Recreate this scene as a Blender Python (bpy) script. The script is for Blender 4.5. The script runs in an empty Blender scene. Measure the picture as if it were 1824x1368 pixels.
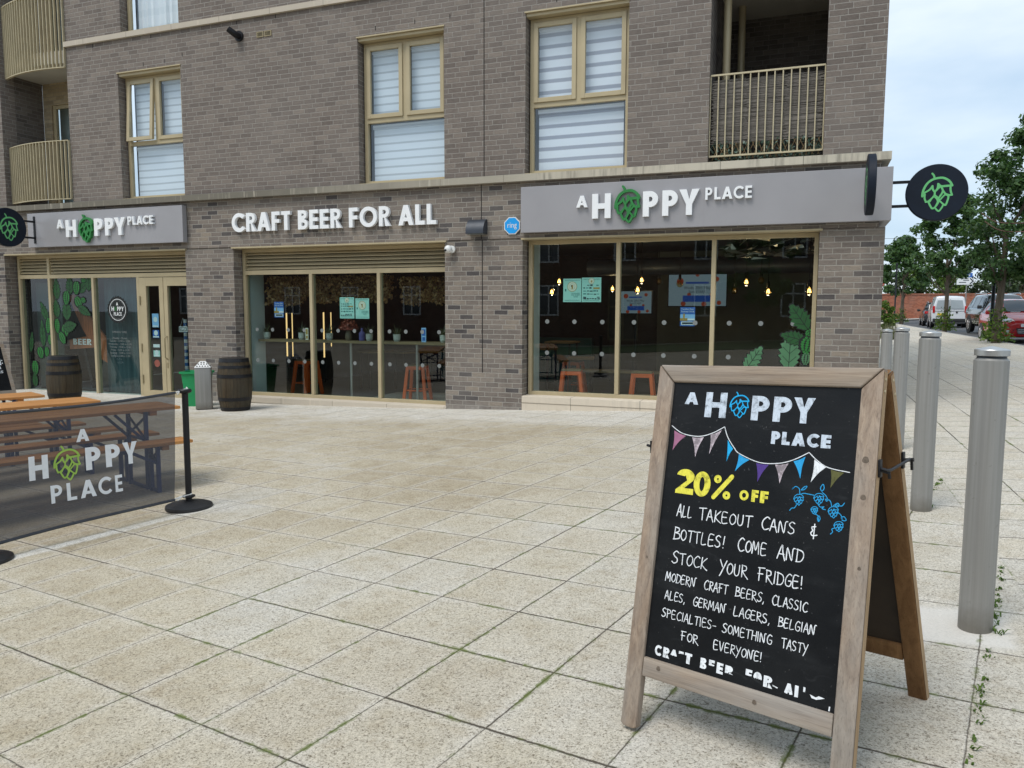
import bpy, bmesh, math, random
from mathutils import Vector, Matrix, geometry
R = math.radians
S = bpy.context.scene
COL = S.collection
random.seed(7)

# ------------------------------------------------------------------ camera
cam = bpy.data.cameras.new('camera')
cam.sensor_width = 36.0
cam.lens = 27.27
cam.clip_start = 0.05
cam.clip_end = 2000
camo = bpy.data.objects.new('camera', cam)
COL.objects.link(camo)
camo.matrix_world = Matrix(((0.93329784, -0.03760766, 0.35712855, 0.0),
                            (0.35909112, 0.0895658, -0.92899491, 0.0),
                            (0.00295082, 0.99527063, 0.09709615, 1.6),
                            (0, 0, 0, 1)))
S.camera = camo

# ------------------------------------------------------------------ sky, sun, exposure
SUN_EL, SUN_AZ = 58.0, 205.0      # azimuth of the sun, degrees clockwise from +Y
w = bpy.data.worlds.new('World')
S.world = w
w.use_nodes = True
nt = w.node_tree
nt.nodes.clear()
wo = nt.nodes.new('ShaderNodeOutputWorld')
bg = nt.nodes.new('ShaderNodeBackground')
sky = nt.nodes.new('ShaderNodeTexSky')
sky.sky_type = 'NISHITA'
sky.sun_disc = False
sky.sun_elevation = R(SUN_EL)
sky.sun_rotation = R(SUN_AZ)
sky.dust_density = 2.0
sky.air_density = 1.0
bg.inputs[1].default_value = 0.105
tc = nt.nodes.new('ShaderNodeTexCoord')
mp = nt.nodes.new('ShaderNodeMapping')
mp.inputs['Scale'].default_value = (1.0, 1.0, 3.2)
mp.inputs['Location'].default_value = (0.35, 0.1, 0.2)
n1 = nt.nodes.new('ShaderNodeTexNoise')
n1.inputs['Scale'].default_value = 1.7
n1.inputs['Detail'].default_value = 7
n1.inputs['Roughness'].default_value = 0.55
n1.inputs['Distortion'].default_value = 0.3
rp = nt.nodes.new('ShaderNodeValToRGB')
rp.color_ramp.elements[0].position = 0.28
rp.color_ramp.elements[0].color = (0.58, 0.58, 0.58, 1)
rp.color_ramp.elements[1].position = 0.66
rp.color_ramp.elements[1].color = (1, 1, 1, 1)
n2 = nt.nodes.new('ShaderNodeTexNoise')
n2.inputs['Scale'].default_value = 2.6
n2.inputs['Detail'].default_value = 6
rp2 = nt.nodes.new('ShaderNodeValToRGB')
rp2.color_ramp.elements[0].position = 0.35
rp2.color_ramp.elements[0].color = (3.1, 4.15, 5.2, 1)
rp2.color_ramp.elements[1].position = 0.68
rp2.color_ramp.elements[1].color = (5.6, 6.15, 6.6, 1)
mx = nt.nodes.new('ShaderNodeMix')
mx.data_type = 'RGBA'
L = nt.links.new
L(tc.outputs['Generated'], mp.inputs['Vector'])
L(mp.outputs[0], n1.inputs['Vector'])
L(mp.outputs[0], n2.inputs['Vector'])
L(n1.outputs['Fac'], rp.inputs[0])
L(n2.outputs['Fac'], rp2.inputs[0])
L(rp.outputs[0], mx.inputs[0])
L(sky.outputs[0], mx.inputs[6])
L(rp2.outputs[0], mx.inputs[7])
L(mx.outputs[2], bg.inputs[0])
L(bg.outputs[0], wo.inputs[0])

sl = bpy.data.lights.new('sun', 'SUN')
sl.energy = 1.3
sl.angle = R(26)
sl.color = (1.0, 0.96, 0.9)
slo = bpy.data.objects.new('sun', sl)
COL.objects.link(slo)
az, el = R(SUN_AZ), R(SUN_EL)
dvec = Vector((math.sin(az) * math.cos(el), math.cos(az) * math.cos(el), math.sin(el)))
slo.rotation_euler = dvec.to_track_quat('Z', 'Y').to_euler()
slo.location = dvec * 50
S.view_settings.view_transform = 'Standard'
S.view_settings.look = 'None'
S.view_settings.exposure = 0.78
S.view_settings.gamma = 1.0
S.view_settings.use_curve_mapping = False

# ------------------------------------------------------------------ ground height
def smst(a, b, t):
    u = min(1, max(0, (t - a) / (b - a)))
    return u * u * (3 - 2 * u)

def G(x, y):
    ye = y if y < 5 else 5 + (1 - math.exp(-(y - 5)))
    ye = max(ye, -6)
    u = min(0, max(x, -11.5) + 1)
    return 0.1596 + .0545 * min(max(x, -11.5), 12) + .0136 * ye + .0026 * u * u * smst(2, 10, y)

# ------------------------------------------------------------------ material helpers
class NT:
    def __init__(s, name):
        s.m = bpy.data.materials.new(name)
        s.m.use_nodes = True
        s.t = s.m.node_tree
        s.t.nodes.clear()
        s.out = s.t.nodes.new('ShaderNodeOutputMaterial')
        s.pos = None
    def n(s, typ, **kw):
        nd = s.t.nodes.new(typ)
        for k, v in kw.items():
            setattr(nd, k, v)
        return nd
    def put(s, sock, v):
        if hasattr(v, 'node'):
            s.t.links.new(v, sock)
        elif v is not None:
            if isinstance(v, (tuple, list)) and len(v) == 3 and sock.type == 'RGBA':
                v = (*v, 1)
            sock.default_value = v
    def math(s, op, a, b=None, c=None, clamp=False):
        nd = s.n('ShaderNodeMath', operation=op)
        nd.use_clamp = clamp
        s.put(nd.inputs[0], a)
        if b is not None: s.put(nd.inputs[1], b)
        if c is not None: s.put(nd.inputs[2], c)
        return nd.outputs[0]
    def vm(s, op, a, b=None):
        nd = s.n('ShaderNodeVectorMath', operation=op)
        s.put(nd.inputs[0], a)
        if b is not None: s.put(nd.inputs[1], b)
        return nd.outputs[0]
    def obj(s):
        if s.pos is None:
            s.pos = s.n('ShaderNodeTexCoord').outputs['Object']
        return s.pos
    def geo(s, o='Position'):
        return s.n('ShaderNodeNewGeometry').outputs[o]
    def xyz(s, v):
        nd = s.n('ShaderNodeSeparateXYZ')
        s.put(nd.inputs[0], v)
        return nd.outputs[0], nd.outputs[1], nd.outputs[2]
    def comb(s, x, y, z=0.0):
        nd = s.n('ShaderNodeCombineXYZ')
        s.put(nd.inputs[0], x); s.put(nd.inputs[1], y); s.put(nd.inputs[2], z)
        return nd.outputs[0]
    def noise(s, vec=None, scale=5, detail=4, rough=.55, dist=0, out='Fac'):
        nd = s.n('ShaderNodeTexNoise')
        s.put(nd.inputs['Vector'], vec if vec is not None else s.obj())
        s.put(nd.inputs['Scale'], scale)
        nd.inputs['Detail'].default_value = detail
        nd.inputs['Roughness'].default_value = rough
        nd.inputs['Distortion'].default_value = dist
        return nd.outputs[out]
    def scl(s, v, k):
        nd = s.n('ShaderNodeMapping')
        s.put(nd.inputs[0], v)
        nd.inputs['Scale'].default_value = k
        return nd.outputs[0]
    def white(s, v, out='Value'):
        nd = s.n('ShaderNodeTexWhiteNoise', noise_dimensions='3D')
        s.put(nd.inputs[0], v)
        return nd.outputs[out]
    def ramp(s, fac, stops, interp='LINEAR'):
        nd = s.n('ShaderNodeValToRGB')
        cr = nd.color_ramp
        cr.interpolation = interp
        while len(cr.elements) < len(stops):
            cr.elements.new(.5)
        for e, (p, c) in zip(cr.elements, stops):
            e.position = p
            e.color = (*c, 1) if len(c) == 3 else c
        s.put(nd.inputs[0], fac)
        return nd.outputs[0]
    def fr(s, fac, a, b):
        """linear map a..b -> 0..1 clamped"""
        nd = s.n('ShaderNodeMapRange')
        s.put(nd.inputs[0], fac)
        nd.inputs[1].default_value = a
        nd.inputs[2].default_value = b
        return nd.outputs[0]
    def mix(s, f, a, b, mode='MIX'):
        nd = s.n('ShaderNodeMix', data_type='RGBA', blend_type=mode)
        s.put(nd.inputs[0], f)
        s.put(nd.inputs[6], a)
        s.put(nd.inputs[7], b)
        return nd.outputs[2]
    def bump(s, h, strength=.3, dist=.01, normal=None):
        nd = s.n('ShaderNodeBump')
        s.put(nd.inputs['Height'], h)
        nd.inputs['Strength'].default_value = strength
        nd.inputs['Distance'].default_value = dist
        if normal is not None: s.put(nd.inputs['Normal'], normal)
        return nd.outputs[0]
    def bsdf(s, col, rough=.6, metal=0., normal=None, spec=.5, **kw):
        nd = s.n('ShaderNodeBsdfPrincipled')
        s.put(nd.inputs['Base Color'], col)
        s.put(nd.inputs['Roughness'], rough)
        s.put(nd.inputs['Metallic'], metal)
        nd.inputs['Specular IOR Level'].default_value = spec
        if normal is not None: s.put(nd.inputs['Normal'], normal)
        for k, v in kw.items():
            s.put(nd.inputs[k.replace('_', ' ')], v)
        return nd.outputs[0]
    def done(s, sh):
        s.t.links.new(sh, s.out.inputs[0])
        return s.m

def simple(name, col, rough=.6, metal=0., var=.12, scale=6., bump=0., bscale=60., spec=.5, **kw):
    """a plain surface with a little uneven wear so that it is never one flat tone"""
    t = NT(name)
    f = t.noise(scale=scale, detail=5)
    c = t.mix(t.fr(f, .3, .7), tuple(max(0, v * (1 - var)) for v in col), tuple(min(1, v * (1 + var)) for v in col))
    r = t.math('ADD', rough - .06, t.math('MULTIPLY', t.noise(scale=scale * 3, detail=3), .12))
    nrm = t.bump(t.noise(scale=bscale, detail=3), bump, .004) if bump else None
    return t.done(t.bsdf(c, r, metal, nrm, spec, **kw))

def brick(name, stops, mortar=(.36, .34, .31), cw=.225, ch=.075, mj=.010, tint=(1.0, .985, .95), foot=False):
    t = NT(name)
    x, y, z = t.xyz(t.obj())
    u = t.math('ADD', x, y)
    wob = t.math('MULTIPLY', t.math('SUBTRACT', t.noise(scale=9, detail=2), .5), .006)
    zz = t.math('ADD', z, wob)
    row = t.math('FLOOR', t.math('DIVIDE', zz, ch))
    sh = t.math('MULTIPLY', t.white(t.comb(row, 3.1)), 0.35)
    off = t.math('ADD', t.math('MULTIPLY', t.math('MODULO', t.math('ABSOLUTE', row), 2), .5), sh)
    uu = t.math('ADD', t.math('DIVIDE', t.math('ADD', u, wob), cw), off)
    col = t.math('FLOOR', uu)
    fx = t.math('SUBTRACT', uu, col)
    fz = t.math('SUBTRACT', t.math('DIVIDE', zz, ch), row)
    dx = t.math('MULTIPLY', t.math('MINIMUM', fx, t.math('SUBTRACT', 1, fx)), cw)
    dz = t.math('MULTIPLY', t.math('MINIMUM', fz, t.math('SUBTRACT', 1, fz)), ch)
    d = t.math('MINIMUM', dx, dz)
    d = t.math('ADD', d, t.math('MULTIPLY', t.math('SUBTRACT', t.noise(scale=55, detail=4, rough=.7), .5), .012))
    mask = t.fr(d, mj * .35, mj * .75)          # 0 mortar .. 1 brick
    idv = t.white(t.comb(col, row, 1.7))
    c = t.ramp(idv, stops)
    inner = t.noise(vec=t.scl(t.obj(), (6, 6, 26)), scale=2.2, detail=5, rough=.65)
    c = t.mix(t.math('MULTIPLY', t.fr(inner, .38, .66), .55), c, t.mix(1.0, c, (1.5, 1.46, 1.42), 'MULTIPLY'))
    inn2 = t.noise(vec=t.scl(t.obj(), (14, 14, 30)), scale=1.6, detail=4, rough=.7)
    c = t.mix(t.math('MULTIPLY', t.fr(inn2, .52, .70), .45), c, t.mix(1.0, c, (.62, .60, .60), 'MULTIPLY'))
    dirt = t.noise(scale=.9, detail=6, rough=.6)
    c = t.mix(t.math('MULTIPLY', t.fr(dirt, .42, .75), .28), c, (.27, .25, .235))
    run = t.math('MULTIPLY', t.fr(t.noise(vec=t.scl(t.obj(), (7, 7, .35)), scale=1, detail=5, rough=.6), .52, .70), t.fr(t.noise(scale=.55, detail=3), .42, .60))
    c = t.mix(t.math('MULTIPLY', run, .32), c, t.mix(1.0, c, (.55, .54, .53), 'MULTIPLY'))
    eff = t.fr(t.noise(vec=t.scl(t.obj(), (1, 1, .5)), scale=2.6, detail=7, rough=.7), .63, .8)
    c = t.mix(t.math('MULTIPLY', eff, .22), c, (.5, .49, .47))
    if foot:
        ft = t.fr(t.math('ADD', z, t.math('MULTIPLY', t.noise(scale=5, detail=5, rough=.7), .42)), .36, .12)
        c = t.mix(t.math('MULTIPLY', ft, .5), c, t.mix(t.noise(scale=22, detail=4), (.12, .12, .12), (.56, .55, .52)))
    mc = t.mix(t.noise(scale=4, detail=4), tuple(v * .7 for v in mortar), mortar)
    c = t.mix(mask, mc, c)
    c = t.mix(1.0, c, tint, 'MULTIPLY')
    h = t.math('ADD', mask, t.math('MULTIPLY', t.noise(vec=t.scl(t.obj(), (1, 1, 2)), scale=42, detail=4, rough=.7), .8))
    return t.done(t.bsdf(c, .88, 0, t.bump(h, .55, .006), .25))

def wood(name, a, b, axis, scale=9., rough=.7, grey=None, bump=.25, knots=0.0):
    t = NT(name)
    k = [34, 34, 34]
    k[axis] = 1.6
    v = t.scl(t.obj(), tuple(k))
    f = t.noise(vec=v, scale=scale / 9, detail=6, rough=.62, dist=.7)
    c = t.ramp(f, [(.25, a), (.5, tuple((p + q) / 2 for p, q in zip(a, b))), (.75, b)])
    if grey:
        g = t.fr(t.noise(vec=t.scl(t.obj(), tuple(4 if i != axis else 1.2 for i in range(3))), scale=1.6, detail=5), .38, .64)
        c = t.mix(t.math('MULTIPLY', g, .8), c, t.mix(t.fr(f, .2, .8), tuple(q * .7 for q in grey), grey))
    fine = t.noise(vec=t.scl(t.obj(), tuple(260 if i != axis else 8 for i in range(3))), scale=1, detail=2)
    c = t.mix(t.math('MULTIPLY', t.fr(fine, .55, .75), .35), c, tuple(q * .35 for q in a))
    return t.done(t.bsdf(c, rough, 0, t.bump(t.math('ADD', f, fine), bump, .003), .3))

def paving(name, ang, size, ox, oy, sx=1., cols=None, apron=True, stripe=True, jw=.0036, stagger=0.):
    t = NT(name)
    x, y, z = t.xyz(t.obj())
    ca, sa = math.cos(R(ang)), math.sin(R(ang))
    xs = t.math('SUBTRACT', x, ox)
    ys = t.math('SUBTRACT', y, oy)
    wob = t.math('ADD', t.math('MULTIPLY', t.math('SUBTRACT', t.noise(scale=7, detail=3), .5), .020), t.math('MULTIPLY', t.math('SUBTRACT', t.noise(scale=40, detail=3), .5), .010))
    u = t.math('ADD', t.math('MULTIPLY', xs, ca / (size * sx)), t.math('MULTIPLY', ys, sa / (size * sx)))
    v = t.math('ADD', t.math('MULTIPLY', xs, -sa / size), t.math('MULTIPLY', ys, ca / size))
    u = t.math('ADD', u, wob); v = t.math('ADD', v, wob)
    iv = t.math('FLOOR', v)
    if stagger:
        u = t.math('ADD', u, t.math('MULTIPLY', t.math('MODULO', t.math('ABSOLUTE', iv), 2), stagger))
    iu = t.math('FLOOR', u)
    fu = t.math('SUBTRACT', u, iu); fv = t.math('SUBTRACT', v, iv)
    du = t.math('MULTIPLY', t.math('MINIMUM', fu, t.math('SUBTRACT', 1, fu)), size * sx)
    dv = t.math('MULTIPLY', t.math('MINIMUM', fv, t.math('SUBTRACT', 1, fv)), size)
    # each joint gets its own width
    ju = t.math('SUBTRACT', t.math('MULTIPLY', t.white(t.comb(t.math('ROUND', u), t.math('FLOOR', t.math('MULTIPLY', v, .34)))), jw), -.0004)
    jv = t.math('SUBTRACT', t.math('MULTIPLY', t.white(t.comb(t.math('ROUND', v), t.math('FLOOR', t.math('MULTIPLY', u, .34)), 2.)), jw), -.0004)
    d = t.math('MINIMUM', t.math('SUBTRACT', du, ju), t.math('SUBTRACT', dv, jv))
    d = t.math('ADD', d, t.math('MULTIPLY', t.math('SUBTRACT', t.noise(scale=60, detail=3), .5), .006))
    slab = t.fr(d, -.001, .0035)
    idv = t.white(t.comb(iu, iv, .3))
    beige, tan, grey = cols or ((.50, .45, .355), (.415, .36, .268), (.53, .505, .455))
    f = t.fr(t.noise(scale=.42, detail=4, rough=.6), .32, .66)
    f = t.math('ADD', t.math('MULTIPLY', f, .75), t.math('MULTIPLY', idv, .34))
    c = t.ramp(f, [(.12, grey), (.45, beige), (.9, tan)])
    # slabs bleach towards their edges, in patches
    ed = t.fr(t.math('ADD', d, t.math('MULTIPLY', t.noise(scale=11, detail=4), -.05)), .03, -.03)
    c = t.mix(t.math('MULTIPLY', ed, .42), c, (.64, .61, .565))
    # greyer towards the street side
    gx = t.fr(t.math('ADD', x, t.math('MULTIPLY', t.noise(scale=.8, detail=4), 2.2)), -1.6, 1.8)
    c = t.mix(t.math('MULTIPLY', gx, .6), c, t.mix(idv, (.53, .51, .47), (.58, .555, .51)))
    if apron:
        ap = t.fr(t.math('ADD', y, t.math('MULTIPLY', t.noise(scale=2, detail=4), 1.6)), 10.1, 10.9)
        c = t.mix(t.math('MULTIPLY', ap, .75), c, (.66, .64, .60))
    if stripe:
        # pale worn strip along the barrier
        px, py, qx, qy = -4.93, 3.3, -4.52, 4.72
        ln = math.hypot(qx - px, qy - py)
        nx, ny = (qy - py) / ln, -(qx - px) / ln
        dist = t.math('ABSOLUTE', t.math('ADD', t.math('MULTIPLY', t.math('SUBTRACT', x, px), nx), t.math('MULTIPLY', t.math('SUBTRACT', y, py), ny)))
        dist = t.math('ADD', dist, t.math('MULTIPLY', t.math('SUBTRACT', t.noise(scale=14, detail=4), .5), .06))
        st = t.math('MULTIPLY', t.fr(dist, .075, .04), t.math('MULTIPLY', t.fr(y, 2.6, 3.2), t.fr(y, 5.3, 4.7)))
        c = t.mix(st, c, (.72, .69, .63))
    # exposed grit
    vv = t.vm('ADD', t.obj(), t.comb(t.math('MULTIPLY', idv, 7.3), t.math('MULTIPLY', t.white(t.comb(iv, iu, 4.)), 5.1), 0.))
    g1 = t.noise(vec=vv, scale=120, detail=3, rough=.65, dist=1.0)
    g2 = t.noise(vec=vv, scale=60, detail=4, rough=.72, dist=1.6)
    g3 = t.noise(vec=vv, scale=9, detail=5, rough=.72)
    gr = t.fr(t.math('ADD', t.math('MULTIPLY', g1, .6), t.math('MULTIPLY', g2, .4)), .39, .60)
    c = t.mix(1., c, t.ramp(gr, [(0, (.34, .31, .27)), (.40, (.90, .89, .87)), (1, (1.24, 1.23, 1.21))]), 'MULTIPLY')
    c = t.mix(t.math('MULTIPLY', t.fr(g3, .50, .70), .5), c, t.mix(1., c, (.70, .63, .53), 'MULTIPLY'))
    big = t.fr(t.noise(vec=vv, scale=2.4, detail=6, rough=.7), .44, .68)
    c = t.mix(t.math('MULTIPLY', big, .45), c, t.mix(1., c, (.77, .725, .61), 'MULTIPLY'))
    if stripe:      # smooth mortar bed round the nearest bollard
        bx_ = t.math('ABSOLUTE', t.math('SUBTRACT', t.math('ADD', x, t.math('MULTIPLY', t.noise(scale=9), .08)), .64)); by_ = t.math('ABSOLUTE', t.math('SUBTRACT', y, 3.70))
        bm_ = t.math('MULTIPLY', t.fr(bx_, .27, .20), t.fr(by_, .24, .17))
        c = t.mix(t.math('MULTIPLY', bm_, .8), c, t.mix(g1, (.58, .555, .51), (.66, .63, .585)))
    # joints: soil with moss where it is damp
    ms = t.math('MULTIPLY', t.math('MULTIPLY', t.fr(t.noise(scale=2.3, detail=5, rough=.7), .47, .58), t.fr(t.noise(scale=17, detail=3), .42, .54)), t.fr(t.math('ADD', x, t.math('MULTIPLY', y, -.6)), -6.0, -4.0))
    jc = t.mix(ms, (.085, .07, .052), t.mix(t.noise(scale=80, detail=3), (.06, .055, .025), (.12, .125, .035)))
    mossy = t.math('MULTIPLY', ms, t.fr(t.math('ADD', d, t.math('MULTIPLY', t.noise(scale=38, detail=4), -.024)), .002, -.006))
    c = t.mix(slab, jc, c)
    c = t.mix(t.math('MULTIPLY', mossy, .8), c, (.12, .15, .035))
    # a few dark spots of gum
    vo = t.n('ShaderNodeTexVoronoi')
    t.put(vo.inputs['Vector'], t.obj()); vo.inputs['Scale'].default_value = 1.5
    sp = t.fr(t.math('ADD', vo.outputs['Distance'], t.math('MULTIPLY', t.noise(scale=50), .012)), .030, .022)
    stn = t.math('MULTIPLY', t.fr(t.noise(scale=1.15, detail=6, rough=.72), .60, .70), .34)
    c = t.mix(stn, c, t.mix(1., c, (.60, .57, .52), 'MULTIPLY'))
    c = t.mix(t.math('MULTIPLY', sp, .75), c, (.06, .055, .05))
    h = t.math('ADD', t.math('MULTIPLY', slab, 1.2), t.math('ADD', t.math('MULTIPLY', g1, .35), t.math('MULTIPLY', g2, .55)))
    return t.done(t.bsdf(c, .9, 0, t.bump(h, .6, .006), .25))

def glass(name, tint=(.78, .84, .83), refl=1.5, rough=.0):
    t = NT(name)
    wv = t.bump(t.noise(scale=.9, detail=1), .012, .05)
    dt = t.n('ShaderNodeVectorMath', operation='DOT_PRODUCT')
    t.put(dt.inputs[0], t.geo('Incoming')); t.put(dt.inputs[1], t.geo('Normal'))
    k = t.math('SUBTRACT', 1, t.math('ABSOLUTE', dt.outputs['Value']), clamp=True)
    f = t.math('ADD', .042, t.math('MULTIPLY', t.math('POWER', k, 5), .958))     # Schlick, the same from both sides
    f = t.math('MULTIPLY', f, refl, clamp=True)
    tr = t.n('ShaderNodeBsdfTransparent')
    tr.inputs[0].default_value = (*tint, 1)
    gl = t.n('ShaderNodeBsdfGlossy')
    gl.inputs['Roughness'].default_value = rough
    gl.inputs['Color'].default_value = (.95, .97, 1, 1)
    t.put(gl.inputs['Normal'], wv)
    ms = t.n('ShaderNodeMixShader')
    t.put(ms.inputs[0], f)
    t.t.links.new(tr.outputs[0], ms.inputs[1])
    t.t.links.new(gl.outputs[0], ms.inputs[2])
    return t.done(ms.outputs[0])

def emit(name, col, k):
    t = NT(name)
    e = t.n('ShaderNodeEmission')
    e.inputs[0].default_value = (*col, 1)
    e.inputs[1].default_value = k
    return t.done(e.outputs[0])

def leafmat(name, a, b, c3, trans=.35):
    t = NT(name)
    rnd = t.geo('Random Per Island')
    cl = t.noise(vec=t.geo(), scale=1.1, detail=3)
    f = t.math('ADD', t.math('MULTIPLY', rnd, .6), t.math('MULTIPLY', cl, .5))
    c = t.ramp(f, [(.2, a), (.55, b), (.9, c3)])
    d = t.n('ShaderNodeBsdfTranslucent')
    t.put(d.inputs[0], t.mix(1., c, (1.3, 1.4, .6), 'MULTIPLY'))
    p = t.bsdf(c, .5, spec=.4)
    ms = t.n('ShaderNodeMixShader')
    ms.inputs[0].default_value = trans
    t.t.links.new(p, ms.inputs[1])
    t.t.links.new(d.outputs[0], ms.inputs[2])
    return t.done(ms.outputs[0])

M = {}
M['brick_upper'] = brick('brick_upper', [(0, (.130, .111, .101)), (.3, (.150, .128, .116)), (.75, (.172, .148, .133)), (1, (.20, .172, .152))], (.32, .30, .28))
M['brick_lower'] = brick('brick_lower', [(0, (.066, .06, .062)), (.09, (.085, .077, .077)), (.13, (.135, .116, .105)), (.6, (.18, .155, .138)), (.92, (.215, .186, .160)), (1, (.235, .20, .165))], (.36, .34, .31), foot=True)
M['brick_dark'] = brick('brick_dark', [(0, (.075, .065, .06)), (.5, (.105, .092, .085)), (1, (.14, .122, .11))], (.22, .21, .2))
M['brick_buff'] = brick('brick_buff', [(0, (.26, .205, .13)), (.5, (.33, .265, .17)), (1, (.40, .325, .21))], (.33, .29, .22))
M['brick_red'] = brick('brick_red', [(0, (.20, .062, .036)), (.5, (.27, .085, .048)), (1, (.34, .12, .07))], (.3, .2, .15))
M['brick_far'] = brick('brick_far', [(0, (.09, .045, .032)), (.5, (.14, .07, .05)), (1, (.18, .095, .07))], (.2, .17, .15))

def stone(name, base, dark):
    t = NT(name)
    st = t.noise(vec=t.scl(t.obj(), (16, 16, 1.2)), scale=1, detail=5, rough=.65)
    pt = t.noise(scale=1.3, detail=5)
    x, y, z = t.xyz(t.obj())
    old = t.fr(t.math('ADD', x, t.math('MULTIPLY', pt, 4)), 6.5, 0.5)      # the far end has weathered darker
    f = t.math('MAXIMUM', t.math('MULTIPLY', t.fr(st, .42, .68), t.fr(pt, .36, .6)), t.math('MULTIPLY', old, t.fr(st, .22, .42)))
    c = t.mix(t.math('MULTIPLY', f, .8), base, dark)
    jd = t.math('ABSOLUTE', t.math('SUBTRACT', t.math('FRACT', t.math('DIVIDE', x, 1.05)), .5))
    c = t.mix(t.fr(jd, .006, .004), c, tuple(v * .45 for v in base))
    return t.done(t.bsdf(c, .85, 0, t.bump(t.noise(scale=50, detail=4), .25, .004), .25))
M['stone'] = stone('stone', (.52, .475, .385), (.085, .078, .062))
M['stone_clean'] = stone('stone_clean', (.64, .56, .45), (.44, .39, .32))
M['bronze'] = simple('bronze_frame', (.44, .365, .225), .45, .1, .08, 3)
M['bronze_dark'] = simple('bronze_slat', (.30, .245, .14), .5, .2, .15, 3)
M['bronze_rail'] = simple('bronze_rail', (.50, .43, .28), .5, .1, .1, 5)
M['soffit'] = simple('soffit', (.44, .42, .37), .8, 0, .08, 2)
M['dark_gap'] = simple('dark_gap', (.012, .011, .01), .9, 0, .1, 5)
M['fascia'] = simple('fascia_grey', (.325, .316, .328), .38, .1, .05, 1.5)
M['white_acrylic'] = simple('white_acrylic', (.84, .85, .86), .35, 0, .03, 4)
M['green_acrylic'] = simple('green_acrylic', (.025, .20, .045), .4, 0, .08, 6)
M['green_light'] = simple('green_light', (.13, .48, .17), .45, 0, .06, 6)
M['black_sign'] = simple('black_sign', (.006, .011, .022), .55, 0, .2, 5, spec=.25)
M['black_metal'] = simple('black_metal', (.008, .008, .010), .45, 0, .3, 8, spec=.35)
M['dark_grey_metal'] = simple('dark_grey_metal', (.035, .042, .055), .45, .2, .15, 8)
M['blue_sticker'] = simple('blue_sticker', (.01, .33, .80), .35, 0, .03, 6)
M['white_plastic'] = simple('white_plastic', (.75, .75, .73), .35, 0, .05, 9)
M['white_paint'] = simple('white_wall_paint', (.62, .65, .62), .8, 0, .05, 2)
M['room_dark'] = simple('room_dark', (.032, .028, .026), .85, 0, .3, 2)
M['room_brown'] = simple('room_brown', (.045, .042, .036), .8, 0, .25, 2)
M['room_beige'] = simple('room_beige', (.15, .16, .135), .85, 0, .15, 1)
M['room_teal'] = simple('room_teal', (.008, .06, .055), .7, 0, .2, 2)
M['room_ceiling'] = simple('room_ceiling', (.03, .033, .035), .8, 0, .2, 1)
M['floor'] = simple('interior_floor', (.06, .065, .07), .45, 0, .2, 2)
M['glass_shop'] = glass('glass_shop', (.70, .83, .83), 1.7)
M['glass_up'] = glass('glass_up', (.95, .97, .98), 2.6)
M['glass_bal'] = glass('glass_bal', (.6, .66, .66), 1.6)
M['frost'] = simple('frosted_dot', (.19, .205, .20), .6, 0, .05, 9)
M['orange_metal'] = simple('orange_metal', (.72, .115, .02), .4, 0, .08, 6)
M['teal_fabric'] = simple('teal_fabric', (.040, .075, .080), .8, 0, .25, 2.2)
M['grey_film'] = simple('grey_green_film', (.06, .08, .07), .6, 0, .15, 1.2)
M['poster_mint'] = simple('poster_mint', (.42, .72, .62), .55, 0, .04, 9)
M['poster_teal'] = simple('poster_teal', (.03, .19, .18), .55, 0, .1, 30)
M['poster_cream'] = simple('poster_cream', (.80, .77, .62), .55, 0, .04, 20)
M['poster_gold'] = simple('poster_gold', (.45, .28, .07), .55, 0, .1, 30)
M['poster_blue'] = simple('poster_blue', (.03, .13, .45), .5, 0, .1, 20)
M['poster_sky'] = simple('poster_sky', (.30, .52, .80), .5, 0, .1, 20)
M['poster_ink'] = simple('poster_ink', (.03, .045, .055), .6, 0, .1, 20)
M['poster_white'] = simple('poster_white', (.78, .80, .80), .55, 0, .03, 20)
M['poster_red'] = simple('poster_red', (.55, .08, .05), .55, 0, .1, 20)
M['decal_green'] = simple('decal_green', (.010, .075, .016), .5, 0, .15, 8)
M['decal_bright'] = simple('decal_bright', (.018, .17, .028), .5, 0, .15, 8)
M['decal_pale'] = simple('decal_pale', (.065, .18, .085), .5, 0, .1, 8)
M['decal_black'] = simple('decal_black', (.004, .006, .006), .6, 0, .2, 8)
M['warm_bulb'] = emit('warm_bulb', (1.0, .58, .2), 6)
M['warm_led'] = emit('warm_led', (1.0, .62, .26), .8)
M['amber_glass'] = glass('amber_glass', (.95, .78, .5), 1.6)
M['screen'] = emit('screen_glow', (.33, .42, .47), .17)
M['screen_red'] = emit('screen_red', (.5, .09, .04), .14)
M['screen_blue'] = emit('screen_blue', (.03, .1, .42), .16)
M['screen_ink'] = emit('screen_ink', (.03, .05, .08), .05)
M['wood_front'] = wood('weathered_board_wood_upright', (.17, .115, .08), (.43, .33, .245), 2, grey=(.35, .32, .285), scale=14)
M['wood_rail'] = wood('weathered_board_wood_rail', (.17, .12, .085), (.43, .34, .255), 0, grey=(.37, .34, .305), scale=14)
M['wood_inner'] = wood('brown_board_wood', (.13, .062, .022), (.27, .145, .06), 2)
M['wood_edge'] = wood('fresh_board_edge', (.30, .19, .10), (.50, .34, .19), 2)
M['orange_wood'] = wood('orange_varnished_wood', (.36, .14, .04), (.66, .32, .10), 0, rough=.4, bump=.1)
M['shelf_wood'] = wood('shelf_wood', (.13, .085, .04), (.26, .18, .09), 0)
M['barrel_wood'] = wood('barrel_wood', (.016, .010, .005), (.088, .062, .032), 2, grey=(.06, .052, .037))
M['rust_wood'] = wood('rust_wood', (.10, .035, .02), (.62, .19, .07), 2, scale=14)
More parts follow.
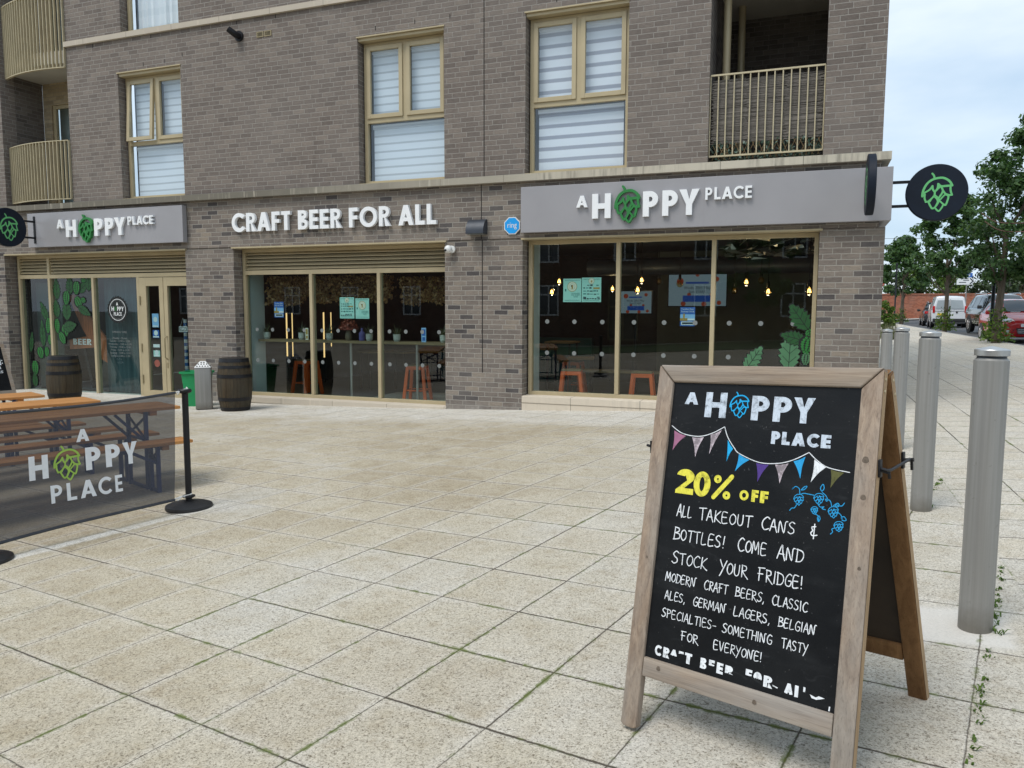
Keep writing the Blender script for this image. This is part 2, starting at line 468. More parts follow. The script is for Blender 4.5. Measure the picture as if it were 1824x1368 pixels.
M['blue_metal'] = simple('blue_painted_metal', (.018, .032, .14), .4, 0, .2, 9)
M['steel'] = simple('brushed_steel', (.47, .47, .46), .36, .85, .06, 7)
def bollmat():
    t = NT('bollard_grey')
    x, y, z = t.xyz(t.obj())
    st = t.noise(vec=t.scl(t.obj(), (60, 60, 1.0)), scale=1, detail=4)
    br = t.noise(vec=t.scl(t.obj(), (18, 18, 260)), scale=1, detail=2)
    c = t.mix(t.fr(st, .3, .7), (.255, .25, .235), (.325, .32, .305))
    spots = t.fr(t.noise(scale=16, detail=5, rough=.75), .63, .70)
    c = t.mix(t.math('MULTIPLY', spots, .55), c, (.17, .16, .14))
    base = t.fr(t.math('ADD', z, t.math('MULTIPLY', t.noise(scale=22, detail=4), -.09)), .09, -.02)
    c = t.mix(t.math('MULTIPLY', base, .7), c, (.14, .125, .10))
    rg = t.math('ADD', .42, t.math('ADD', t.math('MULTIPLY', br, .14), t.math('MULTIPLY', spots, .2)))
    return t.done(t.bsdf(c, rg, .3, t.bump(br, .06, .001)))
M['bollard'] = bollmat()
M['knot'] = simple('wood_knot', (.13, .10, .075), .8, 0, .35, 120)
M['bollard_cap'] = simple('bollard_cap', (.50, .50, .49), .36, .8, .05, 9)
M['bin_green'] = simple('bin_green', (.01, .27, .09), .45, 0, .08, 6)
M['rubber'] = simple('black_rubber', (.012, .012, .013), .55, 0, .3, 9, bump=.3)
M['rope'] = simple('white_rope', (.55, .55, .53), .8, 0, .1, 40)
def chalkboard():
    t = NT('chalkboard')
    a = t.fr(t.noise(scale=3.2, detail=6, rough=.65), .42, .75)
    sm = t.fr(t.noise(vec=t.scl(t.obj(), (2, 2, 9)), scale=2.2, detail=6), .55, .8)
    c = t.mix(t.math('MULTIPLY', a, .5), (.0045, .0052, .0065), (.010, .0115, .013))
    c = t.mix(t.math('MULTIPLY', sm, .22), c, (.04, .042, .045))
    gh = t.fr(t.noise(vec=t.scl(t.obj(), (9, 9, 22)), scale=1.6, detail=5, dist=1.4), .60, .72)
    c = t.mix(t.math('MULTIPLY', t.math('MULTIPLY', gh, a), .45), c, (.06, .063, .068))
    sp = t.fr(t.noise(scale=95, detail=2), .70, .76)
    c = t.mix(t.math('MULTIPLY', sp, .5), c, (.10, .10, .10))
    return t.done(t.bsdf(c, t.math('ADD', .38, t.math('MULTIPLY', a, .2)), 0, t.bump(t.noise(scale=180, detail=2), .12, .002), .25))
M['chalkboard'] = chalkboard()
M['board_back'] = simple('board_back', (.030, .019, .011), .7, 0, .5, 4)
def chalk(name, col, cover=.36):
    t = NT(name)
    a = t.fr(t.noise(scale=55, detail=4, rough=.7), cover - .1, cover + .12)
    st = t.fr(t.noise(vec=t.scl(t.obj(), (160, 160, 10)), scale=1, detail=3), .3, .6)
    f = t.math('MULTIPLY', a, t.math('ADD', .72, t.math('MULTIPLY', st, .28)))
    c = t.mix(f, tuple(v * .35 for v in col), col)
    return t.done(t.bsdf(c, .75, spec=.2))
M['chalk_white'] = chalk('chalk_white', (.83, .86, .89))
M['chalk_block'] = chalk('chalk_block', (.60, .68, .78), .4)
M['chalk_yellow'] = chalk('chalk_yellow', (.80, .74, .09), .37)
M['chalk_cyan'] = chalk('chalk_cyan', (.02, .42, .80), .3)
M['chalk_blue'] = chalk('chalk_blue', (.02, .22, .60), .3)
M['chalk_skyblue'] = chalk('chalk_skyblue', (.03, .36, .72), .3)
M['chalk_pink'] = chalk('chalk_pink', (.38, .16, .26), .35)
M['chalk_purple'] = chalk('chalk_purple', (.09, .05, .25), .3)
M['chalk_olive'] = chalk('chalk_olive', (.12, .12, .045), .3)
M['chalk_mottle'] = chalk('chalk_mottle', (.70, .60, .66), .52)
def mesh_fabric():
    t = NT('mesh_fabric')
    d = t.n('ShaderNodeBsdfDiffuse'); t.put(d.inputs[0], (.075, .078, .088, 1))
    tr = t.n('ShaderNodeBsdfTransparent')
    ms = t.n('ShaderNodeMixShader')
    f = t.math('ADD', .70, t.math('MULTIPLY', t.noise(vec=t.scl(t.obj(), (2, 2, 7)), scale=3, detail=3), .12))
    t.put(ms.inputs[0], f)
    t.t.links.new(tr.outputs[0], ms.inputs[1]); t.t.links.new(d.outputs[0], ms.inputs[2])
    return t.done(ms.outputs[0])
M['mesh_fabric'] = mesh_fabric()
M['vinyl_hem'] = simple('vinyl_hem', (.03, .032, .04), .35, 0, .2, 8)
M['banner_white'] = simple('banner_white', (.72, .73, .74), .55, 0, .05, 20)
M['banner_green'] = simple('banner_green', (.30, .48, .07), .55, 0, .08, 20)
M['leaf_a'] = leafmat('leaf_street', (.024, .058, .020), (.060, .128, .040), (.13, .21, .07))
M['leaf_b'] = leafmat('leaf_pale', (.030, .050, .022), (.065, .10, .045), (.12, .16, .08))
M['leaf_c'] = leafmat('leaf_bright', (.040, .075, .008), (.085, .15, .018), (.15, .22, .035))
M['leaf_dry'] = leafmat('leaf_dry', (.16, .075, .03), (.40, .215, .095), (.62, .42, .22), .35)
M['leaf_ivy'] = leafmat('leaf_ivy', (.012, .03, .022), (.035, .075, .055), (.14, .2, .16), .15)
M['leaf_spiky'] = leafmat('leaf_spiky', (.06, .07, .035), (.13, .14, .075), (.2, .2, .1), .2)
M['leaf_red'] = leafmat('leaf_red', (.16, .03, .02), (.30, .07, .045), (.42, .14, .08), .2)
M['bark'] = wood('bark', (.07, .055, .04), (.19, .155, .115), 2, rough=.9, bump=.6)
M['twig'] = simple('twig', (.13, .075, .055), .8, 0, .2, 10)
M['asphalt'] = simple('asphalt', (.075, .075, .078), .85, 0, .2, 3, bump=.3, bscale=90)
M['kerb'] = simple('kerb', (.36, .345, .32), .85, 0, .12, 3, bump=.2)
M['grass'] = simple('grass', (.04, .075, .018), .9, 0, .4, 3, bump=.6, bscale=40)
M['soil'] = simple('terrain_ground', (.11, .11, .09), .95, 0, .25, .6)
M['car_red'] = simple('car_red', (.46, .012, .016), .22, 0, .04, 2, Coat_Weight=.8)
M['car_black'] = simple('car_black', (.006, .0065, .008), .2, 0, .15, 2, Coat_Weight=.9)
M['car_dark'] = simple('car_dark', (.02, .022, .026), .22, .2, .15, 2, Coat_Weight=.8)
M['car_white'] = simple('car_white', (.66, .68, .70), .25, 0, .03, 2, Coat_Weight=.7)
M['car_trim'] = simple('car_trim', (.014, .014, .015), .55, 0, .2, 6)
M['car_silver'] = simple('car_silver', (.55, .56, .58), .25, .8, .05, 6)
M['lamp_clear'] = simple('lamp_clear', (.62, .64, .62), .12, .3, .1, 12)
M['lamp_red'] = simple('lamp_red', (.45, .012, .012), .2, 0, .1, 12)
M['plate_yellow'] = simple('plate_yellow', (.62, .45, .03), .4, 0, .05, 12)
def carglass():
    t = NT('car_glass')
    return t.done(t.bsdf(t.mix(t.noise(scale=3, detail=3), (.02, .025, .03), (.06, .07, .08)), .06, 0, None, .9))
M['car_glass'] = carglass()
M['tile_roof'] = simple('tile_roof', (.10, .085, .075), .85, 0, .25, 3)
M['render_beige'] = simple('render_beige', (.38, .32, .24), .85, 0, .1, 2)
def blindmat(name, hi, lo, per, duty):
    t = NT(name)
    x, y, z = t.xyz(t.obj())
    fzz = t.math('FRACT', t.math('DIVIDE', t.math('ADD', z, t.math('MULTIPLY', t.math('SUBTRACT', t.noise(scale=.8, detail=2), .5), .02)), per))
    m = t.math('MULTIPLY', t.fr(fzz, 0, .05), t.fr(fzz, duty + .06, duty))
    c = t.mix(m, hi, lo)
    return t.done(t.bsdf(c, .8, spec=.2))
M['blind_soft'] = blindmat('blind_soft', (.68, .77, .84), (.44, .50, .55), .125, .24)
M['blind_stripe'] = blindmat('blind_stripe', (.74, .81, .88), (.33, .36, .43), .165, .33)
M['curtain'] = blindmat('net_curtain', (.78, .82, .84), (.72, .77, .79), .3, .4)
M['reed'] = wood('reed_screen', (.045, .04, .036), (.25, .225, .195), 0, scale=16)
M['clay'] = simple('pot_white', (.55, .56, .50), .5, 0, .06, 9)
M['vase'] = simple('vase_brown', (.13, .10, .06), .5, 0, .2, 12)
M['blue_stripe'] = simple('blue_stripe', (.02, .12, .36), .5, 0, .1, 9)
M['lilac'] = simple('lilac', (.16, .14, .40), .5, 0, .2, 9)

# ------------------------------------------------------------------ mesh builder
class MB:
    def __init__(s):
        s.v = []; s.f = []; s.m = []
    def add(s, vs, fs, mi=0):
        o = len(s.v)
        s.v += [Vector(p) for p in vs]
        s.f += [tuple(i + o for i in f) for f in fs]
        s.m += [mi] * len(fs)
        return s
    def box(s, a, b, mi=0, bev=0.0):
        x0, y0, z0 = (min(p, q) for p, q in zip(a, b))
        x1, y1, z1 = (max(p, q) for p, q in zip(a, b))
        if bev <= 0:
            return s.add([(x0, y0, z0), (x1, y0, z0), (x1, y1, z0), (x0, y1, z0), (x0, y0, z1), (x1, y0, z1), (x1, y1, z1), (x0, y1, z1)],
                         [(0, 3, 2, 1), (4, 5, 6, 7), (0, 1, 5, 4), (1, 2, 6, 5), (2, 3, 7, 6), (3, 0, 4, 7)], mi)
        bm = bmesh.new()
        bmesh.ops.create_cube(bm, size=1)
        bmesh.ops.scale(bm, vec=(x1 - x0, y1 - y0, z1 - z0), verts=bm.verts)
        bmesh.ops.translate(bm, vec=((x0 + x1) / 2, (y0 + y1) / 2, (z0 + z1) / 2), verts=bm.verts)
        bmesh.ops.bevel(bm, geom=bm.edges[:], offset=bev, segments=2, affect='EDGES', profile=.6)
        return s.frombm(bm, mi)
    def frombm(s, bm, mi=0):
        bm.verts.index_update()
        s.add([v.co.copy() for v in bm.verts], [tuple(v.index for v in f.verts) for f in bm.faces], mi)
        bm.free()
        return s
    def quad(s, a, b, c, d, mi=0):
        return s.add([a, b, c, d], [(0, 1, 2, 3)], mi)
    def bar(s, a, b, wx, wy, mi=0, up=(0, 0, 1)):
        a, b = Vector(a), Vector(b)
        d = (b - a).normalized()
        up = Vector(up)
        if abs(d.dot(up)) > .98: up = Vector((0, 1, 0))
        x = d.cross(up).normalized(); y = x.cross(d).normalized()
        vs = []
        for p in (a, b):
            for i, j in ((-1, -1), (1, -1), (1, 1), (-1, 1)):
                vs.append(p + x * wx * .5 * i + y * wy * .5 * j)
        return s.add(vs, [(0, 1, 2, 3), (7, 6, 5, 4), (0, 4, 5, 1), (1, 5, 6, 2), (2, 6, 7, 3), (3, 7, 4, 0)], mi)
    def tube(s, pts, r, n=8, mi=0, caps=True):
        pts = [Vector(p) for p in pts]
        rs = r if isinstance(r, (list, tuple)) else [r] * len(pts)
        rings = []
        ref = None
        for i, p in enumerate(pts):
            d = (pts[min(i + 1, len(pts) - 1)] - pts[max(i - 1, 0)]).normalized()
            if ref is None:
                ref = Vector((0, 0, 1)) if abs(d.z) < .9 else Vector((1, 0, 0))
            x = d.cross(ref)
            if x.length < 1e-4: x = d.cross(Vector((0, 1, .3)))
            x.normalize(); y = x.cross(d).normalized()
            ref = -y if False else y
            ref = y
            rings.append([p + (x * math.cos(2 * math.pi * k / n) + y * math.sin(2 * math.pi * k / n)) * rs[i] for k in range(n)])
        vs = [v for rg in rings for v in rg]
        fs = []
        for i in range(len(pts) - 1):
            for k in range(n):
                k2 = (k + 1) % n
                fs.append((i * n + k, i * n + k2, (i + 1) * n + k2, (i + 1) * n + k))
        if caps:
            fs.append(tuple(range(n - 1, -1, -1)))
            fs.append(tuple(range((len(pts) - 1) * n, len(pts) * n)))
        return s.add(vs, fs, mi)
    def disc(s, c, r, n=16, mi=0, axis='Y'):
        c = Vector(c)
        q = [(r * math.cos(2 * math.pi * k / n), r * math.sin(2 * math.pi * k / n)) for k in range(n)]
        return s.add([c + (Vector((a, 0, b)) if axis == 'Y' else Vector((0, a, b)) if axis == 'X' else Vector((a, b, 0))) for a, b in q], [tuple(range(n))], mi)
    def lathe(s, prof, c=(0, 0, 0), n=24, mi=0, axis='Z'):
        """profile of (radius, height)"""
        vs = []; fs = []
        c = Vector(c)
        for r, h in prof:
            for k in range(n):
                a = 2 * math.pi * k / n
                p = (r * math.cos(a), r * math.sin(a), h)
                if axis == 'Y': p = (p[0], p[2], p[1])
                if axis == 'X': p = (p[2], p[0], p[1])
                vs.append(c + Vector(p))
        for i in range(len(prof) - 1):
            for k in range(n):
                k2 = (k + 1) % n
                fs.append((i * n + k, i * n + k2, (i + 1) * n + k2, (i + 1) * n + k))
        fs.append(tuple(range(n - 1, -1, -1)))
        fs.append(tuple(range((len(prof) - 1) * n, len(prof) * n)))
        return s.add(vs, fs, mi)
    def prism(s, loops, P, h0, h1, mi=0, back=False):
        """2D outline with holes -> extruded solid; P(x, y, h) maps to space"""
        lo = [[Vector((x, y, 0)) for x, y in lp] for lp in loops]
        tris = geometry.tessellate_polygon(lo)
        flat = [p for lp in lo for p in lp]
        s.add([P(p.x, p.y, h1) for p in flat], tris, mi)
        if back: s.add([P(p.x, p.y, h0) for p in flat], tris, mi)
        if h1 != h0:
            for lp in lo:
                n = len(lp)
                for i in range(n):
                    a, b = lp[i], lp[(i + 1) % n]
                    s.add([P(a.x, a.y, h0), P(b.x, b.y, h0), P(b.x, b.y, h1), P(a.x, a.y, h1)], [(0, 1, 2, 3)], mi)
        return s
    def build(s, name, mat, parent=None, smooth=False, world=False, angle=35):
        me = bpy.data.meshes.new(name)
        vs = s.v
        if world and parent is not None:
            inv = MAT[parent.name].inverted()
            vs = [inv @ v for v in vs]
        me.from_pydata([tuple(v) for v in vs], [], s.f)
        mats = mat if isinstance(mat, (list, tuple)) else [mat]
        for k in mats:
            me.materials.append(M[k] if isinstance(k, str) else k)
        if len(mats) > 1:
            me.polygons.foreach_set('material_index', s.m)
        bm = bmesh.new(); bm.from_mesh(me)
        bmesh.ops.recalc_face_normals(bm, faces=bm.faces)
        bm.to_mesh(me); bm.free()
        if smooth:
            me.polygons.foreach_set('use_smooth', [True] * len(me.polygons))
            me.set_sharp_from_angle(angle=R(angle))
        me.update()
        o = bpy.data.objects.new(name, me)
        COL.objects.link(o)
        if parent is not None: o.parent = parent
        return o

MAT = {}
def empty(name, label, cat, loc=(0, 0, 0), rz=0., group=None, matrix=None):
    o = bpy.data.objects.new(name, None)
    o.empty_display_size = .2
    COL.objects.link(o)
    m = matrix if matrix is not None else Matrix.Translation(loc) @ Matrix.Rotation(rz, 4, 'Z')
    o.location = m.to_translation()
    o.rotation_euler = m.to_euler()
    MAT[o.name] = m
    return tag(o, label, cat, group)

def tag(o, label, cat, group=None):
    o['label'] = label
    o['category'] = cat
    if group: o['group'] = group
    return o

def struct(o):
    o['kind'] = 'structure'
    return o

def dup(root, matrix, label=None, group=None, skip=()):
    r = root.copy(); COL.objects.link(r)
    r.location = matrix.to_translation(); r.rotation_euler = matrix.to_euler()
    MAT[r.name] = matrix
    if label: r['label'] = label
    if group: r['group'] = group
    for ch in list(root.children):
        c = ch.copy(); COL.objects.link(c); c.parent = r
        for g in list(ch.children):
            d = g.copy(); COL.objects.link(d); d.parent = c
    return r

def TR(x, y, z, rz=0.):
    return Matrix.Translation((x, y, z)) @ Matrix.Rotation(rz, 4, 'Z')

# ------------------------------------------------------------------ lettering
def arc(cx, cy, rx, ry, a0, a1, n=14):
    return [(cx + rx * math.cos(R(a0 + (a1 - a0) * i / n)), cy + ry * math.sin(R(a0 + (a1 - a0) * i / n))) for i in range(n + 1)]

def bold(ch, w=.2, W=None):
    """geometric bold capital in a box W x 1 -> (loops, W)"""
    if ch == 'H':
        W = W or .76
        return [[(0, 0), (0, 1), (w, 1), (w, .5 + w * .45), (W - w, .5 + w * .45), (W - w, 1), (W, 1), (W, 0), (W - w, 0), (W - w, .5 - w * .45), (w, .5 - w * .45), (w, 0)]], W
    if ch == 'I':
        return [[(0, 0), (0, 1), (w, 1), (w, 0)]], w
    if ch == 'L':
        W = W or .52
        return [[(0, 0), (0, 1), (w, 1), (w, w * .92), (W, w * .92), (W, 0)]], W
    if ch == 'E':
        W = W or .54; t = w * .88
        return [[(0, 0), (0, 1), (W, 1), (W, 1 - t), (w, 1 - t), (w, .5 + t / 2), (W * .95, .5 + t / 2), (W * .95, .5 - t / 2), (w, .5 - t / 2), (w, t), (W, t), (W, 0)]], W
    if ch == 'F':
        W = W or .52; t = w * .88
        return [[(0, 0), (0, 1), (W, 1), (W, 1 - t), (w, 1 - t), (w, .5 + t / 2), (W * .95, .5 + t / 2), (W * .95, .5 - t / 2), (w, .5 - t / 2), (w, 0)]], W
    if ch == 'T':
        W = W or .56; t = w * .9
        return [[(0, 1 - t), (0, 1), (W, 1), (W, 1 - t), (W / 2 + w / 2, 1 - t), (W / 2 + w / 2, 0), (W / 2 - w / 2, 0), (W / 2 - w / 2, 1 - t)]], W
    if ch == 'P':
        W = W or .6; pm = .37; r = (1 - pm) / 2; cy = (1 + pm) / 2; bx = W - r
        o = [(0, 0), (0, 1)] + arc(bx, cy, r, r, 90, -90) + [(w, pm), (w, 0)]
        ri = r - w * .9
        h = [(w, cy + ri)] + arc(bx, cy, ri, ri, 90, -90) + [(w, cy - ri)]
        return [o, h], W
    if ch == 'R':
        W = W or .62; pm = .42; r = (1 - pm) / 2; cy = (1 + pm) / 2; bx = W - r - .03
        o = [(0, 0), (0, 1)] + arc(bx, cy, r, r, 90, -75) + [(W + .02, 0), (W - w * 1.2, 0), (w + .10, pm), (w, pm), (w, 0)]
        ri = r - w * .85
        h = [(w, cy + ri)] + arc(bx, cy, ri, ri, 90, -90) + [(w, cy - ri)]
        return [o, h], W
    if ch == 'B':
        W = W or .6; md = .53; r1 = (1 - md) / 2; r2 = md / 2; b1 = W - r1 - .05; b2 = W - r2
        o = [(0, 0), (0, 1)] + arc(b1, (1 + md) / 2, r1, r1, 90, -75) + arc(b2, md / 2, r2, r2, 75, -90)
        t = w * .82
        i1 = r1 - t; i2 = r2 - t
        h1 = [(w, (1 + md) / 2 + i1)] + arc(b1, (1 + md) / 2, i1, i1, 90, -90) + [(w, (1 + md) / 2 - i1)]
        h2 = [(w, md / 2 + i2)] + arc(b2, md / 2, i2, i2, 90, -90) + [(w, md / 2 - i2)]
        return [o, h1, h2], W
    if ch == 'O' or ch == '0':
        W = W or (1.02 if ch == 'O' else .68)
        o = arc(W / 2, .5, W / 2, .515, 0, 360, 36)[:-1]
        return [o, arc(W / 2, .5, W / 2 - w * .95, .515 - w * .9, 0, 360, 36)[:-1]], W
    if ch == 'C':
        W = W or .86
        o = arc(.5, .5, .5, .515, 42, 318, 30) + arc(.5, .5, .5 - w * .95, .515 - w * .95, 318, 42, 30)
        return [[(x * W / .87, y) for x, y in o]], W
    if ch == 'A':
        W = W or .84; c = W / 2; a = w * .56; s = w * 1.12
        def ix(y): return (c - a) * y               # left outer edge x at height y
        y0, y1 = .2, .2 + w * .85
        yt = 1 - w * 1.25
        o = [(0, 0), (c - a, 1), (c + a, 1), (W, 0), (W - s, 0), (W - s - ix(y0), y0), (s + ix(y0), y0), (s, 0)]
        hx = s + ix(y1)
        return [o, [(hx, y1), (c, min(yt, y1 + (c - hx) / max(.05, (c - a)) * 1.0)), (W - hx, y1)]], W
    if ch == 'Y':
        W = W or .80; c = W / 2; s = w * 1.2
        return [[(c - w / 2, 0), (c - w / 2, .42), (0, 1), (s, 1), (c, .60), (W - s, 1), (W, 1), (c + w / 2, .42), (c + w / 2, 0)]], W
    if ch == 'N':
        W = W or .74
        return [[(0, 0), (0, 1), (w, 1), (W - w, .34), (W - w, 1), (W, 1), (W, 0), (W - w, 0), (w, .66), (w, 0)]], W
    if ch == '2':
        W = W or .56
        o = arc(.28, .70, .28, .30, 170, -25, 18) + [(.27, w * .9), (W, w * .9), (W, 0), (0, 0), (0, w * .55)] + [(.34, .55)] + arc(.28, .70, .28 - w, .30 - w, -20, 170, 14)
        return [o], W
    raise KeyError(ch)

def clampy(loops, z0=None, z1=None):
    return loops

HOPS = [  # hop cone drawn as brush strokes (x, y, half width); traced from the round sign, y down
    ([(625, 305), (655, 345), (668, 385), (668, 425)], 20),
    ([(455, 775), (460, 690), (490, 590), (550, 495), (640, 430), (740, 405), (830, 405), (910, 440), (975, 500), (1015, 572)], 24),
    ([(470, 715), (590, 640), (640, 565)], 20), ([(640, 565), (652, 640), (690, 695)], 20), ([(690, 695), (738, 620), (748, 530)], 20),
    ([(748, 530), (800, 578), (900, 578), (1015, 574)], 24),
    ([(690, 690), (686, 760), (640, 825), (575, 885), (525, 898)], 19), ([(500, 735), (500, 820), (530, 898)], 19), ([(455, 770), (505, 745)], 17),
    ([(690, 695), (790, 585)], 17), ([(800, 575), (842, 670), (820, 745), (770, 825)], 20), ([(686, 755), (770, 835)], 20),
    ([(842, 665), (890, 735), (960, 768), (1020, 770)], 20), ([(985, 590), (990, 680), (1020, 770)], 20),
    ([(575, 890), (610, 970), (655, 1038), (705, 1022)], 20), ([(640, 820), (690, 795), (745, 860), (750, 920), (705, 1022)], 16),
    ([(640, 825), (605, 890)], 16), ([(770, 830), (790, 880), (860, 955)], 17), ([(790, 875), (745, 965), (705, 1022)], 17),
    ([(810, 850), (885, 765), (940, 775)], 17), ([(940, 775), (955, 800), (945, 870), (910, 975), (868, 960)], 20),
    ([(705, 1022), (778, 1100), (835, 1035), (868, 960)], 18)]

def cr(pts, n=4):
    """smooth curve through the points"""
    if len(pts) < 3: return list(pts)
    out = []
    for i in range(len(pts) - 1):
        p0, p1, p2, p3 = pts[max(i - 1, 0)], pts[i], pts[i + 1], pts[min(i + 2, len(pts) - 1)]
        for k in range(n):
            t = k / n
            out.append(tuple(.5 * (2 * b + (c - a) * t + (2 * a - 5 * b + 4 * c - d) * t * t + (3 * b - a - 3 * c + d) * t ** 3) for a, b, c, d in zip(p0, p1, p2, p3)))
    out.append(tuple(pts[-1]))
    return out

def ribbon(pts, hw, caps=True):
    """outline of a thick line"""
    pts = [Vector(p) for p in pts]
    n = len(pts)
    le, ri = [], []
    for i, p in enumerate(pts):
        a = (p - pts[i - 1]).normalized() if i else None
        b = (pts[i + 1] - p).normalized() if i < n - 1 else None
        t = ((a or b) + (b or a))
        if t.length < 1e-5: t = (a or b)
        t.normalize()
        nn = Vector((-t.y, t.x))
        k = 1.0
        if a is not None and b is not None:
            k = min(1.5, 1 / max(.3, abs(nn.dot(Vector((-a.y, a.x))))))
        h = hw[i] if isinstance(hw, (list, tuple)) else hw
        le.append(p + nn * h * k); ri.append(p - nn * h * k)
    h0 = hw[0] if isinstance(hw, (list, tuple)) else hw
    return le, ri

def stroke(mb, pts, hw, P, h0, h1, mi=0, caps=True):
    le, ri = ribbon(pts, hw)
    n = len(le)
    if caps and n > 1:      # rounded ends
        for end in (0, 1):
            p = (le[-1] + ri[-1]) / 2 if end else (le[0] + ri[0]) / 2
            rv = (le[-1] - p) if end else (le[0] - p)
            r = rv.length
            a0 = math.atan2(rv.y, rv.x)
            fan = [p] + [p + Vector((math.cos(a0 + (-1 if end else 1) * math.pi * k / 6), math.sin(a0 + (-1 if end else 1) * math.pi * k / 6))) * r for k in range(7)]
            mb.add([P(q.x, q.y, h1) for q in fan], [(0, k, k + 1) for k in range(1, 7)], mi)
    for i in range(n - 1):
        a, b, c, d = le[i], le[i + 1], ri[i + 1], ri[i]
        mb.add([P(q.x, q.y, h1) for q in (a, b, c, d)], [(0, 1, 2, 3)], mi)
        if h1 - h0 > .002:
            mb.add([P(a.x, a.y, h0), P(b.x, b.y, h0), P(b.x, b.y, h1), P(a.x, a.y, h1)], [(0, 1, 2, 3)], mi)
            mb.add([P(c.x, c.y, h0), P(d.x, d.y, h0), P(d.x, d.y, h1), P(c.x, c.y, h1)], [(0, 1, 2, 3)], mi)
    if h1 - h0 > .002 and n > 1:
        mb.add([P(le[0].x, le[0].y, h0), P(ri[0].x, ri[0].y, h0), P(ri[0].x, ri[0].y, h1), P(le[0].x, le[0].y, h1)], [(0, 1, 2, 3)], mi)
        mb.add([P(le[-1].x, le[-1].y, h0), P(ri[-1].x, ri[-1].y, h0), P(ri[-1].x, ri[-1].y, h1), P(le[-1].x, le[-1].y, h1)], [(0, 1, 2, 3)], mi)

def hop(mb, x0, y0, x1, y1, P, h0, h1, mi=0, thick=1.0, step=.0002):
    """hop cone emblem into the rectangle (y up)"""
    for k, (pts, hw) in enumerate(HOPS):
        q = [((x - 430) / 600, (1115 - y) / 825) for x, y in cr(pts, 4)]
        q = [(x0 + u * (x1 - x0), y0 + v * (y1 - y0)) for u, v in q]
        stroke(mb, q, hw / 825 * (y1 - y0) * thick, P, h0, h1 + k * step, mi, caps=True)

def word(mb, text, x, y, size, P, h0, h1, mi=0, w=.2, gap=.12, width=None, space=.34):
    """bold word; when width is given the letters are spread to fill it"""
    gl = []
    for ch in text:
        gl.append((None, space) if ch == ' ' else bold(ch, w))
    tot = sum(g[1] for g in gl) + gap * (len(gl) - 1)
    kx = (width / (tot * size)) if width else 1.
    cx = x
    for loops, W in gl:
        if loops:
            mb.prism([[(cx + px * size * kx, y + py * size) for px, py in lp] for lp in loops], P, h0, h1, mi)
        cx += (W + gap) * size * kx
    return cx

HAND = {  # loose hand-drawn capitals, centre lines in a box about .7 x 1
 'A': [[(0, 0), (.3, 1), (.42, .5), (.62, -.08)], [(.12, .36), (.52, .36)]], 'B': [[(.06, 0), (.06, 1)], [(.04, .98), (.4, .92), (.42, .68), (.1, .54)], [(.1, .54), (.52, .46), (.55, .14), (.0, .0)]],
 'C': [[(.58, .88), (.36, 1), (.08, .7), (.05, .3), (.28, 0), (.6, .12)]], 'D': [[(.06, 0), (.08, 1)], [(.0, .98), (.5, .85), (.62, .45), (.4, .06), (.0, .0)]],
 'E': [[(.5, .98), (.08, .96), (.05, .02), (.52, .04)], [(.07, .52), (.44, .54)]], 'F': [[(.12, 0), (.12, .98)], [(.0, .96), (.56, 1)], [(.0, .52), (.42, .54)]],
 'G': [[(.56, .9), (.3, 1), (.05, .6), (.1, .12), (.4, 0), (.56, .2), (.55, .44), (.32, .44)]], 'H': [[(.06, 0), (.06, 1)], [(.56, 0), (.56, 1)], [(.06, .5), (.56, .52)]],
 'I': [[(.1, 0), (.1, 1)]], 'K': [[(.06, 0), (.06, 1)], [(.52, 1), (.1, .45), (.4, .1), (.66, -.06)]], 'L': [[(.08, 1), (.05, .03), (.5, .05)]],
 'M': [[(.0, 0), (.1, 1), (.34, .3), (.58, 1), (.66, 0)]], 'N': [[(.04, 0), (.08, .95), (.5, .02), (.56, .9), (.74, 1)]],
 'O': [[(.3, .96), (.08, .74), (.04, .3), (.28, .02), (.54, .28), (.54, .74), (.3, .96)]], 'P': [[(.08, 0), (.08, 1)], [(.04, .98), (.46, .9), (.48, .6), (.1, .48)]],
 'R': [[(.08, 0), (.08, 1)], [(.04, .98), (.44, .92), (.45, .62), (.1, .5)], [(.1, .5), (.35, .2), (.66, -.1)]], 'S': [[(.5, .9), (.28, 1), (.06, .78), (.2, .56), (.44, .4), (.46, .14), (.2, 0), (.0, .12)]],
 'T': [[(.3, 0), (.3, .97)], [(.0, .95), (.62, 1)]], 'U': [[(.05, .95), (.05, .25), (.25, .0), (.48, .2), (.5, .95)]], 'V': [[(.02, 1), (.26, 0), (.52, 1)]],
 'Y': [[(.0, 1), (.28, .48)], [(.6, 1), (.22, .0), (.1, -.25)]], '!': [[(.12, 1), (.1, .3)], [(.1, .02), (.11, .05)]], ',': [[(.1, .08), (.02, -.16)]], '-': [[(.02, .42), (.4, .44)]],
 '&': [[(.42, .82), (.12, .74), (.2, .5), (.06, .3), (.2, .12), (.54, .2)], [(.34, 1.0), (.28, -.1)]]}
HW = {'I': .2, '!': .22, ',': .16, 'M': .7, '-': .45, 'N': .72}

